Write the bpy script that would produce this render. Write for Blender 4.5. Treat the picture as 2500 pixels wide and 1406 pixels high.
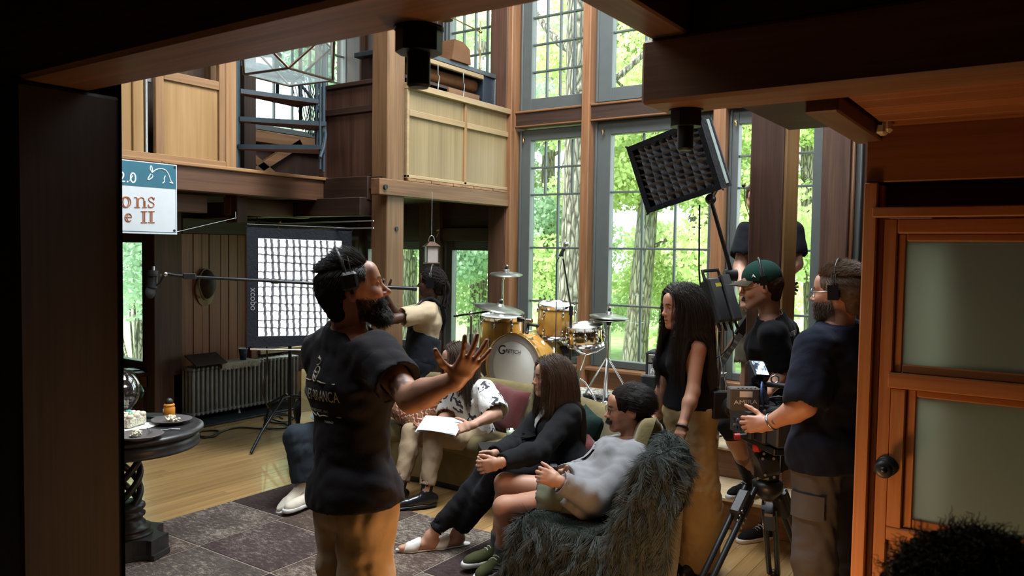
import bpy, bmesh, math, random
import numpy as np
from mathutils import Vector, Matrix
random.seed(7); RNG = np.random.default_rng(11)
for o in list(bpy.data.objects): bpy.data.objects.remove(o)
SC = bpy.context.scene
COL = SC.collection
PI = math.pi
# ---------------------------------------------------------------- camera, sky, sun, lights, exposure
PITCH, ROLL, YAW, FPX, CAM_Z = 0.0467228, 0.0147662, 0.6043365, 1926.3, 1.77
cy_, sy_ = math.cos(YAW), math.sin(YAW)
RIGHT = np.array([cy_, sy_, 0.0]); AWAY = np.array([-sy_, cy_, 0.0]); UP = np.array([0, 0, 1.0])
_F = math.cos(PITCH)*AWAY - math.sin(PITCH)*UP
_U = math.cos(PITCH)*UP + math.sin(PITCH)*AWAY
_R3 = math.cos(ROLL)*RIGHT + math.sin(ROLL)*_U
_U3 = math.cos(ROLL)*_U - math.sin(ROLL)*RIGHT
CAMP = np.array([0, 0, CAM_Z])
def ray(x, y): return _F + _R3*(x-1250)/FPX - _U3*(y-703)/FPX
def at(x, y, d): return CAMP + ray(x, y)*d              # a survey point: bearing measured in the photograph, distance in metres
def on(x, y, ax, v):
    g = ray(x, y); return CAMP + g*((v-CAMP[ax])/g[ax])
def onX(x, y, v): return on(x, y, 0, v)
def onY(x, y, v): return on(x, y, 1, v)
def onZ(x, y, v): return on(x, y, 2, v)
def dirv(r, a, u):
    v = RIGHT*r + AWAY*a + UP*u; return v/np.linalg.norm(v)
cam = bpy.data.cameras.new('camera'); camo = bpy.data.objects.new('camera', cam); COL.objects.link(camo)
cam.sensor_width = 36.0; cam.lens = FPX/2500*36.0; cam.clip_start = 0.05; cam.clip_end = 200
camo.matrix_world = Matrix([[_R3[i], _U3[i], -_F[i], CAMP[i]] for i in range(3)] + [[0, 0, 0, 1]])
cam.dof.use_dof = True; cam.dof.focus_distance = 4.6; cam.dof.aperture_fstop = 7.5
SC.camera = camo
SC.view_settings.view_transform = 'Standard'; SC.view_settings.look = 'None'
SC.view_settings.exposure = 0.95; SC.view_settings.gamma = 1.0; SC.view_settings.use_curve_mapping = False
cyc = SC.cycles
cyc.max_bounces = 7; cyc.diffuse_bounces = 4; cyc.glossy_bounces = 3; cyc.transmission_bounces = 5; cyc.transparent_max_bounces = 12
cyc.caustics_reflective = False; cyc.caustics_refractive = False; cyc.sample_clamp_indirect = 6.0
cyc.use_denoising = True
W = bpy.data.worlds.new('overcast sky'); SC.world = W; W.use_nodes = True
bg = W.node_tree.nodes['Background']; bg.inputs[0].default_value = (0.86, 0.95, 1.0, 1); bg.inputs[1].default_value = 2.75
def area(name, loc, target, sx, sy, power, color, spread=180):
    l = bpy.data.lights.new(name, 'AREA'); l.shape = 'RECTANGLE'; l.size = sx; l.size_y = sy; l.energy = power; l.color = color; l.spread = math.radians(spread)
    o = bpy.data.objects.new(name, l); COL.objects.link(o); o.location = loc
    o.rotation_euler = (Vector(target)-Vector(loc)).to_track_quat('-Z', 'Y').to_euler(); return o
def portal(name, loc, target, sx, sy):
    o = area(name, loc, target, sx, sy, 1, (1, 1, 1)); o.data.cycles.is_portal = True
sun = bpy.data.lights.new('sun', 'SUN'); sun.energy = 5.0; sun.angle = 0.35; sun.color = (1, 0.95, 0.85)
suno = bpy.data.objects.new('sun', sun); COL.objects.link(suno); suno.location = (0, 20, 20)
suno.rotation_euler = Vector((0.35, 0.30, -1.0)).to_track_quat('-Z', 'Y').to_euler()
def lamp(name, loc, power, color, r):
    l = bpy.data.lights.new(name, 'POINT'); l.energy = power; l.color = color; l.shadow_soft_size = r
    o = bpy.data.objects.new(name, l); COL.objects.link(o); o.location = loc; return o
area('fill_east', (3.6, 5.4, 3.6), (-4.5, 5.4, 2.2), 3.0, 3.2, 115, (0.92, 0.97, 1.0))  # unseen area light added as fill, no east windows are built
area('fill_overhead', (-2.6, 4.6, 6.1), (-3.2, 4.6, 0), 2.6, 2.6, 330, (0.9, 0.96, 1.0))  # added overhead fill, the ceiling has no opening
area('fill_gallery', (-3.6, 1.0, 4.6), (-3.2, 4.2, 0.6), 3.0, 1.6, 75, (0.92, 0.97, 1.0))  # unseen fill added to lighten the near sides of the people
lamp('floor_lamp_warm', (-1.0, 2.36, 0.40), 14, (1.0, 0.52, 0.22), 0.12)
lamp('fill_behind_door', (0.15, 3.7, 0.22), 3.5, (0.95, 1.0, 0.75), 0.2)  # unseen low lamp added to grade the frosted door glass from below
# ---------------------------------------------------------------- helpers
MATX = {}
def mat_of(o):
    return MATX.get(o.name, Matrix.Identity(4)) if o is not None else Matrix.Identity(4)
def tag(o, label=None, cat=None, group=None, kind=None):
    if label: o['label'] = label
    if cat: o['category'] = cat
    if group: o['group'] = group
    if kind: o['kind'] = kind
    return o
def thing(name, label, cat, loc=(0, 0, 0), rz=0.0, group=None, M=None):
    o = bpy.data.objects.new(name, None); COL.objects.link(o); o.empty_display_size = 0.1
    m = M if M is not None else Matrix.Translation(Vector(loc)) @ Matrix.Rotation(rz, 4, 'Z')
    o.matrix_world = m; MATX[o.name] = m.copy()
    return tag(o, label, cat, group)
def copy_tree(o, parent=None):
    c = o.copy(); COL.objects.link(c); c.parent = parent
    for ch in list(o.children): copy_tree(ch, c)
    return c
def frame(loc, x=None, z=None, y=None):
    """4x4 with given origin and axes (x and z preferred)"""
    if z is not None and x is not None:
        z = Vector(z).normalized(); x = Vector(x); x = (x - z*x.dot(z)).normalized(); y = z.cross(x)
    elif y is not None and z is not None:
        y = Vector(y).normalized(); z = Vector(z); z = (z - y*z.dot(y)).normalized(); x = y.cross(z)
    m = Matrix.Identity(4)
    for i in range(3): m[i][0], m[i][1], m[i][2], m[i][3] = x[i], y[i], z[i], loc[i]
    return m
class MB:
    def __init__(s): s.v = []; s.f = []; s.sm = []
    def add(s, v, f, smooth=False):
        n = len(s.v); s.v += [tuple(map(float, p)) for p in v]; s.f += [tuple(i+n for i in q) for q in f]; s.sm += [smooth]*len(f); return s
    def box(s, lo, hi, b=0.0, M=None):
        lo = np.minimum(lo, hi).astype(float) if True else lo; hi2 = np.maximum(lo, hi).astype(float)
        hi = hi2; c = (lo+hi)/2; h = (hi-lo)/2
        b = min(b, *(h*0.9))
        if b <= 0:
            v = [(c[0]+i*h[0], c[1]+j*h[1], c[2]+k*h[2]) for i in (-1, 1) for j in (-1, 1) for k in (-1, 1)]
            f = [(0, 1, 3, 2), (4, 6, 7, 5), (0, 4, 5, 1), (2, 3, 7, 6), (0, 2, 6, 4), (1, 5, 7, 3)]
        else:
            v = []; idx = {}
            for i in (-1, 1):
                for j in (-1, 1):
                    for k in (-1, 1):
                        for ax in range(3):
                            p = [c[0]+i*(h[0]-b), c[1]+j*(h[1]-b), c[2]+k*(h[2]-b)]
                            p[ax] += (i, j, k)[ax]*b; idx[(i, j, k, ax)] = len(v); v.append(tuple(p))
            f = []
            for ax in range(3):
                a1, a2 = (ax+1) % 3, (ax+2) % 3
                for sg in (-1, 1):
                    q = []
                    for (u, w) in ((-1, -1), (1, -1), (1, 1), (-1, 1)):
                        t = [0, 0, 0]; t[ax] = sg; t[a1] = u; t[a2] = w; q.append(idx[(*t, ax)])
                    f.append(tuple(q if sg > 0 else q[::-1]))
            for ax in range(3):
                a1, a2 = (ax+1) % 3, (ax+2) % 3
                for u in (-1, 1):
                    for w in (-1, 1):
                        t0 = [0, 0, 0]; t0[a1] = u; t0[a2] = w; t1 = t0[:]; t0[ax] = -1; t1[ax] = 1
                        q = (idx[(*t0, a1)], idx[(*t1, a1)], idx[(*t1, a2)], idx[(*t0, a2)])
                        f.append(q if u*w < 0 else q[::-1])
            for i in (-1, 1):
                for j in (-1, 1):
                    for k in (-1, 1):
                        q = tuple(idx[(i, j, k, a)] for a in range(3)); f.append(q if i*j*k > 0 else q[::-1])
        if M is not None: v = [tuple(M @ Vector(p)) for p in v]
        return s.add(v, f)
    def cyl(s, p0, p1, r0, r1=None, n=16, caps=True, smooth=True):
        r1 = r0 if r1 is None else r1
        p0 = Vector(p0); p1 = Vector(p1); z = (p1-p0).normalized()
        x = z.orthogonal().normalized(); y = z.cross(x); v = []
        for p, r in ((p0, r0), (p1, r1)):
            for i in range(n):
                a = 2*PI*i/n; v.append(tuple(p + x*(r*math.cos(a)) + y*(r*math.sin(a))))
        s.add(v, [(i, (i+1) % n, n+(i+1) % n, n+i) for i in range(n)], smooth)
        if caps: s.add(v, [tuple(range(n))[::-1], tuple(range(n, 2*n))])
        return s
    def tube(s, pts, r, n=8, caps=True, closed=False):
        pts = [Vector(p) for p in pts]; m = len(pts); rs = r if hasattr(r, '__len__') else [r]*m; v = []; px = None
        for i, p in enumerate(pts):
            if closed: t = pts[(i+1) % m]-pts[i-1]
            else: t = pts[min(i+1, m-1)]-pts[max(i-1, 0)]
            t = t.normalized() if t.length > 1e-9 else Vector((0, 0, 1))
            if px is None: x = t.orthogonal().normalized()
            else:
                x = px - t*px.dot(t); x = x.normalized() if x.length > 1e-6 else t.orthogonal().normalized()
            px = x; y = t.cross(x)
            for k in range(n):
                a = 2*PI*k/n; v.append(tuple(p + x*(rs[i]*math.cos(a)) + y*(rs[i]*math.sin(a))))
        f = []
        for i in range(m if closed else m-1):
            j = (i+1) % m
            for k in range(n): f.append((i*n+k, i*n+(k+1) % n, j*n+(k+1) % n, j*n+k))
        s.add(v, f, True)
        if caps and not closed: s.add(v, [tuple(range(n))[::-1], tuple(range((m-1)*n, m*n))])
        return s
    def lathe(s, prof, n=24, c=(0, 0, 0), M=None, a0=0, a1=2*PI, smooth=True):
        full = abs(a1-a0-2*PI) < 1e-6; v = []; k = n if full else n+1
        for (r, z) in prof:
            for i in range(k):
                a = a0+(a1-a0)*i/n; v.append((c[0]+r*math.cos(a), c[1]+r*math.sin(a), c[2]+z))
        if M is not None: v = [tuple(M @ Vector(p)) for p in v]
        f = [(j*k+i, j*k+(i+1) % k, (j+1)*k+(i+1) % k, (j+1)*k+i) for j in range(len(prof)-1) for i in range(n)]
        return s.add(v, f, smooth)
    def sphere(s, c, r, n=16, m=10, M=None):
        r = np.array([r, r, r] if np.isscalar(r) else r); v = []
        for j in range(m+1):
            t = PI*j/m
            for i in range(n):
                a = 2*PI*i/n; v.append((r[0]*math.sin(t)*math.cos(a), r[1]*math.sin(t)*math.sin(a), -r[2]*math.cos(t)))
        if M is not None: v = [tuple(M.to_3x3() @ Vector(p)) for p in v]
        v = [(p[0]+c[0], p[1]+c[1], p[2]+c[2]) for p in v]
        return s.add(v, [(j*n+i, j*n+(i+1) % n, (j+1)*n+(i+1) % n, (j+1)*n+i) for j in range(m) for i in range(n)], True)
    def prism(s, poly, h, M=None, z0=0.0):
        n = len(poly); v = [(p[0], p[1], z0) for p in poly]+[(p[0], p[1], z0+h) for p in poly]
        if M is not None: v = [tuple(M @ Vector(p)) for p in v]
        return s.add(v, [tuple(range(n))[::-1], tuple(range(n, 2*n))]+[(i, (i+1) % n, n+(i+1) % n, n+i) for i in range(n)])
    def grid(s, fn, nu, nv, smooth=True, closeu=False):
        v = [fn(i/(nu if closeu else nu-1) if True else 0, j/(nv-1)) for j in range(nv) for i in range(nu)]
        return s.add(v, [(j*nu+i, j*nu+(i+1) % nu, (j+1)*nu+(i+1) % nu, (j+1)*nu+i) for j in range(nv-1) for i in range(nu if closeu else nu-1)], smooth)
    def build(s, name, mat, parent=None, world=False, **tags):
        me = bpy.data.meshes.new(name); v = s.v
        if parent is not None and world:
            mi = mat_of(parent).inverted(); v = [tuple(mi @ Vector(p)) for p in v]
        me.from_pydata(v, [], s.f); me.polygons.foreach_set('use_smooth', s.sm)
        if isinstance(mat, (list, tuple)):
            for q in mat: me.materials.append(q)
        elif mat: me.materials.append(mat)
        me.validate(); me.update()
        o = bpy.data.objects.new(name, me); COL.objects.link(o)
        if parent is not None:
            o.parent = parent; MATX[o.name] = mat_of(parent).copy()
        return tag(o, **tags)
def struct(name, mb, mat, parent=None, label=None):
    return mb.build(name, mat, parent, world=True, kind='structure' if parent is None else None, label=label)
def sx(name, lo, hi, mat, parent=None, b=0.006, label=None): return struct(name, MB().box(lo, hi, b), mat, parent, label)
def curve_pts(ctrl, n=24):
    """Catmull-Rom through control points"""
    P = [np.array(p, float) for p in ctrl]; P = [2*P[0]-P[1]]+P+[2*P[-1]-P[-2]]; out = []; m = len(P)-3; k = max(2, n//m)
    for i in range(m):
        p0, p1, p2, p3 = P[i:i+4]
        for t in np.linspace(0, 1, k, endpoint=(i == m-1)):
            out.append(0.5*((2*p1)+(-p0+p2)*t+(2*p0-5*p1+4*p2-p3)*t*t+(-p0+3*p1-3*p2+p3)*t**3))
    return out
def text(body, name, mat, parent, M, size, align='CENTER', extrude=0.0004, sxx=1.0, shear=0.0, spacing=1.0):
    c = bpy.data.curves.new(name, 'FONT'); c.body = body; c.size = size; c.align_x = align; c.align_y = 'CENTER'; c.extrude = extrude; c.shear = shear; c.space_character = spacing
    c.materials.append(mat); o = bpy.data.objects.new(name, c); COL.objects.link(o)
    mm = M @ Matrix.Diagonal((sxx, 1, 1, 1))
    me = bpy.data.meshes.new_from_object(o.evaluated_get(bpy.context.evaluated_depsgraph_get())); bpy.data.objects.remove(o)
    me.transform((mat_of(parent).inverted() if parent is not None else Matrix.Identity(4)) @ mm); me.name = name
    o = bpy.data.objects.new(name, me); COL.objects.link(o); o.parent = parent; o['kind'] = 'stuff' if len(body) > 1 else ''
    return o
# ---------------------------------------------------------------- materials
def nt(name):
    m = bpy.data.materials.new(name); m.use_nodes = True; t = m.node_tree; t.nodes.clear()
    out = t.nodes.new('ShaderNodeOutputMaterial'); b = t.nodes.new('ShaderNodeBsdfPrincipled'); t.links.new(b.outputs[0], out.inputs[0])
    return m, t, b, out
def setp(b, **k):
    for a, v in k.items():
        a = {'color': 'Base Color', 'rough': 'Roughness', 'metal': 'Metallic', 'spec': 'Specular IOR Level', 'trans': 'Transmission Weight', 'ior': 'IOR', 'sheen': 'Sheen Weight', 'coat': 'Coat Weight', 'sss': 'Subsurface Weight', 'emit': 'Emission Strength', 'ecol': 'Emission Color', 'alpha': 'Alpha', 'aniso': 'Anisotropic'}[a]
        if a in b.inputs: b.inputs[a].default_value = (*v, 1) if isinstance(v, tuple) and len(v) == 3 else v
def nd(t, typ, **k):
    n = t.nodes.new(typ)
    for a, v in k.items(): setattr(n, a, v)
    return n
def ramp(t, fac, stops):
    r = nd(t, 'ShaderNodeValToRGB'); e = r.color_ramp.elements
    while len(e) > 1: e.remove(e[-1])
    e[0].position = stops[0][0]; e[0].color = (*stops[0][1], 1)
    for p, c in stops[1:]: q = e.new(p); q.color = (*c, 1)
    t.links.new(fac, r.inputs[0]); return r.outputs[0]
def noise(t, scale, detail=4, vec=None, rough=0.55, dist=0.0):
    n = nd(t, 'ShaderNodeTexNoise'); n.inputs['Scale'].default_value = scale; n.inputs['Detail'].default_value = detail; n.inputs['Roughness'].default_value = rough; n.inputs['Distortion'].default_value = dist
    if vec is not None: t.links.new(vec, n.inputs['Vector'])
    return n
def position(t): return nd(t, 'ShaderNodeNewGeometry').outputs['Position']
def objcoord(t): return nd(t, 'ShaderNodeTexCoord').outputs['Object']
def mapping(t, vec, scale=(1, 1, 1), rot=(0, 0, 0), loc=(0, 0, 0)):
    m = nd(t, 'ShaderNodeMapping'); m.inputs['Scale'].default_value = scale; m.inputs['Rotation'].default_value = rot; m.inputs['Location'].default_value = loc
    t.links.new(vec, m.inputs['Vector']); return m.outputs[0]
def math_(t, op, a, b=None):
    n = nd(t, 'ShaderNodeMath', operation=op)
    for i, x in enumerate((a, b)):
        if x is None: continue
        if hasattr(x, 'links') or hasattr(x, 'is_linked'): t.links.new(x, n.inputs[i])
        else: n.inputs[i].default_value = x
    return n.outputs[0]
def mixc(t, fac, a, b, mode='MIX'):
    n = nd(t, 'ShaderNodeMix', data_type='RGBA', blend_type=mode)
    for i, x in ((0, fac), (6, a), (7, b)):
        if hasattr(x, 'is_linked'): t.links.new(x, n.inputs[i])
        else: n.inputs[i].default_value = (*x, 1) if isinstance(x, tuple) else x
    return n.outputs[2]
def bump(t, b, h, strength=0.3, dist=0.01):
    n = nd(t, 'ShaderNodeBump'); n.inputs['Strength'].default_value = strength; n.inputs['Distance'].default_value = dist
    t.links.new(h, n.inputs['Height']); t.links.new(n.outputs[0], b.inputs['Normal'])
def wood(name, c0, c1, axis='z', rough=0.5, grain=18, vary=0.25, coat=0.0, bumpy=0.25, worn=0.0, cworn=(0.5, 0.45, 0.38), spec=0.4):
    m, t, b, _ = nt(name); p = position(t)
    oi = nd(t, 'ShaderNodeObjectInfo'); off = nd(t, 'ShaderNodeVectorMath', operation='ADD'); comb = nd(t, 'ShaderNodeCombineXYZ')
    r = math_(t, 'MULTIPLY', oi.outputs['Random'], 17.0)
    for i in range(3): t.links.new(r, comb.inputs[i])
    t.links.new(p, off.inputs[0]); t.links.new(comb.outputs[0], off.inputs[1])
    sc = [grain]*3; sc['xyz'.index(axis)] = grain*0.06
    v = mapping(t, off.outputs[0], tuple(sc)); n1 = noise(t, 1.0, 6, v, 0.6, 0.6)
    sc2 = [grain*6]*3; sc2['xyz'.index(axis)] = grain*0.12
    n2 = noise(t, 1.0, 3, mapping(t, off.outputs[0], tuple(sc2)), 0.5)
    sc3 = [1.6]*3; sc3['xyz'.index(axis)] = 0.5
    n3 = noise(t, 1.0, 2, mapping(t, off.outputs[0], tuple(sc3)))
    f = math_(t, 'ADD', math_(t, 'MULTIPLY', n1.outputs[0], 0.65), math_(t, 'MULTIPLY', n2.outputs[0], 0.35))
    col = ramp(t, f, [(0.32, c0), (0.68, c1)])
    val = nd(t, 'ShaderNodeHueSaturation'); t.links.new(col, val.inputs['Color'])
    mx = math_(t, 'ADD', math_(t, 'MULTIPLY', oi.outputs['Random'], vary), math_(t, 'MULTIPLY', n3.outputs[0], 0.5))
    t.links.new(math_(t, 'ADD', mx, 0.75-vary/2), val.inputs['Value'])
    c = val.outputs[0]
    if worn > 0:
        n4 = noise(t, 2.3, 5, p, 0.65); c = mixc(t, math_(t, 'MULTIPLY', ramp(t, n4.outputs[0], [(0.5, (0, 0, 0)), (0.7, (1, 1, 1))]), worn), c, cworn)
    t.links.new(c, b.inputs['Base Color']); setp(b, rough=rough, coat=coat, spec=spec); bump(t, b, f, bumpy, 0.004)
    return m
def plain(name, color, rough=0.5, metal=0.0, spec=0.5, vary=0.12, scale=12, bumpy=0.0, **k):
    m, t, b, _ = nt(name); n = noise(t, scale, 4, position(t))
    d = tuple(max(0, x*(1-vary)) for x in color); l = tuple(min(1, x*(1+vary)) for x in color)
    t.links.new(ramp(t, n.outputs[0], [(0.3, d), (0.7, l)]), b.inputs['Base Color'])
    setp(b, rough=rough, metal=metal, spec=spec, **k)
    if bumpy: bump(t, b, noise(t, scale*6, 3, position(t)).outputs[0], bumpy, 0.003)
    return m
def cloth(name, color, rough=0.9, sheen=0.02, weave=420, vary=0.12, spec=0.08, fold=0.16):
    m, t, b, _ = nt(name); p = position(t); n = noise(t, 5, 5, p)
    d = tuple(x*(1-vary) for x in color); l = tuple(min(1, x*(1+vary)) for x in color)
    t.links.new(ramp(t, n.outputs[0], [(0.3, d), (0.7, l)]), b.inputs['Base Color']); setp(b, rough=rough, sheen=sheen, spec=spec)
    n2 = noise(t, weave, 2, p); n3 = noise(t, 22, 3, p, 0.5, 1.2)
    bump(t, b, math_(t, 'ADD', math_(t, 'MULTIPLY', n2.outputs[0], 0.08), n3.outputs[0]), fold, 0.012)
    return m
def metalm(name, color, rough=0.25): return plain(name, color, rough, 1.0, vary=0.06, scale=30)
def glassy(name, tint=(0.93, 0.98, 0.96), gloss=0.05, rough=0.02):
    m = bpy.data.materials.new(name); m.use_nodes = True; t = m.node_tree; t.nodes.clear()
    out = nd(t, 'ShaderNodeOutputMaterial'); tr = nd(t, 'ShaderNodeBsdfTransparent'); gl = nd(t, 'ShaderNodeBsdfGlossy'); mx = nd(t, 'ShaderNodeMixShader')
    tr.inputs[0].default_value = (*tint, 1); gl.inputs['Roughness'].default_value = rough; gl.inputs[0].default_value = (0.95, 1, 1, 1)
    mx.inputs[0].default_value = gloss
    t.links.new(tr.outputs[0], mx.inputs[1]); t.links.new(gl.outputs[0], mx.inputs[2]); t.links.new(mx.outputs[0], out.inputs[0]); return m
M = {}
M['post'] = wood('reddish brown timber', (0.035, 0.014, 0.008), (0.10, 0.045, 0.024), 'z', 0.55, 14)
M['postlit'] = wood('lit brown oak post', (0.10, 0.05, 0.022), (0.24, 0.125, 0.055), 'z', 0.5, 14)  # lighter copy of the post timber, lit tone put into its colour
M['beamx'] = wood('brown beam along x', (0.10, 0.045, 0.018), (0.25, 0.125, 0.055), 'x', 0.55, 12)
M['beamy'] = wood('brown beam along y', (0.09, 0.042, 0.018), (0.22, 0.11, 0.048), 'y', 0.5, 12)
M['dark'] = wood('dark stained timber', (0.018, 0.009, 0.006), (0.055, 0.026, 0.015), 'z', 0.5, 14)
M['darkpost'] = wood('blackened post', (0.008, 0.005, 0.004), (0.026, 0.014, 0.010), 'z', 0.6, 14)
M['darkx'] = wood('dark stained timber x', (0.018, 0.009, 0.006), (0.055, 0.026, 0.015), 'x', 0.5, 14)
M['darky'] = wood('dark stained timber y', (0.018, 0.009, 0.006), (0.055, 0.026, 0.015), 'y', 0.5, 14)
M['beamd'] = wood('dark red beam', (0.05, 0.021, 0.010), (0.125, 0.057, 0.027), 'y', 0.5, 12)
M['trimz'] = wood('window trim fir z', (0.14, 0.058, 0.024), (0.30, 0.145, 0.068), 'z', 0.4, 16)
M['trimx'] = wood('window trim fir x', (0.12, 0.05, 0.02), (0.26, 0.12, 0.052), 'x', 0.4, 16)
M['panelwall'] = wood('vertical wall board', (0.088, 0.028, 0.009), (0.24, 0.088, 0.027), 'z', 0.4, 11, vary=0.5)
M['pine'] = wood('pale plywood panel', (0.18, 0.125, 0.058), (0.29, 0.21, 0.108), 'z', 0.45, 7, vary=0.12, bumpy=0.08)
M['pinel'] = wood('golden larch panel', (0.24, 0.125, 0.042), (0.38, 0.225, 0.09), 'z', 0.45, 8, vary=0.15, bumpy=0.08)
M['piney'] = wood('pale rail', (0.25, 0.165, 0.082), (0.37, 0.265, 0.145), 'y', 0.45, 10, vary=0.1, bumpy=0.1)
M['larchy'] = wood('larch rail', (0.17, 0.085, 0.035), (0.33, 0.18, 0.08), 'y', 0.45, 10)
M['larchz'] = wood('larch stile', (0.17, 0.085, 0.035), (0.33, 0.18, 0.08), 'z', 0.45, 12)
M['floor'] = wood('honey strip floor', (0.30, 0.17, 0.062), (0.47, 0.30, 0.125), 'y', 0.24, 14, vary=0.22, coat=0.6, bumpy=0.06)
M['stagefloor'] = wood('pale stage board', (0.45, 0.32, 0.18), (0.66, 0.52, 0.34), 'x', 0.4, 12, vary=0.1, bumpy=0.08)
M['doorz'] = wood('cherry door z', (0.24, 0.088, 0.028), (0.42, 0.18, 0.066), 'z', 0.38, 13, vary=0.12, bumpy=0.1)
M['doorx'] = wood('cherry door x', (0.24, 0.088, 0.028), (0.42, 0.18, 0.066), 'x', 0.38, 13, vary=0.12, bumpy=0.1)
M['soffit'] = wood('cedar soffit', (0.16, 0.055, 0.018), (0.36, 0.15, 0.055), 'x', 0.5, 9, vary=0.2)
M['frame'] = plain('grey green window paint', (0.078, 0.088, 0.084), 0.45, vary=0.06)
M['muntin'] = plain('muntin paint', (0.085, 0.10, 0.095), 0.5, vary=0.06)
M['glass'] = glassy('window glass')
M['black'] = plain('black plastic', (0.012, 0.012, 0.014), 0.4)
M['blackmet'] = plain('black enamelled metal', (0.015, 0.018, 0.022), 0.35, 0.3)
M['blackcloth'] = cloth('black nylon', (0.012, 0.014, 0.018), 0.6, 0.1, fold=0.5)
M['iron'] = plain('blued iron', (0.022, 0.028, 0.033), 0.42, 0.5, vary=0.3)
M['stair'] = plain('blue black stair steel', (0.028, 0.045, 0.058), 0.4, 0.2, vary=0.15)
M['chrome'] = metalm('chrome', (0.75, 0.76, 0.77), 0.14)
M['steel'] = metalm('satin steel', (0.52, 0.53, 0.54), 0.3)
M['brass'] = metalm('aged brass', (0.40, 0.27, 0.11), 0.35)
M['gold'] = metalm('gold', (0.75, 0.52, 0.22), 0.25)
M['white'] = plain('white', (0.75, 0.76, 0.76), 0.5, vary=0.04)
M['paper'] = plain('white paper', (0.78, 0.79, 0.82), 0.7, vary=0.03)
# ================================================================ STRUCTURE
YW = 7.0; XL = -7.3; XF = -4.79; ZB = 2.41
sx('floor', (-9.6, -2.2, -0.12), (4.2, 7.3, -0.012), M['darkx'], b=0)
FLOOR = bpy.data.objects['floor']
# strip floor laid along y: every board its own object, sharing one mesh
pm = MB().box((-0.5, -0.5, -0.5), (0.5, 0.5, 0.5)); p0 = None
x = -8.3; w = 0.094; cnt = 0
while x < 0.6:
    ys = 0.9 + RNG.random()*0.8 - 0.8; first = True
    while ys < 6.1 if x > -4.4 else ys < 7.0:
        ln = RNG.uniform(2.4, 4.2); ye = min(ys+ln, 7.0)
        if p0 is None:
            p0 = pm.build('plank', M['floor'], FLOOR); o = p0
        else:
            o = p0.copy(); COL.objects.link(o)
        o.location = (x+w/2, (ys+ye)/2, -0.006); o.scale = (w-0.002, ye-ys-0.002, 0.012); ys = ye; cnt += 1
    x += w
# ---- window builder --------------------------------------------------------
def window(name, ax, c, u0, u1, z0, z1, cols, bars, topcols=None, toprows=0, fw=(0.10, 0.08, 0.12, 0.12), extra=None, thick=0.07, latch=None):
    """glass u0..u1, z0..z1 in the plane (ax = c). bars: z of horizontal muntins; topcols: columns in the top rows"""
    inn = -1 if ax == 1 else 1          # direction towards the room
    w = thing(name, None, None); w['kind'] = 'structure'
    def P(u, v, z): return (u, c+v, z) if ax == 1 else (c+v, u, z)
    def bx(nm, ua, ub, za, zb, va, vb, m, b=0.004):
        return MB().box(P(ua, va, za), P(ub, vb, zb), b).build(nm, m, w, world=True)
    f0, f1 = sorted((0.05*inn*1, -0.04*inn))
    L, R_, B, T = fw
    bx('frame_stile', u0-L, u0, z0-B, z1+T, f0, f1, M['frame']); bx('frame_stile', u1, u1+R_, z0-B, z1+T, f0, f1, M['frame'])
    bx('frame_rail', u0, u1, z0-B, z0, f0, f1, M['frame']); bx('frame_rail', u0, u1, z1, z1+T, f0, f1, M['frame'])
    # thin stop bead standing proud of the stiles
    if L > 0.06: bx('stop_bead', u0-L, u0-L+0.022, z0-B, z1+T, f0+(-0.02 if inn < 0 else 0), f1+(0 if inn < 0 else 0.02), M['frame'])
    zs = [z0]+list(bars)+[z1]; mt = 0.010
    for b_ in bars: bx('muntin', u0, u1, b_-mt, b_+mt, -0.018, 0.018, M['muntin'], 0.003)
    n = len(zs)-1
    for r in range(n):
        k = (topcols if topcols and r >= n-toprows else cols)
        for i in range(1, k):
            u = u0+(u1-u0)*i/k; bx('muntin', u-mt, u+mt, zs[r]+mt, zs[r+1]-mt, -0.017, 0.017, M['muntin'], 0.003)
        for i in range(k):
            a = u0+(u1-u0)*i/k; d = u0+(u1-u0)*(i+1)/k
            bx('pane', a+0.006, d-0.006, zs[r]+0.006, zs[r+1]-0.006, -0.002, 0.002, M['glass'], 0)
    if latch:
        for (u, z) in latch:
            m = MB(); m.cyl(P(u, 0.05*inn, z), P(u, 0.075*inn, z), 0.012, n=10); m.tube([P(u, 0.07*inn, z), P(u+0.012, 0.085*inn, z-0.02), P(u+0.004, 0.08*inn, z-0.05)], 0.007, 6); m.build('latch', M['brass'], w, world=True)
    return w
LB = [1.25, 1.81, 2.364, 2.645]
window('window_1', 1, YW, -4.59, -3.945, 0.705, 2.926, 2, LB, 4, 2, fw=(0.125, 0.025, 0.07, 0.115), latch=[(-4.67, 2.95)])
window('window_2', 1, YW, -3.65, -2.64, 0.705, 2.926, 3, LB[:3], fw=(0.165, 0.065, 0.07, 0.13), latch=[(-3.73, 2.97), (-2.93, 2.97)])
window('window_3', 1, YW, -2.375, -1.73, 0.705, 2.926, 2, LB, 4, 2, fw=(0.08, 0.10, 0.07, 0.13), latch=[(-2.40, 2.95)])
UB = [3.64+0.281*i for i in range(6)]
window('window_4', 1, YW, -4.59, -3.945, 3.36, 5.32, 4, UB, fw=(0.125, 0.025, 0.13, 0.12))
window('window_5', 1, YW, -3.65, -2.64, 3.38, 5.32, 3, UB[1::2], fw=(0.165, 0.065, 0.13, 0.12))
window('window_6', 1, YW, -2.375, -1.73, 3.36, 5.32, 4, UB, fw=(0.08, 0.10, 0.13, 0.12))
window('window_7', 1, YW, -5.69, -5.04, 3.36, 5.32, 4, UB, fw=(0.10, 0.03, 0.13, 0.12))
window('window_8', 1, YW, -6.60, -5.94, 3.36, 5.32, 4, UB, fw=(0.10, 0.10, 0.13, 0.12))
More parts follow.
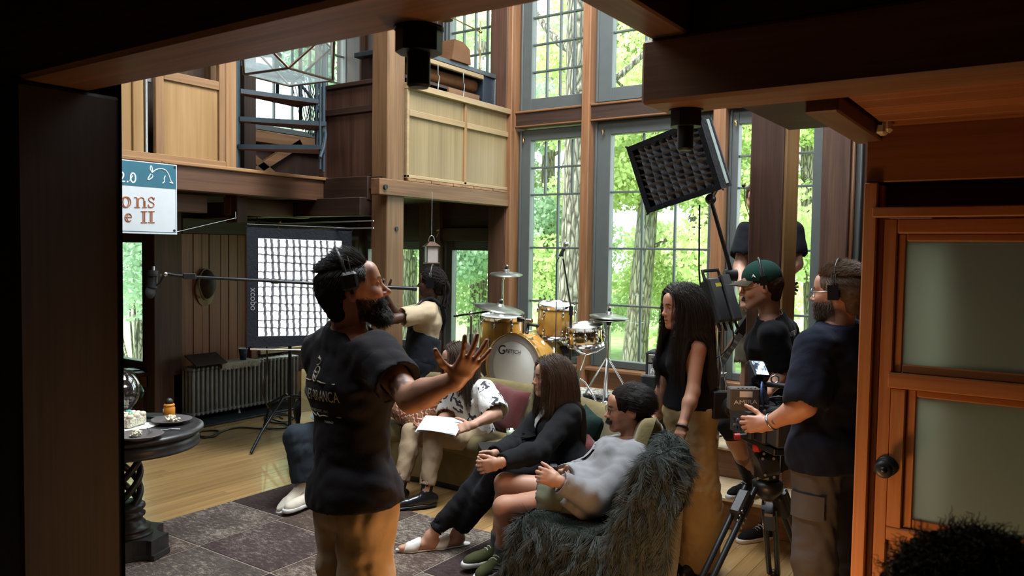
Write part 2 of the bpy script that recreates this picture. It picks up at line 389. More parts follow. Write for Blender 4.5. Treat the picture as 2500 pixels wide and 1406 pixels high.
window('window_9', 1, YW, -5.63, -5.05, 0.70, 1.77, 1, [], fw=(0.10, 0.03, 0.08, 0.10))
window('window_10', 1, YW, -6.95, -6.06, 0.70, 1.77, 1, [], fw=(0.05, 0.06, 0.08, 0.10))
window('window_11', 0, XL, 5.62, 6.75, 0.68, 1.80, 2, [], fw=(0.06, 0.08, 0.05, 0.08))
window('window_12', 0, XL, 5.30, 6.85, 3.12, 4.90, 6, [3.45, 3.78, 4.11, 4.44], fw=(0.06, 0.08, 0.06, 0.08))
YB = 4.46
xr = onY(358, 720, YB)[0]
window('window_13', 1, YB, xr-0.75, xr, 0.60, 1.80, 1, [], fw=(0.06, 0.075, 0.085, 0.09))
# ---- window wall: posts, sills, spandrels -----------------------------------
def post(name, x0, x1, mat, y0=6.86, y1=7.12, z0=0.0, z1=5.7): return sx(name, (x0, y0, z0), (x1, y1, z1), mat, b=0.008)
post('column_1', -7.42, -7.02, M['dark']); post('column_2', -6.05, -5.745, M['post'], z1=3.1)
post('column_3', -5.02, -4.80, M['post'], y0=6.80); post('column_3_lit', -4.80, -4.735, M['trimz'], y0=6.80)  # orange strip beside the dark corner post stands in for its lit side
post('column_5', -3.925, -3.835, M['trimz'], y0=6.84); post('column_6', -2.575, -2.46, M['trimz'], y0=6.84)
post('column_7', -1.625, -1.41, M['post'], y0=6.80); post('column_7_lit', -1.41, -1.385, M['trimz'], y0=6.84)  # thin orange strip added as the lit side of the dark post
sx('trim_1', (-1.385, 6.90, 0), (-1.34, 7.06, 5.7), M['frame']); sx('wall_far', (-1.34, 6.95, 0), (4.1, 7.12, 5.7), M['dark'], b=0)
sx('trim_2', (-5.745, 6.93, 1.8), (-5.72, 7.1, 5.5), M['frame']); sx('column_9', (-5.93, 6.86, 3.0), (-5.80, 7.12, 5.7), M['dark'])
for i, (a, d) in enumerate(((-4.735, -3.925), (-3.835, -2.575), (-2.46, -1.625))):
    sx('wall_front.%03d' % i if i else 'wall_front', (a, 6.92, 0.0), (d, 7.12, 0.60), M['trimx'], b=0.004)
    sx('trim_3.%03d' % i if i else 'trim_3', (a, 6.84, 0.60), (d, 7.06, 0.632), M['trimx'])
    sx('trim_4.%03d' % i if i else 'trim_4', (a, 6.88, 3.062), (d, 7.12, 3.215), M['darkx']); sx('trim_5.%03d' % i if i else 'trim_5', (a, 6.865, 3.056), (d, 6.9, 3.075), M['trimx'])
    sx('trim_6.%03d' % i if i else 'trim_6', (a, 6.865, 3.205), (d, 6.9, 3.228), M['trimx']); sx('trim_7.%03d' % i if i else 'trim_7', (a, 6.9, 5.44), (d, 7.12, 5.7), M['darkx'])
sx('wall_front_low', (-7.3, 6.92, 0), (-5.02, 7.12, 0.62), M['dark'], b=0); sx('wall_front_mid', (-7.3, 6.92, 1.87), (-5.02, 7.12, 3.2), M['darkx'], b=0)
sx('trim_8', (-6.05, 6.88, 1.87), (-5.02, 6.93, 2.02), M['darkx']); sx('wall_front_top', (-7.3, 6.95, 5.44), (-4.735, 7.12, 5.7), M['darkx'], b=0)
sx('wall_front_end', (-7.3, 6.95, 3.2), (-6.7, 7.12, 5.5), M['dark'], b=0)
sx('trim_9', (-5.0, 6.83, 2.0), (-4.97, 6.87, 2.11), M['black'])
# ---- stage ------------------------------------------------------------------
ST = sx('floor_stage', (-4.72, 5.36, 0.0), (1.0, 6.95, 0.405), M['trimx'], b=0)
for i in range(13):
    o = MB().box((-4.72, 5.335+i*0.125, 0.405), (1.0, 5.335+(i+1)*0.125-0.002, 0.42), 0.002).build('stage_board', M['stagefloor'], ST, world=True)
SP = sx('floor_step', (-2.25, 4.93, 0.0), (-0.6, 5.36, 0.185), M['trimx'], b=0.004)
MB().box((-2.27, 4.90, 0.185), (-0.6, 5.36, 0.21), 0.004).build('tread', M['stagefloor'], SP, world=True)
# ---- left wall, corner post, bay ---------------------------------------------
WL = sx('wall_left', (-7.5, 4.5, 0), (-7.34, 7.1, 0.6), M['dark'], b=0)
sx('wall_left_mid', (-7.5, 4.5, 0.6), (-7.36, 5.54, 2.3), M['dark'], b=0); sx('wall_left_over', (-7.5, 5.5, 1.9), (-7.36, 7.0, 3.05), M['dark'], b=0)
sx('wall_left_loft', (-7.5, -2, 2.3), (-7.36, 5.2, 5.7), M['dark'], b=0); sx('wall_left_top', (-7.5, 5.2, 5.0), (-7.36, 7.0, 5.7), M['dark'], b=0)
y = 4.66; k = 0
for wd in (0.145, 0.10, 0.085, 0.135, 0.10, 0.11, 0.125, 0.11):
    MB().box((-7.36, y, 0.30), (-7.30+(k % 2)*0.004, y+wd-0.003, 1.90), 0.004).build('wall_board', M['panelwall'], WL, world=True); y += wd; k += 1
sx('column_10', (-7.42, 4.36, 0), (-7.27, 4.66, 2.3), M['post']); sx('column_11', (-7.35, 5.47, 0.5), (-7.24, 5.56, 1.95), M['trimz'])
sx('trim_10', (-7.36, 4.66, 1.90), (-7.26, 6.95, 2.06), M['darky'])
sx('trim_11', (-7.38, 5.56, 0.585), (-7.2, 6.9, 0.63), M['piney']); sx('trim_12', (-7.36, 5.90, 0.33), (-7.27, 6.95, 0.585), M['darky'])
BD = sx('baseboard_left', (-7.36, 5.5, 0.0), (-7.29, 6.95, 0.33), M['trimz'], b=0.004)
sx('trim_13', (-7.34, 4.50, 0.0), (-6.80, 6.0, 0.022), M['iron']); sx('trim_14', (-7.33, 4.56, 0.02), (-7.27, 4.68, 0.48), M['frame'])
bx0 = xr+0.075
sx('wall_bay', (-9.6, 4.46, 0), (bx0+0.02, 4.6, 0.40), M['dark'], b=0); sx('wall_bay_over', (-9.6, 4.44, 1.89), (-7.3, 4.6, 2.4), M['dark'], b=0)
sx('wall_bay_left', (-9.6, 4.44, 0.4), (xr-0.81, 4.6, 1.9), M['dark'], b=0)
sx('column_12', (bx0, 4.37, 0.0), (-7.42, 4.56, 2.3), M['dark'], b=0.006)
sx('trim_15', (-9.2, 4.26, 0.475), (-7.40, 4.52, 0.515), M['darkx']); sx('trim_16', (-9.2, 4.36, 0.36), (-7.38, 4.48, 0.475), M['trimx'])
for i in range(3): sx('trim_17.%03d' % i if i else 'trim_17', (-8.6+i*0.42, 4.40, 0.02), (-8.6+i*0.42+0.39, 4.47, 0.36), M['panelwall'])
sx('wall_west', (-9.7, -2, 0), (-9.55, 4.6, 2.4), M['dark'], b=0); sx('ceiling_bay', (-9.6, -2, 2.32), (-7.3, 4.6, 2.42), M['dark'], b=0)
# ---- balcony ------------------------------------------------------------------
XB = -5.55
sx('ceiling_balcony', (-7.36, 2.0, 2.30), (XB-0.02, 5.0, 2.40), M['darky'], b=0); sx('ceiling_balcony_corner', (-7.36, 5.0, 2.30), (-4.83, 6.95, 2.40), M['darky'], b=0)
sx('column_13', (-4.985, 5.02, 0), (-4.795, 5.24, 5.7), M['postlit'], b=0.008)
MB().cyl((-4.80, 5.14, 1.95), (-4.785, 5.14, 1.95), 0.02, n=10).build('bolt', M['iron'], bpy.data.objects['column_13'], world=True)
bf = sx('beam_1', (-4.86, 4.885, 2.235), (-4.755, 6.86, 2.375), M['beamy'], b=0.006)
m = MB(); m.cyl((-4.757, 4.95, 2.30), (-4.735, 4.95, 2.30), 0.022, n=8); m.build('bolt', M['iron'], bf, world=True)
for i in range(15): MB().box((-4.90, 5.26+i*0.107, 2.378), (-4.765-0.004*(i % 3), 5.26+i*0.107+0.104, 2.402), 0.003).build('balcony_board', M['larchy'], bf, world=True)
wb = thing('wall_balcony', None, None, (-4.79, 5.24, 2.41)); wb['kind'] = 'structure'
def wbx(nm, lo, hi, m, b=0.004): return MB().box(lo, hi, b).build(nm, m, wb, world=True)
ya, yb_, ym = 5.25, 6.87, 6.09
zt = 3.19
wbx('cap_rail', (-4.85, ya, zt), (-4.745, yb_+0.03, zt+0.055), M['piney'])
wbx('stile', (-4.82, ya, 2.41), (-4.775, ya+0.03, zt), M['piney']); wbx('stile', (-4.82, ym-0.02, 2.41), (-4.775, ym+0.02, zt), M['larchz']); wbx('stile', (-4.82, yb_-0.03, 2.41), (-4.775, yb_, zt), M['piney'])
wbx('mid_rail', (-4.82, ya+0.03, 2.955), (-4.772, ym-0.02, 3.01), M['piney']); wbx('mid_rail', (-4.82, ym+0.02, 2.955), (-4.772, yb_-0.03, 3.01), M['piney'])
for (a, d) in ((ya+0.03, ym-0.02), (ym+0.02, yb_-0.03)):
    wbx('panel', (-4.81, a, 2.43), (-4.793, d, 2.955), M['pine'], 0); wbx('panel', (-4.81, a, 3.01), (-4.793, d, zt), M['pine'], 0)
wbx('base_rail', (-4.82, ya, 2.405), (-4.775, yb_, 2.435), M['piney'])
# return panel beside the stair, facing the room
wr = thing('wall_return', None, None, (-5.0, 5.02, 2.41)); wr['kind'] = 'structure'
def rx(nm, lo, hi, m, b=0.004): return MB().box(lo, hi, b).build(nm, m, wr, world=True)
rx('panel', (-5.60, 5.06, 2.42), (-4.99, 5.09, 3.22), M['post'], 0); rx('cap_rail', (-5.66, 5.03, 3.22), (-4.99, 5.12, 3.26), M['darkx'])
rx('stile', (-5.67, 5.03, 2.40), (-5.60, 5.10, 3.22), M['post']); rx('rail', (-5.60, 5.035, 2.98), (-4.99, 5.08, 3.04), M['darkx'])
sx('beam_2', (-5.62, 4.98, 2.20), (-4.99, 5.1, 2.41), M['darkx'])
# left front of the balcony
yR = onX(548, 300, XB)[1]; yL = onX(388, 300, XB)[1]
wl = thing('wall_gallery', None, None, (XB, yR, 2.41)); wl['kind'] = 'structure'
def gx(nm, lo, hi, m, b=0.004): return MB().box(lo, hi, b).build(nm, m, wl, world=True)
ztop = onX(537, 222, XB)[2]
gx('panel', (XB-0.02, yL, 2.45), (XB-0.005, yR-0.06, ztop), M['pinel'], 0); gx('panel', (XB-0.02, yL-1.0, 2.45), (XB-0.005, yL-0.21, 3.3), M['pinel'], 0)
gx('stile', (XB-0.03, yR-0.055, 2.41), (XB+0.012, yR, 3.3), M['larchz']); gx('stile', (XB-0.03, yL-0.03, 2.41), (XB+0.012, yL+0.035, 3.3), M['larchz'])
gx('stile', (XB-0.03, yL-0.205, 2.41), (XB+0.012, yL-0.125, 3.3), M['pinel'])
gx('top_rail', (XB-0.03, yL+0.035, ztop), (XB+0.012, yR-0.055, ztop+0.07), M['larchy']); gx('upper_rail', (XB-0.03, yL+0.035, ztop+0.22), (XB+0.012, yR, ztop+0.3), M['larchy'])
gx('base_rail', (XB-0.03, yL-1.2, 2.39), (XB+0.02, yR, 2.455), M['larchy'])
gx('backing', (XB-0.3, yL-1.2, 2.41), (XB-0.27, yR, 3.7), M['dark'], 0)
pz = thing('steel_pipe', 'grey vertical steel conduit running up between the golden gallery panels', 'pipe', (XB-0.03, yL-0.085, 2.46))
MB().cyl((0, 0, 0), (0, 0, 1.0), 0.016, n=12).build('tube', M['steel'], pz); MB().box((-0.03, 0.0, 0.52), (0.0, 0.05, 0.56), 0.003).build('clip', M['steel'], pz)
sx('column_14', (XB-0.06, yR, 2.41), (XB+0.02, yR+0.10, 4.6), M['larchz'])
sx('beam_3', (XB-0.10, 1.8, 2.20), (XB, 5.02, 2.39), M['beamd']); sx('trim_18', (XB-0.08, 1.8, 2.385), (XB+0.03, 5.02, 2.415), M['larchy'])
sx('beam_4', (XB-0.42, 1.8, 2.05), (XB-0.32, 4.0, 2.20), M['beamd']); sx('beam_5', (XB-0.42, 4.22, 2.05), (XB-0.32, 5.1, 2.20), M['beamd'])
jy = onX(581, 500, XB-0.3)[1]
jb = sx('beam_6', (XB-0.40, jy-0.055, 1.98), (XB-0.24, jy+0.055, 2.24), M['post'])
sx('beam_7', (-7.3, 4.9, 2.06), (-5.0, 5.06, 2.22), M['darkx'])
# loft wall timbers seen through the spiral stair
sx('beam_8', (-7.32, 4.95, 2.41), (-7.2, 5.11, 4.6), M['postlit']); sx('beam_9', (-7.33, 5.12, 2.92), (-7.22, 6.9, 3.05), M['beamy'])
sx('trim_19', (-7.345, 5.12, 3.055), (-7.30, 6.9, 3.115), M['frame'])
for sg in (1, -1):
    m = MB().box((-0.05, -0.62, -0.045), (0.03, 0.62, 0.045), 0.004, Matrix.Translation((-7.25, 5.62, 2.66)) @ Matrix.Rotation(sg*-0.55, 4, 'X')); m.build('trim_20' if sg > 0 else 'trim_21', M['beamy'], kind='structure')
sx('column_15', (-6.9, 5.02, 2.41), (-6.75, 5.16, 5.0), M['dark'])
# ---- low foreground bay: left post and beam, right beam, joists, soffit -----------
lx = -2.235
sx('column_16', (-2.75, 0.96, 0), (lx, 1.245, 2.195), M['darkpost'], b=0.01)
e = onX(290, 700, lx)[1]; sx('trim_22', (-2.6, 1.25, 0), (lx+0.012, e+0.006, 2.9), M['darkpost'], b=0.012)
sx('beam_10', (-4.5, 0.98, 2.20), (0.4, 1.165, 2.62), M['beamx'], b=0.01)
sx('beam_11', (-1.015, 2.11, 2.20), (4.0, 2.30, 2.385), M['beamx'], b=0.01)
j0 = onZ(1700, 58, 2.385); j1 = onZ(1600, 0, 2.385)
sx('beam_12', (-0.99, -0.6, 2.385), (-0.875, 2.32, 2.62), M['beamy'], b=0.006)
sx('beam_13', (-0.60, 2.295, 2.165), (-0.51, 3.0, 2.26), M['beamy'], b=0.005)
SF = sx('ceiling_soffit', (-0.85, 2.28, 2.24), (4.0, 3.05, 2.3), M['darkx'], b=0)
for i in range(5): MB().box((-0.5, 2.305+i*0.13, 2.212), (3.0, 2.305+(i+1)*0.13-0.002, 2.24), 0.003).build('soffit_board', M['soffit'], SF, world=True)
sx('ceiling_loft', (-1.0, -2.1, 2.62), (4.1, 3.0, 2.72), M['dark'], b=0); sx('ceiling_near', (-4.6, -2.1, 2.50), (-0.99, 1.0, 2.66), M['dark'], b=0)
sx('beam_14', (-0.87, 2.12, 2.385), (4.0, 2.28, 2.63), M['darkx'])
# big post standing on the edge of the stage
sx('column_17', (-1.695, 5.20, 0.40), (-1.48, 5.52, 4.6), M['post'], b=0.008); sx('column_17_lit', (-1.482, 5.215, 0.42), (-1.462, 5.505, 4.6), M['pinel'], b=0.004)  # pale strip put on the right face to make it look lit
# ---- door wall ---------------------------------------------------------------------
YD = 2.95
def dx_(px, py=900): return onY(px, py, YD)[0]
def dz_(py, px=2180): return onY(px, py, YD)[2]
xj0, xj1 = dx_(2112, 470), dx_(2145, 490)
zh = dz_(443, 2200)
sx('wall_door_header', (xj0, YD, zh), (4.0, YD+0.16, 2.30), M['soffit'], b=0.004)
sx('trim_24', (xj0, YD-0.02, 0), (xj1, YD+0.14, zh-0.002), M['doorz'], b=0.004); sx('trim_25', (xj1, YD+0.005, 0), (xj1+0.018, YD+0.12, zh-0.01), M['doorz'], b=0.004)
zhd0, zhd1 = dz_(531, 2200), dz_(506, 2200)
sx('trim_26', (dx_(2132, 520), YD-0.025, zhd0), (1.2, YD+0.06, zhd1), M['doorx'], b=0.004); sx('trim_27', (xj1, YD+0.05, zhd1), (1.2, YD+0.09, zh), M['darkx'], b=0)
dr = thing('door_1', None, None, (xj1+0.02, YD+0.02, 0)); dr['kind'] = 'structure'
def dbx(nm, x0, x1, z0, z1, y0=0.0, y1=0.045, m='doorz', b=0.004): return MB().box((x0, YD+y0, z0), (x1, YD+y1, z1), b).build(nm, M[m], dr, world=True)
xs0 = dx_(2154, 700); xs1 = dx_(2191, 570); xg1 = dx_(2212, 590); xs2 = dx_(2212, 960); xg2 = dx_(2237, 972); XE = xs0+0.86
zt1 = dz_(570, 2200); zg1t = dz_(589, 2220); zg1b = dz_(890, 2201); zm1 = dz_(909, 2173); zm0 = dz_(946, 2173); zg2t = dz_(971, 2238); zg2b = dz_(1270, 2228); zl1 = dz_(1291, 2200); zl0 = dz_(1318, 2165)
dbx('stile', xs0, xs1, 0.02, zhd0-0.004); dbx('stile', XE-0.1, XE, 0.02, zhd0-0.004)
dbx('top_rail', xs1, XE-0.1, zt1, zhd0-0.004, m='doorx'); dbx('lock_rail', xs1-0.012, XE-0.1, zm0, zm1, -0.008, 0.045, 'doorx')
dbx('inner_stile', xs1-0.003, xs2, zl1, zm0); dbx('bottom_rail', xs1-0.003, XE-0.1, zl0, zl1, m='doorx'); dbx('bottom_panel', xs1, XE-0.1, 0.05, zl0, 0.014, 0.03)
for (xa, xb, za, zb) in ((xs1, xg1, zm1, zt1), (xs2, xg2, zl1, zm0)): dbx('glazing_bead', xa, xb, za, zb, 0.012, 0.035)
dbx('glazing_bead', xg1, XE-0.1, zm1, zg1b, 0.012, 0.035, 'doorx'); dbx('glazing_bead', xg1, XE-0.1, zg1t, zt1, 0.012, 0.035, 'doorx')
dbx('glazing_bead', xg2, XE-0.1, zl1, zg2b, 0.012, 0.035, 'doorx'); dbx('glazing_bead', xg2, XE-0.1, zg2t, zm0, 0.012, 0.035, 'doorx')
fm, ft, fb, fo = nt('frosted glass'); setp(fb, color=(0.16, 0.17, 0.15), rough=0.5, spec=0.4)
ftr = nd(ft, 'ShaderNodeBsdfTranslucent'); ftr.inputs[0].default_value = (0.72, 0.76, 0.62, 1); fmx = nd(ft, 'ShaderNodeMixShader'); fmx.inputs[0].default_value = 0.6
ft.links.new(fb.outputs[0], fmx.inputs[1]); ft.links.new(ftr.outputs[0], fmx.inputs[2]); ft.links.new(fmx.outputs[0], fo.inputs[0]); M['frost'] = fm
dbx('pane', xg1-0.005, XE-0.09, zg1b-0.005, zg1t+0.005, 0.022, 0.027, 'frost', 0); dbx('pane', xg2-0.005, XE-0.09, zg2b-0.005, zg2t+0.005, 0.022, 0.027, 'frost', 0)
kn = onY(2165, 1137, YD); m = MB()
KM = Matrix.Translation((kn[0], YD, kn[2])) @ Matrix.Rotation(PI/2, 4, 'X')
m.lathe([(0.0, 0), (0.036, 0), (0.036, 0.006), (0.030, 0.010), (0.016, 0.013), (0.014, 0.03), (0.022, 0.036), (0.030, 0.046), (0.031, 0.056), (0.026, 0.066), (0.016, 0.069), (0.0, 0.0695)], 24, M=KM)
kb = m.build('knob', M['iron'], dr, world=True)
m = MB(); m.lathe([(0.0, 0.0696), (0.011, 0.0696), (0.012, 0.072), (0.0, 0.0725)], 16, M=KM); m.build('keyway', M['blackmet'], kb, world=True)
sx('wall_partition', (-0.36, YD+0.1, 0), (-0.28, 6.95, 2.4), M['dark'], b=0); sx('ceiling_side_room', (-0.36, 3.0, 2.32), (4.1, 6.95, 2.42), M['dark'], b=0)
sx('wall_door_rest', (XE+0.02, YD, 0), (4.1, YD+0.16, 2.3), M['doorz'], b=0)
sx('wall_back', (-9.7, -2.2, 0), (4.2, -2.05, 5.8), M['dark'], b=0); sx('wall_right', (4.05, -2.2, 0), (4.2, 7.1, 5.8), M['dark'], b=0)
sx('ceiling', (-7.6, -2.2, 6.3), (4.3, 7.2, 6.4), M['beamx'], b=0)
sx('wall_loft_back', (-7.4, 0.6, 2.66), (4.1, 0.9, 6.3), M['dark'], b=0); sx('wall_left_gable', (-7.5, -2, 5.7), (-7.36, 7.1, 6.3), M['dark'], b=0); sx('wall_far_gable', (-7.5, 6.95, 5.7), (4.1, 7.12, 6.3), M['dark'], b=0)
for (nm, xx, hh) in (('portal1', -4.27, 2.2), ('portal2', -3.15, 2.2), ('portal3', -2.05, 2.2)):
    portal(nm, (xx, 7.2, 1.8), (xx, 0, 1.8), 1.0, 2.4); portal(nm+'u', (xx, 7.2, 4.35), (xx, 0, 4.35), 1.0, 2.2)
portal('portal7', (-5.8, 7.2, 4.35), (-5.8, 0, 4.35), 1.7, 2.1); portal('portal9', (-6.0, 7.2, 1.2), (-6.0, 0, 1.2), 2.0, 1.2)
portal('portal11', (-7.5, 6.2, 1.2), (0, 6.2, 1.2), 1.2, 1.2); portal('portal12', (-7.5, 6.1, 4.0), (0, 6.1, 4.0), 1.6, 1.9); portal('portal13', (xr-0.37, 4.62, 1.2), (xr-0.37, 0, 1.2), 0.8, 1.3)
# ================================================================ FURNITURE AND PROPS
def vec(p): return Vector([float(q) for q in p])
# ---- rug of stitched patches
def rugmat(name, c0, c1, c2):
    m, t, b, _ = nt(name); p = position(t); oi = nd(t, 'ShaderNodeObjectInfo')
    n = noise(t, 22, 6, mapping(t, p, (1, 2.2, 1)), 0.75); n2 = noise(t, 160, 2, p); n3 = noise(t, 3.5, 4, p)
    f = math_(t, 'ADD', math_(t, 'MULTIPLY', n.outputs[0], 0.55), math_(t, 'ADD', math_(t, 'MULTIPLY', n2.outputs[0], 0.25), math_(t, 'MULTIPLY', n3.outputs[0], 0.25)))
    f = math_(t, 'ADD', f, math_(t, 'MULTIPLY', math_(t, 'SUBTRACT', oi.outputs['Random'], 0.5), 0.16))
    t.links.new(ramp(t, f, [(0.40, c0), (0.58, c1), (0.70, c2)]), b.inputs['Base Color']); setp(b, rough=0.95, spec=0.1); bump(t, b, f, 0.5, 0.006); return m
RM = [rugmat('rug brown', (0.040, 0.026, 0.022), (0.080, 0.056, 0.046), (0.26, 0.21, 0.17)), rugmat('rug aubergine', (0.030, 0.019, 0.019), (0.062, 0.043, 0.040), (0.20, 0.16, 0.14)), rugmat('rug worn grey', (0.032, 0.024, 0.022), (0.085, 0.066, 0.056), (0.28, 0.235, 0.19))]
rug = thing('rug', 'large dark brown patchwork rug under the feet of the seated people', 'rug', (-3.2, 2.2, 0))
MB().box((-4.66, 0.3, 0.0), (-2.0, 3.95, 0.006), 0.001).build('backing', plain('rug seam', (0.22, 0.18, 0.14), 0.95, bumpy=0.5), rug, world=True)
xs = [-4.655, -4.1, -3.45, -2.8, -2.35, -2.005]; k = 0
for i in range(5):
    yy = 0.305
    while yy < 3.9:
        ln = [0.62, 0.5, 0.74, 0.56][(k*7+i) % 4]; ye = min(3.945, yy+ln)
        if 3.945-ye < 0.2: ye = 3.945
        MB().box((xs[i]+0.006, yy+0.006, 0.005), (xs[i+1]-0.006, ye-0.006, 0.0095), 0.002).build('patch', RM[(k*5+i*2) % 3], rug, world=True); yy = ye; k += 1
# ---- curved sofa
SC0 = np.array([-3.72, 3.10])
velvet = cloth('olive velvet', (0.150, 0.115, 0.042), 0.8, 0.22, 300, 0.35, 0.25, 0.2)
velv2 = cloth('olive velvet base', (0.165, 0.13, 0.055), 0.8, 0.2, 300, 0.2, 0.25, 0.15)
def RIN(th): return 1.36+0.21*max(0, math.cos(th))**8
def ROUT(th): return 2.06+0.30*max(0, math.cos(th))**4
def spt(th, f, z):
    r = RIN(th)+(ROUT(th)-RIN(th))*f; return (SC0[0]+r*math.cos(th), SC0[1]+r*math.sin(th), z)
sofa = thing('sofa', 'long curved olive velvet sofa wrapping around the rug', 'sofa', (SC0[0], SC0[1]+1.7, 0))
def sweep(prof, t0, t1, n=40, caps=True, bulge=0.0):
    m = MB(); k = len(prof); v = []
    for i in range(n+1):
        u = i/n; th = t0+(t1-t0)*u; q = 1-bulge*(abs(2*u-1)**8)
        for (f, z) in prof:
            cf = sum(p[0] for p in prof)/k; cz = sum(p[1] for p in prof)/k
            v.append(spt(th, cf+(f-cf)*q, cz+(z-cz)*q))
    fs = [(i*k+j, i*k+(j+1) % k, (i+1)*k+(j+1) % k, (i+1)*k+j) for i in range(n) for j in range(k)]
    m.add(v, fs, True)
    if caps: m.add(v, [tuple(range(k)), tuple(range(n*k, n*k+k))[::-1]])
    return m
T0, T1 = math.radians(4), math.radians(138)
def rr(f0, f1, z0, z1, rf, rz, n=5):
    o = []
    for (cf, cz, a0) in ((f1-rf, z1-rz, 0), (f0+rf, z1-rz, 90), (f0+rf, z0+rz, 180), (f1-rf, z0+rz, 270)):
        for i in range(n): a = math.radians(a0+90*i/(n-1)); o.append((cf+rf*math.cos(a), cz+rz*math.sin(a)))
    return o
sweep(rr(0.03, 0.93, 0.045, 0.30, 0.02, 0.01), T0, T1).build('base', velv2, sofa, world=True)
sweep(rr(0.06, 0.9, 0.0, 0.05, 0.01, 0.005), T0, T1).build('plinth', M['black'], sofa, world=True)
back = [(0.66, 0.28), (0.70, 0.45), (0.76, 0.58), (0.80, 0.685), (0.83, 0.73), (0.88, 0.755), (0.94, 0.74), (0.98, 0.69), (0.99, 0.6), (0.97, 0.3), (0.94, 0.06), (0.9, 0.05), (0.8, 0.1)]
sweep(back, T0, T1, 48).build('backrest', velvet, sofa, world=True)
for a, d in ((4, 38), (38, 72), (72, 105), (105, 138)):
    sweep(rr(-0.01, 0.72, 0.27, 0.435, 0.10, 0.075), math.radians(a+0.15), math.radians(d-0.15), 22, bulge=0.10).build('seat_cushion', velvet, sofa, world=True)
def cushion(name, label, c, w, h, t, nrm, up, mat, group=None):
    z = vec(nrm).normalized(); y = vec(up); y = (y-z*y.dot(z)).normalized(); x = y.cross(z)
    Mx = Matrix([[x[i], y[i], z[i], c[i]] for i in range(3)]+[[0, 0, 0, 1]]); o = thing(name, label, 'cushion', M=Mx, group=group); m = MB(); n = 15
    for sg in (1, -1):
        def fn(u, v):
            a, b = 2*u-1, 2*v-1; q = (1-a**4)*(1-b**4); pin = 1-0.07*(1-abs(a)**2)*abs(b)**3; pin2 = 1-0.07*(1-abs(b)**2)*abs(a)**3
            return (a*w/2*pin2, b*h/2*pin, sg*t/2*max(0, q)**0.55+0.004*math.sin(9*a+3*b))
        g = MB().grid(fn, n, n); f = g.f if sg > 0 else [q[::-1] for q in g.f]; m.add(g.v, f, True)
    m.build('cover', mat, o); return o
km, kt, kb_, _ = nt('kilim'); oc = objcoord(kt); vv = nd(kt, 'ShaderNodeVectorMath', operation='ABSOLUTE'); kt.links.new(mapping(kt, oc, (1, 1, 1), (0, 0, 0.0)), vv.inputs[0])
sp = nd(kt, 'ShaderNodeSeparateXYZ'); kt.links.new(vv.outputs[0], sp.inputs[0])
fr = math_(kt, 'PINGPONG', math_(kt, 'ADD', sp.outputs[0], 0.03), 0.13); dd = math_(kt, 'ADD', math_(kt, 'MULTIPLY', fr, 0.8), sp.outputs[1])
st = math_(kt, 'ADD', dd, math_(kt, 'MULTIPLY', math_(kt, 'PINGPONG', sp.outputs[0], 0.014), 1.1))
w1 = math_(kt, 'PINGPONG', st, 0.045); kt.links.new(ramp(kt, w1, [(0.0, (0.16, 0.035, 0.02)), (0.33, (0.20, 0.05, 0.03)), (0.34, (0.50, 0.37, 0.22)), (0.55, (0.50, 0.37, 0.22)), (0.56, (0.035, 0.025, 0.03)), (0.8, (0.24, 0.09, 0.04)), (1, (0.30, 0.11, 0.05))]), kb_.inputs['Base Color'])
# ramp over 0..0.045 -> scale
w1n = math_(kt, 'MULTIPLY', w1, 1/0.045)
for l in list(kt.links):
    if l.to_node.type == 'VALTORGB': kt.links.remove(l); kt.links.new(w1n, [nn for nn in kt.nodes if nn.type == 'VALTORGB'][0].inputs[0]); break
setp(kb_, rough=0.95); M['kilim'] = km
red = cloth('wine cloth', (0.095, 0.022, 0.022), 0.9, 0.3)
def tow(th, tilt=0.5): c = math.cos(th); s = math.sin(th); return (-c, -s, tilt)
cushion('cushion', 'kilim cushion with cream medallions on dark red, against the sofa left of the floral shirt', at(1018, 988, 6.05), 0.50, 0.40, 0.17, tow(math.radians(100), 0.75), (0.35, -0.1, 1), M['kilim'])
cushion('cushion', 'wine red cushion between the floral shirt and the black blazer', at(1233, 1000, 5.95), 0.40, 0.36, 0.16, tow(math.radians(78), 0.4), (0.1, 0.1, 1), red)
cushion('cushion', 'wine red cushion corner poking out behind the black blazer', at(1408, 1118, 4.95), 0.40, 0.36, 0.15, tow(math.radians(45), 0.5), (0.35, 0.1, 1), red)
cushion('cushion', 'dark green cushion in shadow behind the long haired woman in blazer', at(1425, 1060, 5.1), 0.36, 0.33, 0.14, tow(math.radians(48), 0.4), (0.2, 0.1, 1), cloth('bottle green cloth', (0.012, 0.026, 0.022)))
cushion('cushion', 'olive velvet scatter cushion behind the grey jacket collar', at(1575, 1082, 4.18), 0.36, 0.30, 0.14, tow(math.radians(25), 0.3), (-0.2, 0.1, 1), velvet)
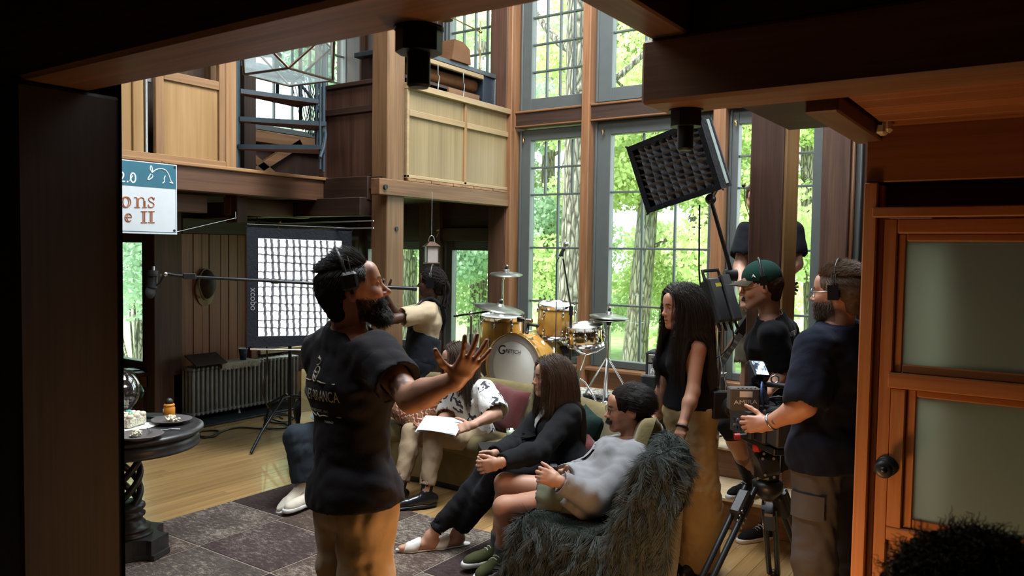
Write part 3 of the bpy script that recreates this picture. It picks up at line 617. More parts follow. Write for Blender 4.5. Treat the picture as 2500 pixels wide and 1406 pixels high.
# ---- black box table set on the seat with a drink
tb = thing('tray_box', 'low black box table standing on the sofa between the two women', 'box', at(1228, 1092, 5.35)-np.array([0, 0, 0.06]), YAW+0.2)
MB().box((-0.15, -0.14, -0.07), (0.15, 0.14, 0.055), 0.006).build('body', M['black'], tb); MB().box((-0.155, -0.145, 0.055), (0.155, 0.145, 0.066), 0.003).build('top', plain('black tray top', (0.02, 0.02, 0.02), 0.35), tb)
tc = thing('tumbler', 'small glass tumbler with pale drink standing on the black box', 'glass', at(1250, 1062, 5.42)-np.array([0, 0, 0.035]))
MB().lathe([(0.0, 0), (0.036, 0), (0.043, 0.075), (0.041, 0.075), (0.035, 0.006), (0, 0.006)], 20).build('glass', glassy('tumbler glass', (0.8, 0.85, 0.8), 0.12), tc)
MB().lathe([(0, 0.007), (0.034, 0.007), (0.0395, 0.062), (0, 0.062)], 20).build('drink', plain('pale drink', (0.6, 0.62, 0.5), 0.3), tc)
# ---- fur throw over the sofa end
fur_base = cloth('dark fur hide', (0.020, 0.026, 0.023), 1.0, 0)
pf = [(-0.03, 0.10), (-0.035, 0.22), (-0.03, 0.34), (0.0, 0.425), (0.06, 0.455), (0.2, 0.455), (0.38, 0.452), (0.54, 0.458), (0.64, 0.50), (0.70, 0.60), (0.755, 0.72), (0.80, 0.815), (0.86, 0.865), (0.93, 0.86), (1.0, 0.80), (1.02, 0.70), (1.02, 0.60)]
def pfi(u):
    s = u*(len(pf)-1); i = min(int(s), len(pf)-2); t = s-i; return (pf[i][0]*(1-t)+pf[i+1][0]*t, pf[i][1]*(1-t)+pf[i+1][1]*t)
def furpt(u, v):
    """u along the sofa profile, v 0..0.35 across the seat, 0.35..1 hanging down the end"""
    f, z = pfi(u); th_e = math.radians(3.2)
    if v < 0.35:
        th = math.radians(3.2+(18 if u < 0.6 else 13)*(1-v/0.35)); p = np.array(spt(th, f, z)); 
        return p+np.array([0, 0, 0.012*math.sin(20*u+9*v)])
    q = (v-0.35)/0.65; p = np.array(spt(th_e, f, z)); zz = 0.03 if u < 0.62 else 0.03+0.0*u
    fall = q; out = 0.05*math.sin(min(1, q*4)*PI/2)+0.03*math.sin(11*u+2)*q
    zl = z-(z-zz)*fall
    nx = np.array([math.sin(th_e), -math.cos(th_e), 0])
    return np.array([p[0], p[1], zl])+nx*out
NU, NV = 56, 48
m = MB().grid(lambda a, b: furpt(a, b), NU, NV)
thr = thing('fur_throw', 'shaggy dark grey green sheepskin throw draped over the right end of the sofa', 'throw', spt(math.radians(4), 0.5, 0.46))
hide = m.build('hide', fur_base, thr, world=True)
def hairmat(name, c0, c1, rough=0.5, tip=None):
    m_, t, b, _ = nt(name); hi = nd(t, 'ShaderNodeHairInfo'); c = ramp(t, hi.outputs['Random'], [(0, c0), (1, c1)])
    if tip: c = mixc(t, math_(t, 'MULTIPLY', math_(t, 'POWER', hi.outputs['Intercept'], 2.0), 0.7), c, tip)
    t.links.new(c, b.inputs['Base Color']); setp(b, rough=rough, spec=0.45); return m_
def strands(name, P, r0, r1, mat, parent=None):
    """P: (n, k, 3) world points -> one hair curves object"""
    n, k, _ = P.shape; hc = bpy.data.hair_curves.new(name); hc.add_curves([k]*n)
    loc = np.array(mat_of(parent).translation) if parent is not None else np.zeros(3)
    mi = mat_of(parent).inverted() if parent is not None else Matrix.Identity(4)
    Rm = np.array(mi.to_3x3()); Q = P.reshape(-1, 3) @ Rm.T + np.array(mi.translation)
    hc.attributes['position'].data.foreach_set('vector', Q.astype(np.float32).ravel())
    ra = hc.attributes.get('radius') or hc.attributes.new('radius', 'FLOAT', 'POINT')
    ra.data.foreach_set('value', np.tile(np.linspace(r0, r1, k), n).astype(np.float32)); hc.materials.append(mat)
    o = bpy.data.objects.new(name, hc); COL.objects.link(o)
    if parent is not None: o.parent = parent
    o['kind'] = 'stuff'; return o
n = 32000; U = RNG.random(n); V = RNG.random(n); Pts = np.zeros((n, 6, 3)); clump = RNG.integers(0, 1400, n); cd = RNG.normal(size=(1400, 3))
for i in range(n):
    p = furpt(U[i], V[i]); e = 0.004
    du = furpt(min(1, U[i]+e), V[i])-furpt(max(0, U[i]-e), V[i]); dv = furpt(U[i], min(1, V[i]+e))-furpt(U[i], max(0, V[i]-e))
    nm = np.cross(du, dv); nm /= (np.linalg.norm(nm)+1e-9)
    if nm[2] < 0 and V[i] < 0.35: nm = -nm
    if V[i] >= 0.35 and nm[1] > 0: nm = -nm
    c = int(U[i]*70)*20+int(V[i]*19); dr_ = cd[c % 1400]
    d = nm*0.34+np.array([0, 0, -0.62])+dr_*0.20+0.12*RNG.normal(size=3); d /= np.linalg.norm(d); L = RNG.uniform(0.03, 0.055)
    for j in range(6):
        s = j/5; Pts[i, j] = p+nm*0.006+d*L*s+np.array([0, 0, -0.022])*s*s+dr_*0.012*s*s
strands('fur', Pts, 0.0011, 0.0003, hairmat('grey green wool', (0.008, 0.011, 0.010), (0.032, 0.042, 0.038), 0.55, (0.085, 0.105, 0.09)), thr)
# ---- radiator with things on it
rd = thing('radiator', 'old grey cast iron column radiator standing below the board wall', 'radiator', (-7.11, 5.27, 0.02))
rmt = plain('radiator grey paint', (0.155, 0.15, 0.135), 0.4, 0.1, vary=0.2)
def section():
    m = MB()
    for k in range(4):
        xx = -0.082+k*0.055; m.tube([(xx, 0, 0.075), (xx, 0, 0.09), (xx, 0, 0.49), (xx, 0, 0.52)], [0.012, 0.0155, 0.0155, 0.012], 10)
    for z in (0.07, 0.52): m.tube([(-0.10, 0, z-0.0), (-0.09, 0, z), (0.09, 0, z), (0.10, 0, z)], [0.012, 0.022, 0.022, 0.012], 10)
    m.cyl((0.0, -0.0245, 0.07), (0.0, 0.0245, 0.07), 0.02, n=10); m.cyl((0, -0.0245, 0.52), (0, 0.0245, 0.52), 0.02, n=10)
    return m
s0 = section().build('section', rmt, rd); s0.location = (0, -0.65, 0)
for i in range(1, 26):
    o = s0.copy(); COL.objects.link(o); o.location = (0, -0.65+i*0.052, 0)
for yy in (-0.65, -0.1, 0.65):
    MB().tube([(0.05, yy, 0.05), (0.06, yy, 0.02), (0.065, yy, 0.001)], [0.016, 0.013, 0.018], 8).build('foot', rmt, rd)
MB().cyl((0.02, 0.69, 0.07), (0.02, 0.76, 0.07), 0.012, n=10).build('valve', M['steel'], rd)
ct = thing('folded_cover', 'dark brown leather folder lying tilted on the left end of the radiator', 'folder', (-7.08, 4.78, 0.585))
MB().box((-0.10, -0.18, 0), (0.12, 0.18, 0.012), 0.003, Matrix.Rotation(0.42, 4, 'Y') @ Matrix.Translation((0, 0, 0.05))).build('cover', cloth('brown leather', (0.03, 0.02, 0.016), 0.5, fold=0.1), ct)
fr = thing('fringed_mat', 'pale fringed woven mat draped over the radiator top', 'mat', (-7.11, 5.12, 0.566))
MB().box((-0.11, -0.20, 0), (0.115, 0.26, 0.006), 0.002).build('weave', cloth('oat weave', (0.34, 0.31, 0.25), fold=0.8), fr)
P_ = np.zeros((420, 5, 3)); 
for i in range(420):
    yy = 4.92+0.46*RNG.random(); l = RNG.uniform(0.03, 0.07)
    for j in range(5): s = j/4; P_[i, j] = (-6.996+0.02*math.sin(s*2)+0.006*RNG.normal(), yy+0.012*RNG.normal()*s, 0.572-l*s*s)
strands('fringe', P_, 0.0022, 0.0012, cloth('oat thread', (0.42, 0.39, 0.32)), fr)
cp = thing('paper_cup', 'dark blue patterned paper cup standing on the radiator mat', 'cup', (-7.10, 5.26, 0.573))
cm_, ctt, cb, _ = nt('blue cup print'); vo = nd(ctt, 'ShaderNodeTexVoronoi'); vo.inputs['Scale'].default_value = 55; ctt.links.new(objcoord(ctt), vo.inputs['Vector']); ctt.links.new(ramp(ctt, vo.outputs['Distance'], [(0.1, (0.35, 0.42, 0.5)), (0.2, (0.012, 0.02, 0.05))]), cb.inputs['Base Color']); setp(cb, rough=0.4)
MB().lathe([(0, 0), (0.033, 0), (0.047, 0.118)], 24).build('wall', cm_, cp); MB().lathe([(0.047, 0.118), (0.0495, 0.121), (0.047, 0.124), (0.0455, 0.12), (0.035, 0.02), (0, 0.02)], 24).build('rim', M['white'], cp)
# ---- fencing mask on the board wall
fmk = thing('fencing_mask', 'old fencing mask with dark mesh face and pale bib hanging on the board wall', 'mask', (-7.295, 4.93, 1.38))
msh, mt_, mb_, _ = nt('mask mesh'); ww = nd(mt_, 'ShaderNodeTexBrick'); mt_.links.new(mapping(mt_, objcoord(mt_), (40, 40, 40)), ww.inputs['Vector']); mt_.links.new(ramp(mt_, ww.outputs['Fac'], [(0, (0.028, 0.026, 0.024)), (1, (0.08, 0.075, 0.065))]), mb_.inputs['Base Color']); setp(mb_, rough=0.6)
def egg(u, v, sx_, sy_, sz_, x0):
    a = 2*PI*u; t = v*PI/2; r = math.sin(t); z = r*math.sin(a); k = 1-0.28*max(0, -z)
    return (x0+sx_*math.cos(t), sy_*r*math.cos(a)*k, sz_*z)
MB().grid(lambda u, v: egg(u, v, 0.13, 0.082, 0.155, 0.03), 28, 10, True, True).build('mesh_face', msh, fmk)
MB().tube([egg(u, 1.0, 0, 0.084, 0.157, 0.034) for u in np.linspace(0, 1, 30, endpoint=False)], 0.010, 8, closed=True).build('rim', cloth('mask trim', (0.26, 0.22, 0.15)), fmk)
def bib(u, v):
    a = PI+PI*u; k = 1+0.35*v; return (0.028-0.01*v+0.008*math.sin(12*u), 0.088*k*math.cos(a), 0.162*math.sin(a)*(1+0.28*v)-0.02*v)
MB().grid(bib, 24, 5).build('bib', cloth('mask bib', (0.26, 0.21, 0.14)), fmk)
MB().tube([(0.03, -0.085, 0.05), (0.02, -0.115, -0.02), (0.02, -0.11, -0.10), (0.03, -0.07, -0.14)], 0.008, 6).build('strap', cloth('mask strap', (0.16, 0.12, 0.08)), fmk)
# ---- carved pedestal table and what is on it
tx, ty = -4.31, 2.42
tmat = plain('ebonised table wood', (0.026, 0.024, 0.024), 0.38, 0.0, 0.5, vary=0.35, scale=20)
tbl = thing('pedestal_table', 'round black pedestal table with twisted open column beside the left post', 'table', (tx, ty, 0.0095))
MB().lathe([(0, 0.735), (0.37, 0.735), (0.385, 0.733), (0.402, 0.724), (0.405, 0.712), (0.395, 0.70), (0.385, 0.695), (0.375, 0.69), (0.0, 0.69)], 64).build('top', tmat, tbl)
MB().lathe([(0, 0.691), (0.375, 0.69), (0.382, 0.66), (0.380, 0.635), (0.385, 0.628), (0.372, 0.618), (0.0, 0.618)], 64).build('apron', tmat, tbl)
MB().lathe([(0, 0.618), (0.085, 0.618), (0.088, 0.60), (0.078, 0.59), (0.088, 0.575), (0.080, 0.555), (0.07, 0.55), (0.0, 0.55)], 32).build('capital', tmat, tbl)
for k in range(4):
    MB().tube([(0.062*math.cos(a), 0.062*math.sin(a), z) for z, a in ((0.29+0.27*s, k*PI/2+s*1.25*PI) for s in np.linspace(0, 1, 22))], 0.019, 10).build('twist', tmat, tbl)
MB().lathe([(0, 0.30), (0.07, 0.30), (0.088, 0.285), (0.09, 0.27), (0.078, 0.255), (0.076, 0.245), (0.09, 0.235), (0.088, 0.222), (0.074, 0.21), (0.078, 0.195), (0.092, 0.18), (0.094, 0.165), (0.12, 0.158), (0.115, 0.145), (0.11, 0.14), (0.128, 0.125), (0.13, 0.115), (0, 0.115)], 36).build('turning', tmat, tbl)
def base_poly(s, c, n=7):
    out = []
    for q in range(4):
        a = q*PI/2; R2 = Matrix.Rotation(a, 2)
        for (x_, y_) in [(s, -c), (s, c)]+[(s-0.055*math.sin(PI*t)-(0.0 if True else 0), c+(s-2*c)*0+ (s-c-c*0)*t) for t in ()]: out.append(tuple(R2 @ Vector((x_, y_))))
        p0 = Vector((s, c)); p1 = Vector((c, s))
        for t in np.linspace(0.12, 0.88, n):
            p = p0.lerp(p1, t); cc = Vector((1, 1)).normalized(); p = p-cc*0.05*math.sin(PI*t)**0.6; out.append(tuple(R2 @ p))
    return out
BR_ = Matrix.Rotation(math.radians(22), 4, 'Z')
MB().prism(base_poly(0.205, 0.075), 0.085, BR_, 0.03).build('base', tmat, tbl); MB().prism(base_poly(0.218, 0.07), 0.028, BR_, 0.004).build('foot_moulding', tmat, tbl)
ztb = 0.0095+0.735
platem = plain('mauve grey stoneware', (0.125, 0.11, 0.11), 0.3, vary=0.1); crm = plain('cream icing', (0.72, 0.66, 0.5), 0.6, vary=0.15, scale=60, bumpy=0.6); spk = plain('sprinkle icing', (0.6, 0.52, 0.3), 0.6, vary=0.1)
def spr(name):
    m_, t, b, _ = nt(name); vo = nd(t, 'ShaderNodeTexVoronoi'); vo.inputs['Scale'].default_value = 150; t.links.new(position(t), vo.inputs['Vector'])
    hs = nd(t, 'ShaderNodeHueSaturation'); hs.inputs['Saturation'].default_value = 0.8; hs.inputs['Value'].default_value = 0.6; t.links.new(vo.outputs['Color'], hs.inputs['Color'])
    t.links.new(mixc(t, ramp(t, vo.outputs['Distance'], [(0.35, (1, 1, 1)), (0.45, (0, 0, 0))]), (0.72, 0.66, 0.46), hs.outputs[0]), b.inputs['Base Color']); setp(b, rough=0.6); return m_
sprm = spr('sprinkled icing')
def plate(px, py, r, label, seed):
    p = onZ(px, py, ztb); o = thing('plate', label, 'plate', p, group=None)
    MB().lathe([(0, 0), (r*0.55, 0), (r*0.6, 0.004), (r*0.97, 0.022), (r, 0.026), (r*0.985, 0.028), (r*0.6, 0.010), (0, 0.008)], 40).build('dish', platem, o); return o, p
def blob(name, p, sx_, sy_, sz_, seed, mat, label):
    o = thing(name, label, 'cake', p); rg = np.random.default_rng(seed); m = MB()
    for i in range(26): m.sphere((rg.uniform(-sx_, sx_), rg.uniform(-sy_, sy_), sz_*0.2+rg.uniform(0, sz_*0.6)), (rg.uniform(.005, .013), rg.uniform(.005, .012), rg.uniform(.004, .010)), 8, 5)
    m.build('crumb', mat, o, kind='stuff'); m = MB()
    for i in range(4): m.sphere((rg.uniform(-sx_, sx_)*.6, rg.uniform(-sy_, sy_)*.6, sz_*0.9), (.012, .012, .010), 10, 7)
    m.build('icing', crm, o, kind='stuff'); return o
pl, pp = plate(419, 1033, 0.112, 'grey plate with cake crumbs at the far edge of the black table', 1); blob('cake_slice', pp+np.array([0, 0, 0.010]), 0.045, 0.03, 0.03, 3, sprm, 'smeared leftover cake on the far grey plate')
pl, pp = plate(342, 1071, 0.118, 'grey plate with a fork at the near edge of the black table', 2); blob('cake_slice', pp+np.array([-0.025, -0.01, 0.010]), 0.03, 0.025, 0.032, 5, sprm, 'small heap of leftover cake on the near grey plate')
def fork(p, rz, tilt, label):
    o = thing('fork', label, 'fork', M=Matrix.Translation(vec(p)) @ Matrix.Rotation(rz, 4, 'Z') @ Matrix.Rotation(tilt, 4, 'Y')); m = MB()
    m.tube([(-0.09, 0, 0.004), (-0.05, 0, 0.003), (0.03, 0, 0.004), (0.05, 0, 0.009)], [0.004, 0.0035, 0.0025, 0.004], 6); m.build('handle', M['steel'], o); m = MB()
    for k in range(4): m.tube([(0.048, (k-1.5)*0.005, 0.009), (0.065, (k-1.5)*0.0062, 0.008), (0.095, (k-1.5)*0.0058, 0.004)], 0.0012, 5)
    m.build('tines', M['steel'], o)
fork(pp+np.array([0.02, 0.04, 0.035]), 2.5, 0.35, 'fork leaning on the near grey plate'); fork(onZ(395, 1052, ztb)+np.array([0, 0, 0.002]), 0.9, 0, 'fork lying on the black table between the plates')
tp = onZ(318, 1043, ztb); tr_ = thing('cake_tray', 'white cake board with scalloped edge on the black table', 'tray', tp, YAW-0.25)
MB().box((-0.17, -0.11, 0.0), (0.12, 0.11, 0.008), 0.003).build('board', M['white'], tr_)
ck = thing('cake', 'remaining block of white iced sprinkle cake on its board', 'cake', tp+np.array([0, 0, 0.009]), YAW-0.25)
MB().box((-0.16, -0.075, 0), (0.055, 0.075, 0.06), 0.012).build('sponge', sprm, ck); m = MB()
for i in range(7):
    for s in (-1, 0, 1): m.sphere((-0.145+i*0.031, s*0.05, 0.062), (0.019, 0.021, 0.016), 10, 7); 
for i in range(7): m.sphere((-0.145+i*0.031, -0.05, 0.078), (0.008, 0.008, 0.010), 8, 6)
m.build('piping', crm, ck, kind='stuff'); m = MB()
for i in range(4): m.sphere((-0.13+i*0.05, 0.02*(-1)**i, 0.078), (0.014, 0.012, 0.007), 8, 6)
m.build('teal_icing', plain('teal icing', (0.10, 0.42, 0.40), 0.5), ck, kind='stuff')
kf = thing('knife', 'cake knife with dark handle lying behind the cake', 'knife', onZ(352, 1022, ztb)+np.array([0, 0, 0.002]), YAW+0.1)
MB().box((-0.02, -0.012, 0), (0.11, 0.012, 0.016), 0.006).build('handle', M['blackmet'], kf); MB().box((-0.2, -0.015, 0.004), (-0.018, 0.012, 0.007), 0.001).build('blade', M['steel'], kf)
gl = thing('globe_lamp', 'large mirrored glass globe on the black table half behind the left post', 'lamp', onZ(282, 1033, ztb))
gr = 0.133; MB().sphere((0, 0, 0.055+gr), gr, 40, 24).build('globe', plain('smoked mirror glass', (0.22, 0.21, 0.21), 0.04, 0.95), gl); MB().lathe([(0, 0), (0.07, 0), (0.07, 0.012), (0.03, 0.03), (0.045, 0.075), (0, 0.075)], 24).build('base', M['iron'], gl)
bo = thing('sauce_bottle', 'small orange bottle with black cap standing at the back of the black table', 'bottle', onZ(413, 1015, ztb))
orm = plain('orange plastic', (0.62, 0.22, 0.02), 0.35); MB().lathe([(0, 0), (0.032, 0), (0.034, 0.006), (0.034, 0.05), (0.030, 0.056), (0.030, 0.06), (0.033, 0.066), (0.028, 0.074), (0, 0.074)], 24).build('body', orm, bo)
MB().lathe([(0, 0.074), (0.022, 0.074), (0.023, 0.09), (0.016, 0.10), (0.010, 0.108), (0, 0.11)], 18).build('cap', M['black'], bo)
MB().lathe([(0.0345, 0.012), (0.0348, 0.012), (0.0348, 0.045), (0.0345, 0.045)], 12, a0=3.6, a1=4.7).build('label', M['white'], bo)
sc_ = thing('saucer', 'small pale dish on the bay window sill', 'dish', (-7.62, 4.34, 0.515)); MB().lathe([(0, 0), (0.05, 0), (0.085, 0.012), (0.08, 0.014), (0.05, 0.006), (0, 0.006)], 28).build('dish', M['steel'], sc_)
lf = plain('dark leaf', (0.012, 0.035, 0.012), 0.4); pt = thing('potted_plant', 'dark leaved plant half hidden behind the mirrored globe', 'plant', onZ(300, 1020, ztb))
MB().lathe([(0, 0), (0.04, 0), (0.055, 0.08), (0.05, 0.08), (0.04, 0.01), (0, 0.01)], 20).build('pot', M['iron'], pt)
for (px, py, d, w_, ang) in ((322, 905, 4.62, 0.05, 0.2), (350, 958, 4.62, 0.055, 1.5)):
    tip = at(px, py, d); bs = np.array(pt.location)+np.array([0, 0, 0.08]); mid = (tip+bs)/2+np.array([0, 0, 0.05]); c = curve_pts([bs, mid, tip], 14); m = MB(); m.tube(c[:8], 0.004, 6)
    s = RIGHT*math.cos(ang)+UP*math.sin(ang); t = vec(np.array(c[-1])-np.array(c[6])); L = t.length; tn = np.array(t.normalized()); sd = np.cross(tn, AWAY); sd /= np.linalg.norm(sd)
    def lfn(u, v): return np.array(c[6])+tn*L*v+sd*(2*u-1)*w_*math.sin(PI*min(1, v*0.97+0.02))**0.8+AWAY*0.012*(2*u-1)**2
    m.grid(lfn, 5, 10); m.build('leaf', lf, pt, world=True)
# ---- hardware of the low bay
def hexbolt(label, p, s):
    o = thing('tie_bolt', label, 'bolt', p); m = MB(); n = 8
    m.cyl((0, 0, 0), (0, 0, -0.055*s), 0.052*s, n=n, smooth=False); m.build('nut', M['iron'], o)
    m = MB(); m.cyl((0, 0, -0.05*s), (0, 0, -0.125*s), 0.026*s, n=20); m.cyl((0, 0, -0.125*s), (0, 0, -0.131*s), 0.026*s, 0.021*s, n=20); m.build('rod', M['iron'], o)
    MB().cyl((0, 0, -0.004), (0, 0, 0), 0.056*s, n=20).build('washer', M['iron'], o)
hexbolt('large black iron nut and bolt end hanging from the left foreground beam', onZ(1006, 62, 2.2)+np.array([0, 0.02, 0.0]), 0.88)
hexbolt('large black iron nut and bolt end under the right foreground beam', onZ(1675, 268, 2.2), 0.92)
pr = np.array([-0.51, 2.86, 2.205]); ps = thing('motion_sensor', 'small ivory motion sensor on the joist above the door', 'sensor', pr)
ivory = plain('ivory plastic', (0.55, 0.50, 0.36), 0.45, vary=0.05)
MB().box((0, -0.032, -0.032), (0.028, 0.032, 0.032), 0.006).build('case', ivory, ps); MB().box((0.024, -0.028, -0.026), (0.045, 0.028, 0.022), 0.012).build('lens', plain('milky lens', (0.66, 0.62, 0.5), 0.3), ps)
MB().box((0.004, -0.034, -0.006), (0.02, -0.031, 0.004), 0.001).build('slot', M['black'], ps)
# ---- banner
XS = -5.36
TRb, BRb, TLb = onX(432, 403, XS), onX(430, 573, XS), onX(295, 390, XS)
ylo = TLb[1]-0.75; bz0, bz1 = BRb[2], TRb[2]; by1 = TRb[1]; zb = onX(432, 462, XS)[2]
bn = thing('banner', 'white vinyl banner with teal header hanging below the gallery', 'banner', (XS, by1, bz1)); vin = plain('white vinyl', (0.62, 0.66, 0.70), 0.45, vary=0.03); teal = plain('teal print', (0.022, 0.125, 0.185), 0.5, vary=0.05); bron = plain('copper print', (0.38, 0.13, 0.055), 0.5, vary=0.05)
MB().box((XS-0.006, ylo, bz0), (XS, by1, bz1), 0.002).build('sheet', vin, bn, world=True)
MB().box((XS-0.001, ylo, zb), (XS+0.002, by1-0.008, bz1-0.006), 0).build('header', teal, bn, world=True)
MB().box((XS-0.001, ylo, bz0+0.014), (XS+0.0015, by1-0.012, bz0+0.018), 0).build('border_line', teal, bn, world=True); MB().box((XS-0.001, by1-0.012, bz0+0.014), (XS+0.0015, by1-0.009, zb), 0).build('border_line', teal, bn, world=True)
for (yy, zz) in ((by1-0.02, bz1-0.02), (by1-0.025, bz0+0.03)): MB().cyl((XS, yy, zz), (XS+0.004, yy, zz), 0.009, n=12).build('eyelet', M['iron'], bn, world=True)
BM = Matrix([[0, 0, 1, 0], [1, 0, 0, 0], [0, 1, 0, 0], [0, 0, 0, 1]])          # text x -> +y, y -> z, faces +x
def BT(px, py): q = onX(px, py, XS); return Matrix.Translation((XS+0.0022, q[1], q[2])) @ BM
def strokes(name, polys, r, mat, parent, Mx, world=True):
    m = MB()
    for pl_ in polys: m.tube([tuple(Mx @ Vector((p[0], p[1], 0))) for p in pl_], r, 6)
    return m.build(name, mat, parent, world=True, kind='stuff' if len(polys) > 1 else None)
mpp = (onX(400, 480, XS)-onX(300, 480, XS))[1]/100          # metres per photo pixel on the banner
def bpoly(pts): return [(onX(x_, y_, XS)[1], onX(x_, y_, XS)[2]) for x_, y_ in pts]
def bstroke(name, polys, r, mat): 
    m = MB()
    for pl_ in polys: m.tube([(XS+0.002, a, b) for a, b in (bpoly(pl_))], r, 6)
    return m.build(name, mat, bn, world=True, kind='stuff' if len(polys) > 1 else None)
wp = plain('white print', (0.72, 0.75, 0.76), 0.5, vary=0.02)
bstroke('animal_outline', [curve_pts([(371, 421), (381, 414), (393, 412), (404, 416), (412, 428), (416, 441), (422, 448), (413, 445)], 30), curve_pts([(371, 422), (366, 413), (368, 405), (371, 412), (371, 422)], 14), curve_pts([(368, 424), (363, 432), (360, 439), (365, 438), (372, 432), (372, 428)], 16), curve_pts([(403, 429), (400, 437), (401, 443), (396, 448)], 12), [(370, 427), (371.5, 427)]], 0.0042, wp)
text('2.0', 'lettering', wp, bn, BT(311, 434), 0.105, spacing=1.05)
bstroke('zero_slash', [[(316, 441), (324, 428)]], 0.003, wp)
def inline(name, polys): return bstroke(name, polys, 0.0036, bron)
def el(cx, cy, rx, ry, n=22, a0=0, a1=360): return [(cx+rx*math.cos(math.radians(a)), cy+ry*math.sin(math.radians(a))) for a in np.linspace(a0, a1, n)]
inline('lettering', [el(307, 493, 12, 13), el(307, 493, 7, 12), [(328, 482), (334, 482), (334, 505)], [(337, 484), (337, 505)], [(328, 506), (341, 506)], curve_pts([(337, 488), (343, 482), (350, 484), (351, 490), (351, 505)], 14), [(354, 490), (354, 505)], [(347, 506), (358, 506)],
    curve_pts([(376, 488), (370, 481), (363, 485), (365, 491), (373, 495), (376, 501), (370, 506), (364, 505), (362, 499)], 24), [(376, 482), (376, 488)], [(362, 499), (362, 506)]])
inline('lettering', [el(313, 531, 8, 10, 20, 40, 360), [(305, 530), (321, 530)], el(315, 531, 5, 9, 12, 60, 300), [(344, 516), (359, 516)], [(344, 543), (359, 543)], [(349, 517), (349, 543)], [(353, 517), (353, 543)], [(362, 516), (377, 516)], [(362, 543), (377, 543)], [(367, 517), (367, 543)], [(371, 517), (371, 543)]])
for (px_, py_) in ((300, 500),): inline('lettering', [el(278, 493, 10, 13), [(290, 531), (284, 521)]])
hk = at(575, 532, 6.3); ws = thing('banner_wire', 'thin wire tying the banner corner to a hook under the beam', 'wire', hk)
MB().tube([tuple(BRb+np.array([0.0, 0, 0.02])), tuple(hk)], 0.0016, 5).build('line', M['steel'], ws, world=True); MB().tube([tuple(hk+np.array(q)) for q in ((0, 0, 0.05), (0, 0, 0.012), (0.008, 0, 0), (0, 0, -0.01), (-0.008, 0, 0))], 0.003, 6).build('hook', M['steel'], ws, world=True)
for yy in (by1-0.02, by1-0.9): MB().tube([(XS, yy, bz1-0.02), (XB+0.03, yy, 2.40)], 0.002, 5).build('cord', M['steel'], bn, world=True)
# ---- pendant lantern (square sided cuboctahedron of glass)
pF, pB = at(704, 166, 4.9), at(707, 210, 5.44); pc = (pF+pB)/2; ax = (pB-pF)/2; ax[2] = 0; rd_ = np.linalg.norm(ax); a1 = ax/rd_; a2 = np.cross(UP, a1); zc = pc[2]
low = [pc+rd_*(a1*math.cos(t)+a2*math.sin(t)) for t in (0, PI/2, PI, 1.5*PI)]; ed = rd_*math.sqrt(2)
mid = [pc+ed*(a1*math.cos(t)+a2*math.sin(t))+UP*(ed/math.sqrt(2)) for t in (PI/4, .75*PI, 1.25*PI, 1.75*PI)]; top = [p+UP*ed*math.sqrt(2) for p in low]
pd = thing('pendant_lantern', 'faceted glass pendant lantern with dark metal edges hanging above the stair', 'lamp', pc+UP*ed)
edges = [(low[i], low[(i+1) % 4]) for i in range(4)]+[(top[i], top[(i+1) % 4]) for i in range(4)]
for i in range(4): edges += [(mid[i], low[i]), (mid[i], low[(i+1) % 4]), (mid[i], top[i]), (mid[i], top[(i+1) % 4])]
cop = plain('copper bronze came', (0.13, 0.085, 0.06), 0.35, 0.8)
for a, b in edges: MB().cyl(a, b, 0.0085, n=8).build('edge_bar', cop, pd, world=True)
fg = bpy.data.materials.new('hazy glass'); fg.use_nodes = True; t = fg.node_tree; t.nodes.clear(); o_ = nd(t, 'ShaderNodeOutputMaterial'); a_ = nd(t, 'ShaderNodeBsdfTransparent'); b_ = nd(t, 'ShaderNodeBsdfTranslucent'); c_ = nd(t, 'ShaderNodeBsdfGlossy'); x1 = nd(t, 'ShaderNodeMixShader'); x2 = nd(t, 'ShaderNodeMixShader')
a_.inputs[0].default_value = (0.95, 0.99, 0.99, 1); b_.inputs[0].default_value = (0.9, 0.94, 0.95, 1); c_.inputs['Roughness'].default_value = 0.05; x1.inputs[0].default_value = 0.11; x2.inputs[0].default_value = 0.15
t.links.new(a_.outputs[0], x1.inputs[1]); t.links.new(b_.outputs[0], x1.inputs[2]); t.links.new(x1.outputs[0], x2.inputs[1]); t.links.new(c_.outputs[0], x2.inputs[2]); t.links.new(x2.outputs[0], o_.inputs[0])
faces = [low, top]+[[low[(i+1) % 4], mid[i], low[i]][::1] if False else [mid[i], low[(i+1) % 4], top[(i+1) % 4], mid[(i+1) % 4]][::1] for i in range(4)]
faces = [low, top]
for i in range(4): faces += [[mid[i], low[i], low[(i+1) % 4]], [mid[i], top[i], top[(i+1) % 4]], [low[(i+1) % 4], mid[i], top[(i+1) % 4], mid[(i+1) % 4]]]
for f in faces:
    f = [np.array(p) for p in f]; n_ = np.cross(f[1]-f[0], f[2]-f[0]); n_ /= np.linalg.norm(n_); m = MB(); v = [p+n_*0.0015 for p in f]+[p-n_*0.0015 for p in f]; k = len(f)
    m.add(v, [tuple(range(k)), tuple(range(k, 2*k))[::-1]]+[(i, (i+1) % k, k+(i+1) % k, k+i)[::-1] for i in range(k)]); m.build('glass_pane', fg, pd, world=True)
MB().cyl(pc+UP*ed*math.sqrt(2), pc+UP*(6.3-zc), 0.006, n=8).build('chain', M['iron'], pd, world=True)
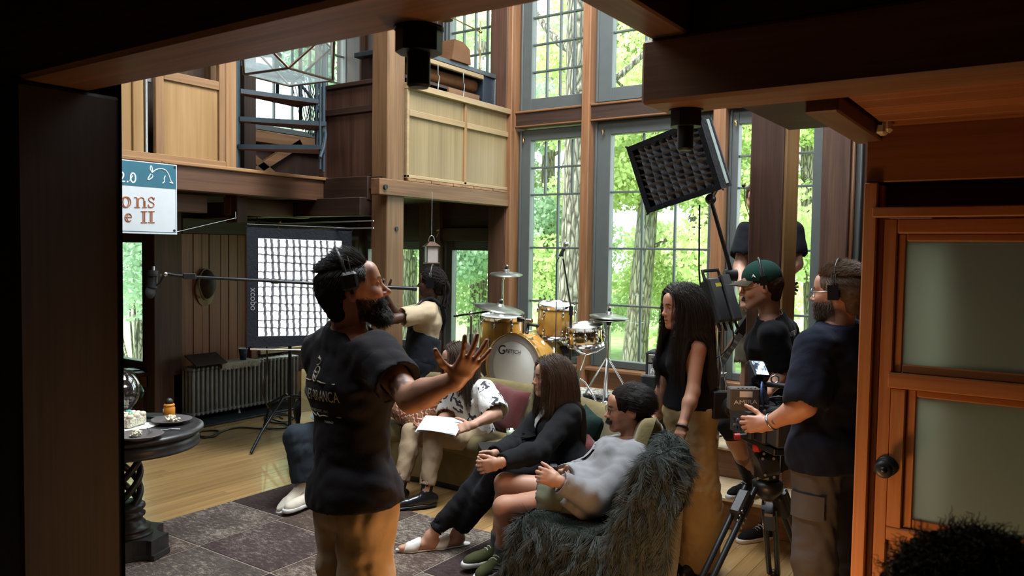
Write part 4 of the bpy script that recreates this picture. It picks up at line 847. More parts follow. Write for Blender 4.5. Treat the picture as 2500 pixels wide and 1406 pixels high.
# ---- spiral stair on the gallery
sp0 = onZ(574, 414, 2.415); stt = thing('spiral_stair', 'blue black steel spiral stair rising from the gallery', 'stair', (sp0[0], sp0[1], 2.415))
MB().cyl((0, 0, 0), (0, 0, 3.0), 0.042, n=24).build('pole', M['stair'], stt); MB().cyl((0, 0, 0), (0, 0, 0.012), 0.09, n=24).build('flange', M['stair'], stt)
redp = plain('oxide red underside', (0.16, 0.045, 0.02), 0.55); base_a = math.atan2(RIGHT[1]+0.15*AWAY[1], RIGHT[0]+0.15*AWAY[0])-0.10
ring = []
for i in range(8):
    z = 0.17+0.232*i; a = base_a+(0.0 if i == 0 else 0)+i*0.36; d0, d1 = a-0.16, a+0.30; R_ = 0.74
    poly = [(0.05*math.cos(d0-0.7), 0.05*math.sin(d0-0.7)), (R_*math.cos(d0), R_*math.sin(d0)), (R_*math.cos(d1), R_*math.sin(d1)), (0.05*math.cos(d1+0.7), 0.05*math.sin(d1+0.7))]
    tr0 = MB().prism(poly, 0.035, None, z).build('tread', M['stair'], stt); MB().prism([(p[0]*0.97, p[1]*0.97) for p in poly], 0.003, None, z-0.003).build('underside', redp, tr0)
    for q in (d0+0.06, d1-0.06):
        bx_, by_ = R_*0.97*math.cos(q), R_*0.97*math.sin(q); MB().cyl((bx_, by_, z-0.16), (bx_, by_, z+0.85), 0.011 if q < a else 0.016, n=8).build('baluster', M['stair'], stt)
    for q in np.linspace(d0, d1, 4)[:3]: ring.append((R_*0.99*math.cos(q), R_*0.99*math.sin(q), z+0.85+0.232*(q-d0)/0.36))
MB().tube(ring, 0.016, 8).build('handrail', M['stair'], stt); MB().tube([(p[0], p[1], p[2]-0.92) for p in ring], 0.014, 8).build('stringer', M['stair'], stt)
m = MB()
for k in range(0, 9):
    for s in (1, -1):
        pts = []
        for j in range(6):
            q = base_a+0.55+0.05*k+s*0.05*j*1.0; pts.append((R_*math.cos(q), R_*math.sin(q), 0.12+0.10*j+0.23*(q-base_a)/0.36*0.5))
        m.tube(pts, 0.004, 5)
m.build('diamond_mesh', M['stair'], stt, kind='stuff')
# ---- desk on the corner balcony
dk0, dk1 = onX(1028, 124, -4.93), onX(1228, 186, -4.93); dk1[1] = min(dk1[1], 6.79); dzt = (dk0[2]+dk1[2])/2
dk = thing('loft_desk', 'black topped desk on the corner balcony behind the pale panels', 'desk', (-5.2, (dk0[1]+dk1[1])/2, ZB))
MB().box((-5.55, dk0[1]-0.25, dzt-0.045), (-4.93, dk1[1], dzt), 0.004).build('top', plain('slate desk top', (0.05, 0.062, 0.07), 0.35), dk, world=True)
MB().box((-4.96, dk0[1]-0.2, dzt-0.095), (-4.925, dk1[1]-0.22, dzt-0.05), 0.006).build('wood_lip', M['piney'], dk, world=True); MB().box((-5.5, dk1[1]-0.20, ZB), (-4.95, dk1[1]-0.015, dzt-0.046), 0.004).build('end_panel', plain('navy end panel', (0.014, 0.022, 0.032), 0.5), dk, world=True)
MB().box((-5.5, dk0[1]-0.2, ZB), (-5.4, dk1[1]-0.2, dzt-0.05), 0).build('back_panel', M['dark'], dk, world=True); MB().box((-4.955, dk1[1]-0.018, ZB), (-4.93, dk1[1]+0.002, dzt-0.05), 0.002).build('edge_strip', M['steel'], dk, world=True)
for (px_, y0_, y1_) in ((1069, 158, 218), (1131, 178, 238)):
    a, b = onX(px_, y0_, -4.915), onX(px_, y1_, -4.915); MB().tube([a, a*0.6+b*0.4, a*0.55+b*0.45+np.array([0.0, 0.02, 0]), b], 0.006, 6).build('bracket', M['steel'], dk, world=True)
sh0, sh1 = onX(1018, 172, -5.05), onX(1180, 215, -5.05)
rl = thing('leather_roll', 'long brown leather roll lying on the shelf under the loft desk', 'roll', (-5.08, (sh0[1]+sh1[1])/2, sh0[2]))
MB().cyl((-5.09, sh0[1]-0.1, sh0[2]-0.01), (-5.09, sh1[1], sh1[2]), 0.075, 0.07, n=14).build('hide', cloth('tan leather', (0.15, 0.065, 0.025), 0.5, fold=0.3), rl, world=True); MB().cyl((-5.09, sh1[1]-0.02, sh1[2]), (-5.09, sh1[1]+0.05, sh1[2]), 0.06, n=14).build('end_cap', M['brass'], rl, world=True)
sv = thing('desk_shelf', 'dark shelf carrying the leather roll under the loft desk', 'shelf', (-5.15, 6.0, ZB)); MB().box((-5.4, dk0[1]-0.15, sh0[2]-0.12), (-4.98, dk1[1]-0.2, sh0[2]-0.088), 0.003).build('board', M['darky'], sv, world=True); MB().box((-5.38, dk0[1]-0.15, ZB), (-5.35, dk0[1]-0.12, sh0[2]-0.12), 0.003).build('leg', M['darky'], sv, world=True); MB().box((-5.38, dk1[1]-0.24, ZB), (-5.35, dk1[1]-0.21, sh0[2]-0.12), 0.003).build('leg', M['darky'], sv, world=True)
bq0, bq1 = onX(1095, 218, -4.92), onX(1170, 240, -4.92); wb2 = thing('plank_offcut', 'loose brown plank leaning behind the pale balcony rail', 'plank', (-4.92, (bq0[1]+bq1[1])/2, 3.0)); MB().box((-4.94, bq0[1], 2.9), (-4.915, bq1[1], bq0[2]+0.02), 0.003).build('board', M['beamy'], wb2, world=True)
bxp = onX(1070, 128, -5.2); lb = thing('leather_box', 'sloped brown leather case standing on the loft desk', 'case', (bxp[0], bxp[1], dzt))
MB().prism([(-0.15, 0), (0.15, 0), (0.13, 0.15), (0.02, 0.2), (-0.11, 0.2)], 0.2, Matrix.Translation((0.1, 0, 0)) @ Matrix.Rotation(PI/2, 4, 'Z') @ Matrix.Rotation(PI/2, 4, 'X')).build('body', cloth('russet leather', (0.13, 0.06, 0.028), 0.5, fold=0.2), lb)
MB().box((0.10, -0.13, 0.05), (0.106, 0.13, 0.057), 0).build('seam', M['brass'], lb); MB().box((0.10, 0.0, 0.0), (0.107, 0.02, 0.19), 0.001).build('strap', M['dark'], lb)
lp = onX(1172, 160, -5.1); dl = thing('desk_lamp', 'brass swing arm lamp with dome shade on the loft desk', 'lamp', (lp[0], lp[1], dzt))
MB().lathe([(0, 0), (0.05, 0), (0.052, 0.012), (0.02, 0.03), (0.012, 0.06), (0.018, 0.075), (0.010, 0.09), (0.008, 0.25), (0.014, 0.265), (0.008, 0.28), (0.007, 0.56), (0, 0.57)], 18).build('pole', M['brass'], dl)
az = onX(1170, 77, -5.1)[2]-dzt; ay = onX(1098, 72, -5.1)[1]-lp[1]; MB().tube([(0, 0, az), (0, ay*0.55, az+0.02), (0, ay, az+0.035)], 0.007, 8).build('arm', M['brass'], dl); MB().sphere((0, 0, az), 0.018, 12, 8).build('joint', M['brass'], dl)
MB().lathe([(0.0, 0.075), (0.04, 0.068), (0.07, 0.045), (0.085, 0.0), (0.083, 0.0), (0.068, 0.042), (0.0, 0.07)], 24, c=(0, ay-0.08, az-0.02)).build('shade', M['brass'], dl)
# ---- softboxes
def fab(corners, depth, nx, ny, lit, name, label, skirt=0.05, bord=0.06, strip=0.035, slx=0.026, sly=0.008, gm='gridsheen'):
    TL, TR, BR_, BL = [np.array(c) for c in corners]; c = (TL+TR+BR_+BL)/4; x = (TR+BR_-TL-BL); wdt = np.linalg.norm(x)/2; x /= np.linalg.norm(x); u = TL+TR-BL-BR_; hgt = np.linalg.norm(u)/2; n = np.cross(x, u); n /= np.linalg.norm(n)
    Mx = frame(c, x=x, z=n); o = thing(name, label, 'light', M=Mx); W2, H2 = wdt/2, hgt/2
    def ringq(w_, h_, z_): return [(-w_, -h_, z_), (w_, -h_, z_), (w_, h_, z_), (-w_, h_, z_)]
    def loft(rs, nm, mat):
        m = MB(); v = [p for r in rs for p in r]; m.add(v, [(j*4+i, j*4+(i+1) % 4, (j+1)*4+(i+1) % 4, (j+1)*4+i) for j in range(len(rs)-1) for i in range(4)]); return m.build(nm, mat, o)
    loft([ringq(W2, H2, 0), ringq(W2*1.005, H2*1.005, -skirt), ringq(W2*0.97, H2*0.97, -skirt-0.03), ringq(W2*0.45, H2*0.45, -depth), ringq(0.02, 0.02, -depth)], 'shell', M['blackcloth'])
    loft([ringq(W2+0.004, H2+0.004, 0.004), ringq(W2+0.004, H2+0.004, -0.012), ringq(W2-bord, H2-bord, -0.010), ringq(W2-bord, H2-bord, 0.004), ringq(W2+0.004, H2+0.004, 0.004)], 'front_border', M['blackcloth'])
    m = MB().box((-W2+bord*0.5, -H2+bord*0.5, -skirt-0.006), (W2-bord*0.5, H2-bord*0.5, -skirt), 0); m.build('diffuser', lit, o)
    iw, ih = W2-bord, H2-bord; rg = np.random.default_rng(nx)
    for i in range(1, nx):
        xx = -iw+2*iw*i/nx; k = 10
        def fv(a, b, xx=xx, i=i): y = -ih+2*ih*b; return (xx+0.006*math.sin(7*b+i*1.7)+0.003*math.sin(b*2*PI*ny)+slx*(a-0.5), y, -0.004-strip*a)
        MB().grid(fv, 2, ny*3).build('grid_strip', M[gm], o)
    for j in range(1, ny):
        yy = -ih+2*ih*j/ny
        def fh(a, b, yy=yy, j=j): xx = -iw+2*iw*b; return (xx, yy+0.006*math.sin(6*b+j*2.1)+0.003*math.sin(b*2*PI*nx)-sly*(a-0.5), -0.002-strip*a)
        MB().grid(fh, 2, nx*3).build('grid_strip', M[gm], o)
    for sx_ in (-1, 1):
        for sy_ in (-1, 1): MB().tube([(sx_*(W2+0.01), sy_*(H2+0.01), 0.0), (sx_*W2*0.45, sy_*H2*0.45, -depth)], 0.006, 6).build('rod', M['blackmet'], o)
    MB().box((-0.09, -0.09, -depth-0.10), (0.09, 0.09, -depth+0.005), 0.01).build('lamp_head', M['black'], o)
    return o, wdt, hgt, Mx
M['gridsheen'] = cloth('grid nylon', (0.20, 0.24, 0.29), 0.42, 0.2, fold=0.8, spec=0.6)  # bluish reflections put into the cloth colour
M['gridlit'] = plain('dimmed grid nylon', (0.035, 0.04, 0.05), 0.6)  # darker copy of the grid nylon, offsets the glow of the diffuser
lm, lt, lb_, lo_ = nt('lit diffuser'); setp(lb_, color=(0.8, 0.8, 0.8), ecol=(0.96, 0.99, 1.0), emit=2.4)
offd = plain('unlit diffuser', (0.10, 0.11, 0.12), 0.7)
sb1, w1_, h1_, Mx1 = fab((at(598, 560, 6.55), at(874, 562, 6.95), at(843, 843, 6.9), at(611, 843, 6.5)), 0.4, 12, 12, lm, 'softbox', 'large lit square softbox with black egg crate grid beside the radiator', bord=0.085, sly=0.011, slx=0.03, gm='gridlit')
text('xcobo', 'lettering', plain('grey print', (0.2, 0.2, 0.21), 0.6), sb1, Mx1 @ Matrix.Translation((-w1_/2+0.045, -0.10, 0.0062)) @ Matrix.Rotation(-PI/2, 4, 'Z'), 0.075)
m = MB(); m.tube([(-w1_/2, h1_/2+0.03, -0.02), (w1_/2+0.02, h1_/2+0.03, -0.02)], 0.008, 6); m.build('top_spreader', M['blackmet'], sb1); m = MB(); m.tube([(-w1_/2+0.02, -h1_/2-0.02, -0.01), (w1_/2-0.25, -h1_/2-0.05, -0.01)], 0.008, 6); m.build('bottom_spreader', M['steel'], sb1)
hb = np.array(Mx1 @ Vector((0.0, -0.0, -0.46))); sd1 = thing('light_stand', 'black light stand carrying the lit softbox', 'stand', (hb[0], hb[1], 0))
MB().tube([(0, 0, 0.12), (0, 0, hb[2]-0.1)], 0.016, 10).build('pole', M['blackmet'], sd1); f0 = onZ(645, 1040, 0.015)
for ang in (0, 1, 2):
    a = math.atan2(f0[1]-hb[1], f0[0]-hb[0])+ang*2*PI/3; R_ = math.hypot(f0[0]-hb[0], f0[1]-hb[1]) if ang == 0 else 0.5
    MB().tube([(0, 0, 0.42), (0.10*math.cos(a), 0.10*math.sin(a), 0.42), (0.75*R_*math.cos(a), 0.75*R_*math.sin(a), 0.27 if ang == 0 else 0.16), (R_*math.cos(a), R_*math.sin(a), 0.014)], 0.014, 8).build('leg', M['blackmet'], sd1)
bgp = onZ(752, 1040, 0.02); bag = thing('sandbag', 'black saddle sandbag slumped over the light stand leg', 'bag', (bgp[0], bgp[1], 0.0)); m = MB()
def sbg(u, v): a = 2*PI*u; t = PI*v; r = 0.14*math.sin(t)**0.7; return (r*math.cos(a)*1.15+0.01*math.sin(5*a), r*math.sin(a)*0.9, 0.15-0.15*math.cos(t)+0.015*math.sin(3*a+6*v))
m.grid(sbg, 28, 16, True, True); m.build('pouch', M['blackcloth'], bag); MB().grid(lambda u, v: tuple(np.array(sbg(u, v))*np.array([1.0, 1.0, .55])+np.array([0.02, 0.04, 0.22])), 28, 16, True, True).build('upper_pouch', cloth('charcoal nylon', (0.03, 0.03, 0.034), 0.6, fold=0.5), bag)
sb2, w2_, h2_, Mx2 = fab((at(1520, 374, 5.15), at(1702, 284, 4.75), at(1766, 466, 4.75), at(1592, 508, 5.1)), 0.34, 9, 9, offd, 'softbox', 'tilted black softbox with fabric grid hanging before the tall window', skirt=0.14, bord=0.03, strip=0.05, slx=0.03, sly=0.02)
MB().box((w2_/2+0.001, -h2_/2*0.9, -0.11), (w2_/2+0.004, h2_/2*0.95, -0.075), 0).build('edge_stripe', plain('pale strip', (0.45, 0.55, 0.53), 0.4), sb2)
# arm, ballast and stand of the second softbox
hj = at(1735, 486, 5.0); kj = at(1787, 672, 5.05); sj = at(1760, 690, 5.05); gb0 = at(1752, 1000, 5.5)
cs = thing('c_stand', 'tall steel stand with boom arm holding the tilted softbox', 'stand', (gb0[0], gb0[1], 0.42))
MB().tube([tuple(hj), tuple(kj)], 0.013, 10).build('boom_arm', M['blackmet'], cs, world=True); MB().sphere(hj, 0.035, 12, 8).build('tilt_head', M['black'], cs, world=True); MB().tube([tuple(hj), tuple(hj+np.array([0.05, 0, 0.09]))], 0.016, 8).build('spigot', M['steel'], cs, world=True)
MB().cyl(kj-RIGHT*0.05, kj+RIGHT*0.03, 0.038, n=16).build('grip_head', M['black'], cs, world=True); MB().tube([tuple(kj-RIGHT*0.02), tuple(sj+np.array([0, 0, 0.02])), tuple(sj)], 0.018, 8).build('grip_arm', M['black'], cs, world=True)
MB().cyl((0, 0, 0.03), (0, 0, 0.9), 0.016, n=12).build('riser', M['chrome'], cs); MB().cyl((0, 0, 0.9), tuple(Vector(sj)-Vector(cs.location)), 0.013, n=12).build('riser', M['chrome'], cs); MB().cyl((0, 0, 0.88), (0, 0, 0.94), 0.028, n=12).build('collar', M['chrome'], cs)
for k in range(3): a = 0.5+k*2.1; MB().tube([(0, 0, 0.25), (0.08*math.cos(a), 0.08*math.sin(a), 0.24), (0.36*math.cos(a), 0.36*math.sin(a), 0.012)], 0.012, 8).build('leg', M['chrome'], cs)
MB().box((-0.05, -0.02, 0.96), (0.06, 0.03, 1.02), 0.01).build('knuckle', M['chrome'], cs)
bp = at(1755, 733, 4.95); ax_ = dirv(0.24, -0.35, -1); bl = thing('light_ballast', 'black battery ballast with yellow labels hung on the light stand', 'battery', M=frame(bp, x=dirv(1, 0.5, 0.2), z=-ax_))
MB().box((-0.075, -0.05, -0.15), (0.02, 0.05, 0.14), 0.012).build('battery', M['black'], bl); MB().box((0.022, -0.06, -0.15), (0.095, 0.06, 0.15), 0.008).build('ballast', plain('dark ballast case', (0.03, 0.032, 0.036), 0.4), bl)
yel = plain('yellow print', (0.75, 0.62, 0.05), 0.5); MB().box((-0.03, 0.049, 0.075), (0.012, 0.0515, 0.10), 0).build('label', yel, bl); MB().box((-0.03, -0.0515, 0.075), (0.012, -0.049, 0.10), 0).build('label', yel, bl)
MB().box((0.094, -0.02, -0.12), (0.0965, 0.0, 0.13), 0).build('print_strip', plain('yellow strip', (0.5, 0.42, 0.06), 0.5), bl)
for k in range(4): MB().tube([(-0.06+0.045*k, 0, -0.15), (-0.06+0.047*k, 0.0, -0.20)], 0.009, 8).build('connector', M['black'], bl)
MB().tube([(-0.06, 0, 0.14), (-0.06, 0, 0.2), (0.06, 0, 0.2), (0.06, 0, 0.15)], 0.012, 8).build('handle', M['black'], bl)
def cable(name, label, ctrl, r, mat, n=60, cat='cable'):
    o = thing(name, label, cat, tuple(ctrl[0])); MB().tube([tuple(p) for p in curve_pts(ctrl, n)], r, 6).build('line', mat, o, world=True); return o
cable('power_cable', 'black cable hanging from the tilted softbox to the battery ballast', [at(1708, 500, 4.95), at(1707, 600, 4.95), at(1709, 690, 4.95), at(1730, 800, 4.9), at(1742, 880, 4.9), at(1738, 960, 4.9)], 0.006, M['black'])
cable('video_cable', 'thin cable looping from the ballast down behind the camera', [at(1783, 780, 4.9), at(1790, 830, 4.9), at(1755, 870, 4.9), at(1720, 878, 4.9)], 0.005, M['black']); cable('power_cable', 'black cable falling from the ballast towards the camera', [at(1757, 770, 4.9), at(1756, 850, 4.9), at(1768, 920, 4.7), at(1790, 985, 4.3)], 0.005, M['black'])
cable('power_cable', 'black cable trailing from the softbox down past the radiator', [at(651, 842, 6.8), at(652, 900, 6.9), at(642, 950, 7.0), at(650, 985, 7.3), onZ(668, 1012, 0.01), onZ(690, 1022, 0.01)], 0.008, M['black'])
cable('floor_cable', 'loose coils of black power cable on the floor in front of the radiator', [onZ(480, 1064, 0.012), onZ(520, 1066, 0.012), onZ(532, 1052, 0.012), onZ(490, 1053, 0.012), onZ(500, 1068, 0.012), onZ(570, 1045, 0.012), onZ(640, 1046, 0.012), onZ(700, 1044, 0.012), onZ(695, 1034, 0.012), onZ(655, 1030, 0.012), onZ(648, 1017, 0.012), onZ(690, 1010, 0.012), onZ(716, 1020, 0.012), onZ(690, 1030, 0.02), onZ(662, 1020, 0.02), onZ(700, 1014, 0.02), onZ(735, 1026, 0.012), onZ(745, 1005, 0.012)], 0.009, M['black'], 140)
# ---- curtain rods under the balcony
for (lab, y0_, y1_) in (('upper thin steel curtain rod running into the timber post', 547, 539), ('lower thin steel curtain rod running into the timber post', 561, 556.5)):
    a, b = at(625, y0_, 7.4), at(912, y1_, 6.66); o = thing('curtain_rod', lab, 'rod', tuple(a)); MB().cyl(a, b, 0.006, n=8).build('rod', M['steel'], o, world=True); MB().sphere(a, 0.012, 8, 6).build('finial', M['brass'], o, world=True)
    MB().tube([tuple(a*0.96+b*0.04), tuple(a*0.96+b*0.04+np.array([-0.05, 0, 0.06]))], 0.005, 6).build('bracket', M['brass'], o, world=True)
# ---- candle lantern
lq = at(1053, 642, 7.2); ln = thing('candle_lantern', 'small copper candle lantern hanging from the balcony beam', 'lantern', tuple(lq), YAW+0.35)
for sx_ in (-1, 1):
    for sy_ in (-1, 1): MB().box((sx_*0.052-0.004, sy_*0.052-0.004, 0), (sx_*0.052+0.004, sy_*0.052+0.004, 0.15), 0.001).build('corner_bar', cop, ln)
MB().box((-0.062, -0.062, -0.006), (0.062, 0.062, 0.006), 0.002).build('base', cop, ln); MB().prism([(-0.068, -0.068), (0.068, -0.068), (0.068, 0.068), (-0.068, 0.068)], 0.008, None, 0.148).build('eave', cop, ln)
m = MB(); v = [(-0.066, -0.066, 0.156), (0.066, -0.066, 0.156), (0.066, 0.066, 0.156), (-0.066, 0.066, 0.156), (-0.02, -0.02, 0.195), (0.02, -0.02, 0.195), (0.02, 0.02, 0.195), (-0.02, 0.02, 0.195)]; m.add(v, [(0, 1, 5, 4), (1, 2, 6, 5), (2, 3, 7, 6), (3, 0, 4, 7), (4, 5, 6, 7)]); m.build('roof', cop, ln)
pk = plain('pale lantern glass', (0.45, 0.42, 0.38), 0.2, alpha=0.75)
for k in range(4): MB().box((-0.048, 0.049, 0.006), (0.048, 0.052, 0.148), 0, Matrix.Rotation(k*PI/2, 4, 'Z')).build('pane', pk, ln)
MB().cyl((0, 0, 0.006), (0, 0, 0.07), 0.02, n=14).build('candle', M['white'], ln); MB().tube([(0.028*math.cos(t), 0, 0.195+0.055*math.sin(t)) for t in np.linspace(0, PI, 10)], 0.003, 6).build('handle', M['steel'], ln); MB().tube([(0, 0, 0.25), (0, 0, 2.3-lq[2])], 0.002, 5).build('wire', M['steel'], ln)
for (q, lab) in ((onY(1070, 568, 6.87), 'brass latch on the timber above the corner window'), (onX(683, 548, -7.25), 'brass hook on the dark beam above the softbox')):
    q = q; o = thing('brass_hook', lab, 'hook', tuple(q)); MB().sphere(q+np.array([0, 0, 0.03]), 0.02, 10, 7).build('rose', M['brass'], o, world=True); MB().tube([tuple(q+np.array([0, 0, 0.02])), tuple(q+np.array([0.02, -0.03, -0.01])), tuple(q+np.array([0.0, -0.03, -0.05]))], 0.007, 6).build('hook', M['brass'], o, world=True)
# ---- drum kit on the stage
maple = wood('honey maple lacquer', (0.42, 0.20, 0.035), (0.60, 0.34, 0.08), 'z', 0.16, 10, vary=0.05, coat=0.8, bumpy=0.03)
headm = plain('coated white drum head', (0.62, 0.61, 0.56), 0.55, vary=0.03); greyr = plain('grey hoop inlay', (0.33, 0.29, 0.26), 0.5)
cymb = plain('dull grey bronze cymbal', (0.22, 0.22, 0.19), 0.35, 0.8, vary=0.1)
def drum(name, label, M0, r, h, shell, nl, lugm=None, bottom=True, both=True):
    o = thing(name, label, 'drum', M=M0); lugm = lugm or M['chrome']
    MB().lathe([(r*0.98, 0), (r, 0.004), (r, h-0.004), (r*0.98, h)], 56).build('shell', shell, o)
    MB().lathe([(0, h+0.006), (r*0.98, h+0.006), (r*1.005, h-0.004)], 48).build('head', headm, o)
    if bottom: MB().lathe([(0, -0.006), (r*0.98, -0.006), (r*1.005, 0.004)], 48).build('bottom_head', headm, o)
    hoop = [(r*1.01, -0.018), (r*1.035, -0.018), (r*1.035, 0.016), (r*1.045, 0.018), (r*1.01, 0.02), (r*1.01, -0.018)]
    MB().lathe([(a, h+b) for a, b in hoop], 56).build('hoop', M['chrome'], o)
    if both: MB().lathe([(a, -b) for a, b in hoop], 56).build('hoop', M['chrome'], o)
    for i in range(nl):
        a = 2*PI*(i+0.35)/nl; c, s = math.cos(a), math.sin(a); m = MB()
        for z in ((h-0.055, 0.055) if both else (h-0.055,)):
            m.sphere((c*(r+0.008), s*(r+0.008), z), (0.012, 0.012, 0.024), 10, 8)
        m.tube([(c*(r*1.03), s*(r*1.03), h+0.012), (c*(r*1.03), s*(r*1.03), h-0.06)], 0.004, 6)
        if both: m.tube([(c*(r*1.03), s*(r*1.03), -0.012), (c*(r*1.03), s*(r*1.03), 0.06)], 0.004, 6)
        m.build('lug', lugm, o, kind='stuff')
    return o
STZ = 0.42
bc = at(1255, 897, 7.03); bn_ = dirv(-0.60, -0.80, 0.0); bd = drum('bass_drum', 'honey maple bass drum with white front head facing the sofa', frame(bc-bn_*0.40, x=UP, z=bn_), 0.298, 0.40, maple, 8)
for ch in list(bd.children):
    if ch.name.startswith('hoop'): ch.data.materials[0] = maple
MB().lathe([(0.29, 0.4075), (0.235, 0.4085)], 56).build('grey_ring', greyr, bd)
TMx = frame(bc+bn_*0.0105, x=np.cross(UP, bn_), z=bn_)
def Lm(x_, y_): return TMx @ Matrix.Translation((x_, y_, 0))
ink = plain('black ink', (0.01, 0.01, 0.01), 0.5)
text('G', 'logo_letter', ink, bd, Lm(-0.140, 0.146), 0.12, shear=0.2); text('RETSCH', 'logo_lettering', ink, bd, Lm(-0.096, 0.140), 0.05, 'LEFT', shear=0.3, sxx=0.95)
m = MB(); m.tube([tuple(Lm(-0.14, 0.145) @ Vector((0.066*math.cos(t), 0.066*math.sin(t), 0))) for t in np.linspace(0, 2*PI, 30, endpoint=False)], 0.0032, 5, closed=True); m.tube([tuple(Lm(-0.165, 0.225) @ Vector(p)) for p in ((0, 0, 0), (0.06, 0, 0))], 0.003, 5); m.tube([tuple(Lm(-0.137, 0.208) @ Vector(p)) for p in ((0, 0, 0), (0, 0.035, 0))], 0.003, 5); m.tube([tuple(Lm(-0.125, 0.10) @ Vector(p)) for p in ((0, 0, 0), (-0.03, -0.055, 0))], 0.006, 5); m.build('logo_ring', ink, bd, kind='stuff')
for sg in (-1, 1):
    a = np.array(Lm(sg*0.31, -0.05) @ Vector((0, 0, -0.12))); b = np.array(Lm(sg*0.48, -0.31) @ Vector((0, 0, 0.06))); b[2] = STZ+0.012; MB().tube([tuple(a), tuple(b)], 0.008, 8).build('spur', M['chrome'], bd, world=True)
for k in range(7):
    a = math.radians(-25-k*21); 
ft = at(1222, 868, 7.42); ftz = 0.78; fto = drum('floor_tom', 'honey maple floor tom left of the bass drum', frame((ft[0], ft[1], ftz), x=(1, 0, 0), z=dirv(0.03, -0.05, 1)), 0.205, 0.37, maple, 8)
for k in range(3): a = 0.6+k*2.1; MB().tube([(0.225*math.cos(a), 0.225*math.sin(a), 0.2), (0.225*math.cos(a), 0.225*math.sin(a), -0.30), (0.235*math.cos(a), 0.235*math.sin(a), STZ+0.01-ftz)], 0.008, 8).build('leg', M['chrome'], fto)
MB().sphere((0.02, -0.05, 0.385), (0.022, 0.022, 0.02), 12, 8).build('beater_ball', M['white'], fto)
tp_ = at(1356, 818, 7.2); tm = drum('rack_tom', 'honey maple rack tom mounted above the bass drum', frame(tp_, x=(1, 0, 0), z=dirv(0.02, -0.12, 1)), 0.165, 0.275, maple, 6)
MB().tube([tuple(at(1316, 795, 7.15)), tuple(at(1290, 792, 7.15)), tuple(at(1286, 815, 7.1))], 0.016, 8).build('mount_arm', M['black'], tm, world=True)
m = MB(); m.cyl(at(1279, 770, 7.1), at(1277, 824, 7.1), 0.011, n=10); m.build('post', M['chrome'], tm, world=True); MB().box((-0.03, -0.025, -0.02), (0.03, 0.025, 0.02), 0.008, Matrix.Translation(vec(at(1292, 783, 7.1)))).build('clamp', M['chrome'], tm, world=True); MB().cyl(at(1262, 780, 7.1), at(1280, 780, 7.1), 0.022, n=12).build('wing_knob', M['black'], tm, world=True)
brs = metalm('polished bronze shell', (0.50, 0.38, 0.22), 0.14); sn = at(1430, 838, 7.05); sno = drum('snare_drum', 'bronze shell snare drum tilted on its stand right of the rack tom', frame(sn, x=(1, 0, 0), z=dirv(-0.10, -0.10, 1)), 0.165, 0.15, brs, 10)
s0 = at(1412, 962, 7.1); s0[2] = STZ; sst = thing('snare_stand', 'chrome snare stand below the bronze snare', 'stand', tuple(s0)); zt_ = sn[2]-STZ-0.03
MB().cyl((0, 0, 0.03), (0, 0, 0.28), 0.014, n=12).build('tube', M['chrome'], sst); MB().cyl((0, 0, 0.26), tuple(Vector((sn[0], sn[1], sn[2]-0.10))-Vector(s0)), 0.010, n=12).build('tube', M['chrome'], sst); MB().cyl((0, 0, 0.25), (0, 0, 0.29), 0.022, n=12).build('collar', M['chrome'], sst)
b_ = Vector((sn[0], sn[1], sn[2]-0.10))-Vector(s0)
for k in range(3):
    a = k*2.1+0.4; MB().tube([(0, 0, 0.22), (0.06*math.cos(a), 0.06*math.sin(a), 0.18), (0.17*math.cos(a), 0.17*math.sin(a), 0.008)], 0.008, 8).build('leg', M['chrome'], sst)
    MB().tube([tuple(b_), (b_[0]+0.10*math.cos(a), b_[1]+0.10*math.sin(a), b_[2]+0.03), (b_[0]+0.17*math.cos(a), b_[1]+0.17*math.sin(a), b_[2]+0.075)], 0.008, 8).build('basket_arm', M['chrome'], sst)
def cymbal(o, c, r, nrm):
    Mc = frame(c, x=(1, 0, 0), z=nrm); MB().lathe([(0.012, 0.028), (0.03, 0.026), (r*0.17, 0.008), (r*0.2, 0.004), (r*0.6, -0.008), (r, -0.022), (r*0.995, -0.0235), (r*0.6, -0.0095), (r*0.2, 0.002), (0.012, 0.024)], 48, M=Mc).build('cymbal', cymb, o, world=True)
    m = MB(); m.cyl(tuple(Mc @ Vector((0, 0, 0.028))), tuple(Mc @ Vector((0, 0, 0.05))), 0.016, 0.012, n=10); m.build('felt', M['blackcloth'], o, world=True); m = MB(); m.sphere(tuple(Mc @ Vector((0, 0, 0.058))), (0.02, 0.008, 0.012), 8, 6); m.build('wing_nut', M['chrome'], o, world=True); MB().cyl(tuple(Mc @ Vector((0, 0, -0.04))), tuple(Mc @ Vector((0, 0, 0.0))), 0.014, n=10).build('sleeve', M['black'], o, world=True)
def stand_legs(o, base, z, R_, n=3, a0=0.2):
    for k in range(n): a = a0+k*2*PI/n; MB().tube([(base[0], base[1], base[2]+z), (base[0]+R_*0.5*math.cos(a), base[1]+R_*0.5*math.sin(a), base[2]+z*0.52), (base[0]+R_*math.cos(a), base[1]+R_*math.sin(a), base[2]+0.012)], 0.009, 8).build('leg', M['chrome'], o, world=True)
c1 = at(1236, 664, 7.35); b1 = at(1226, 800, 7.4); b1[2] = STZ; o = thing('cymbal_stand', 'upper small cymbal on a tall chrome stand by the corner window', 'cymbal', tuple(b1)); cymbal(o, c1, 0.155, dirv(0.02, -0.15, 1))
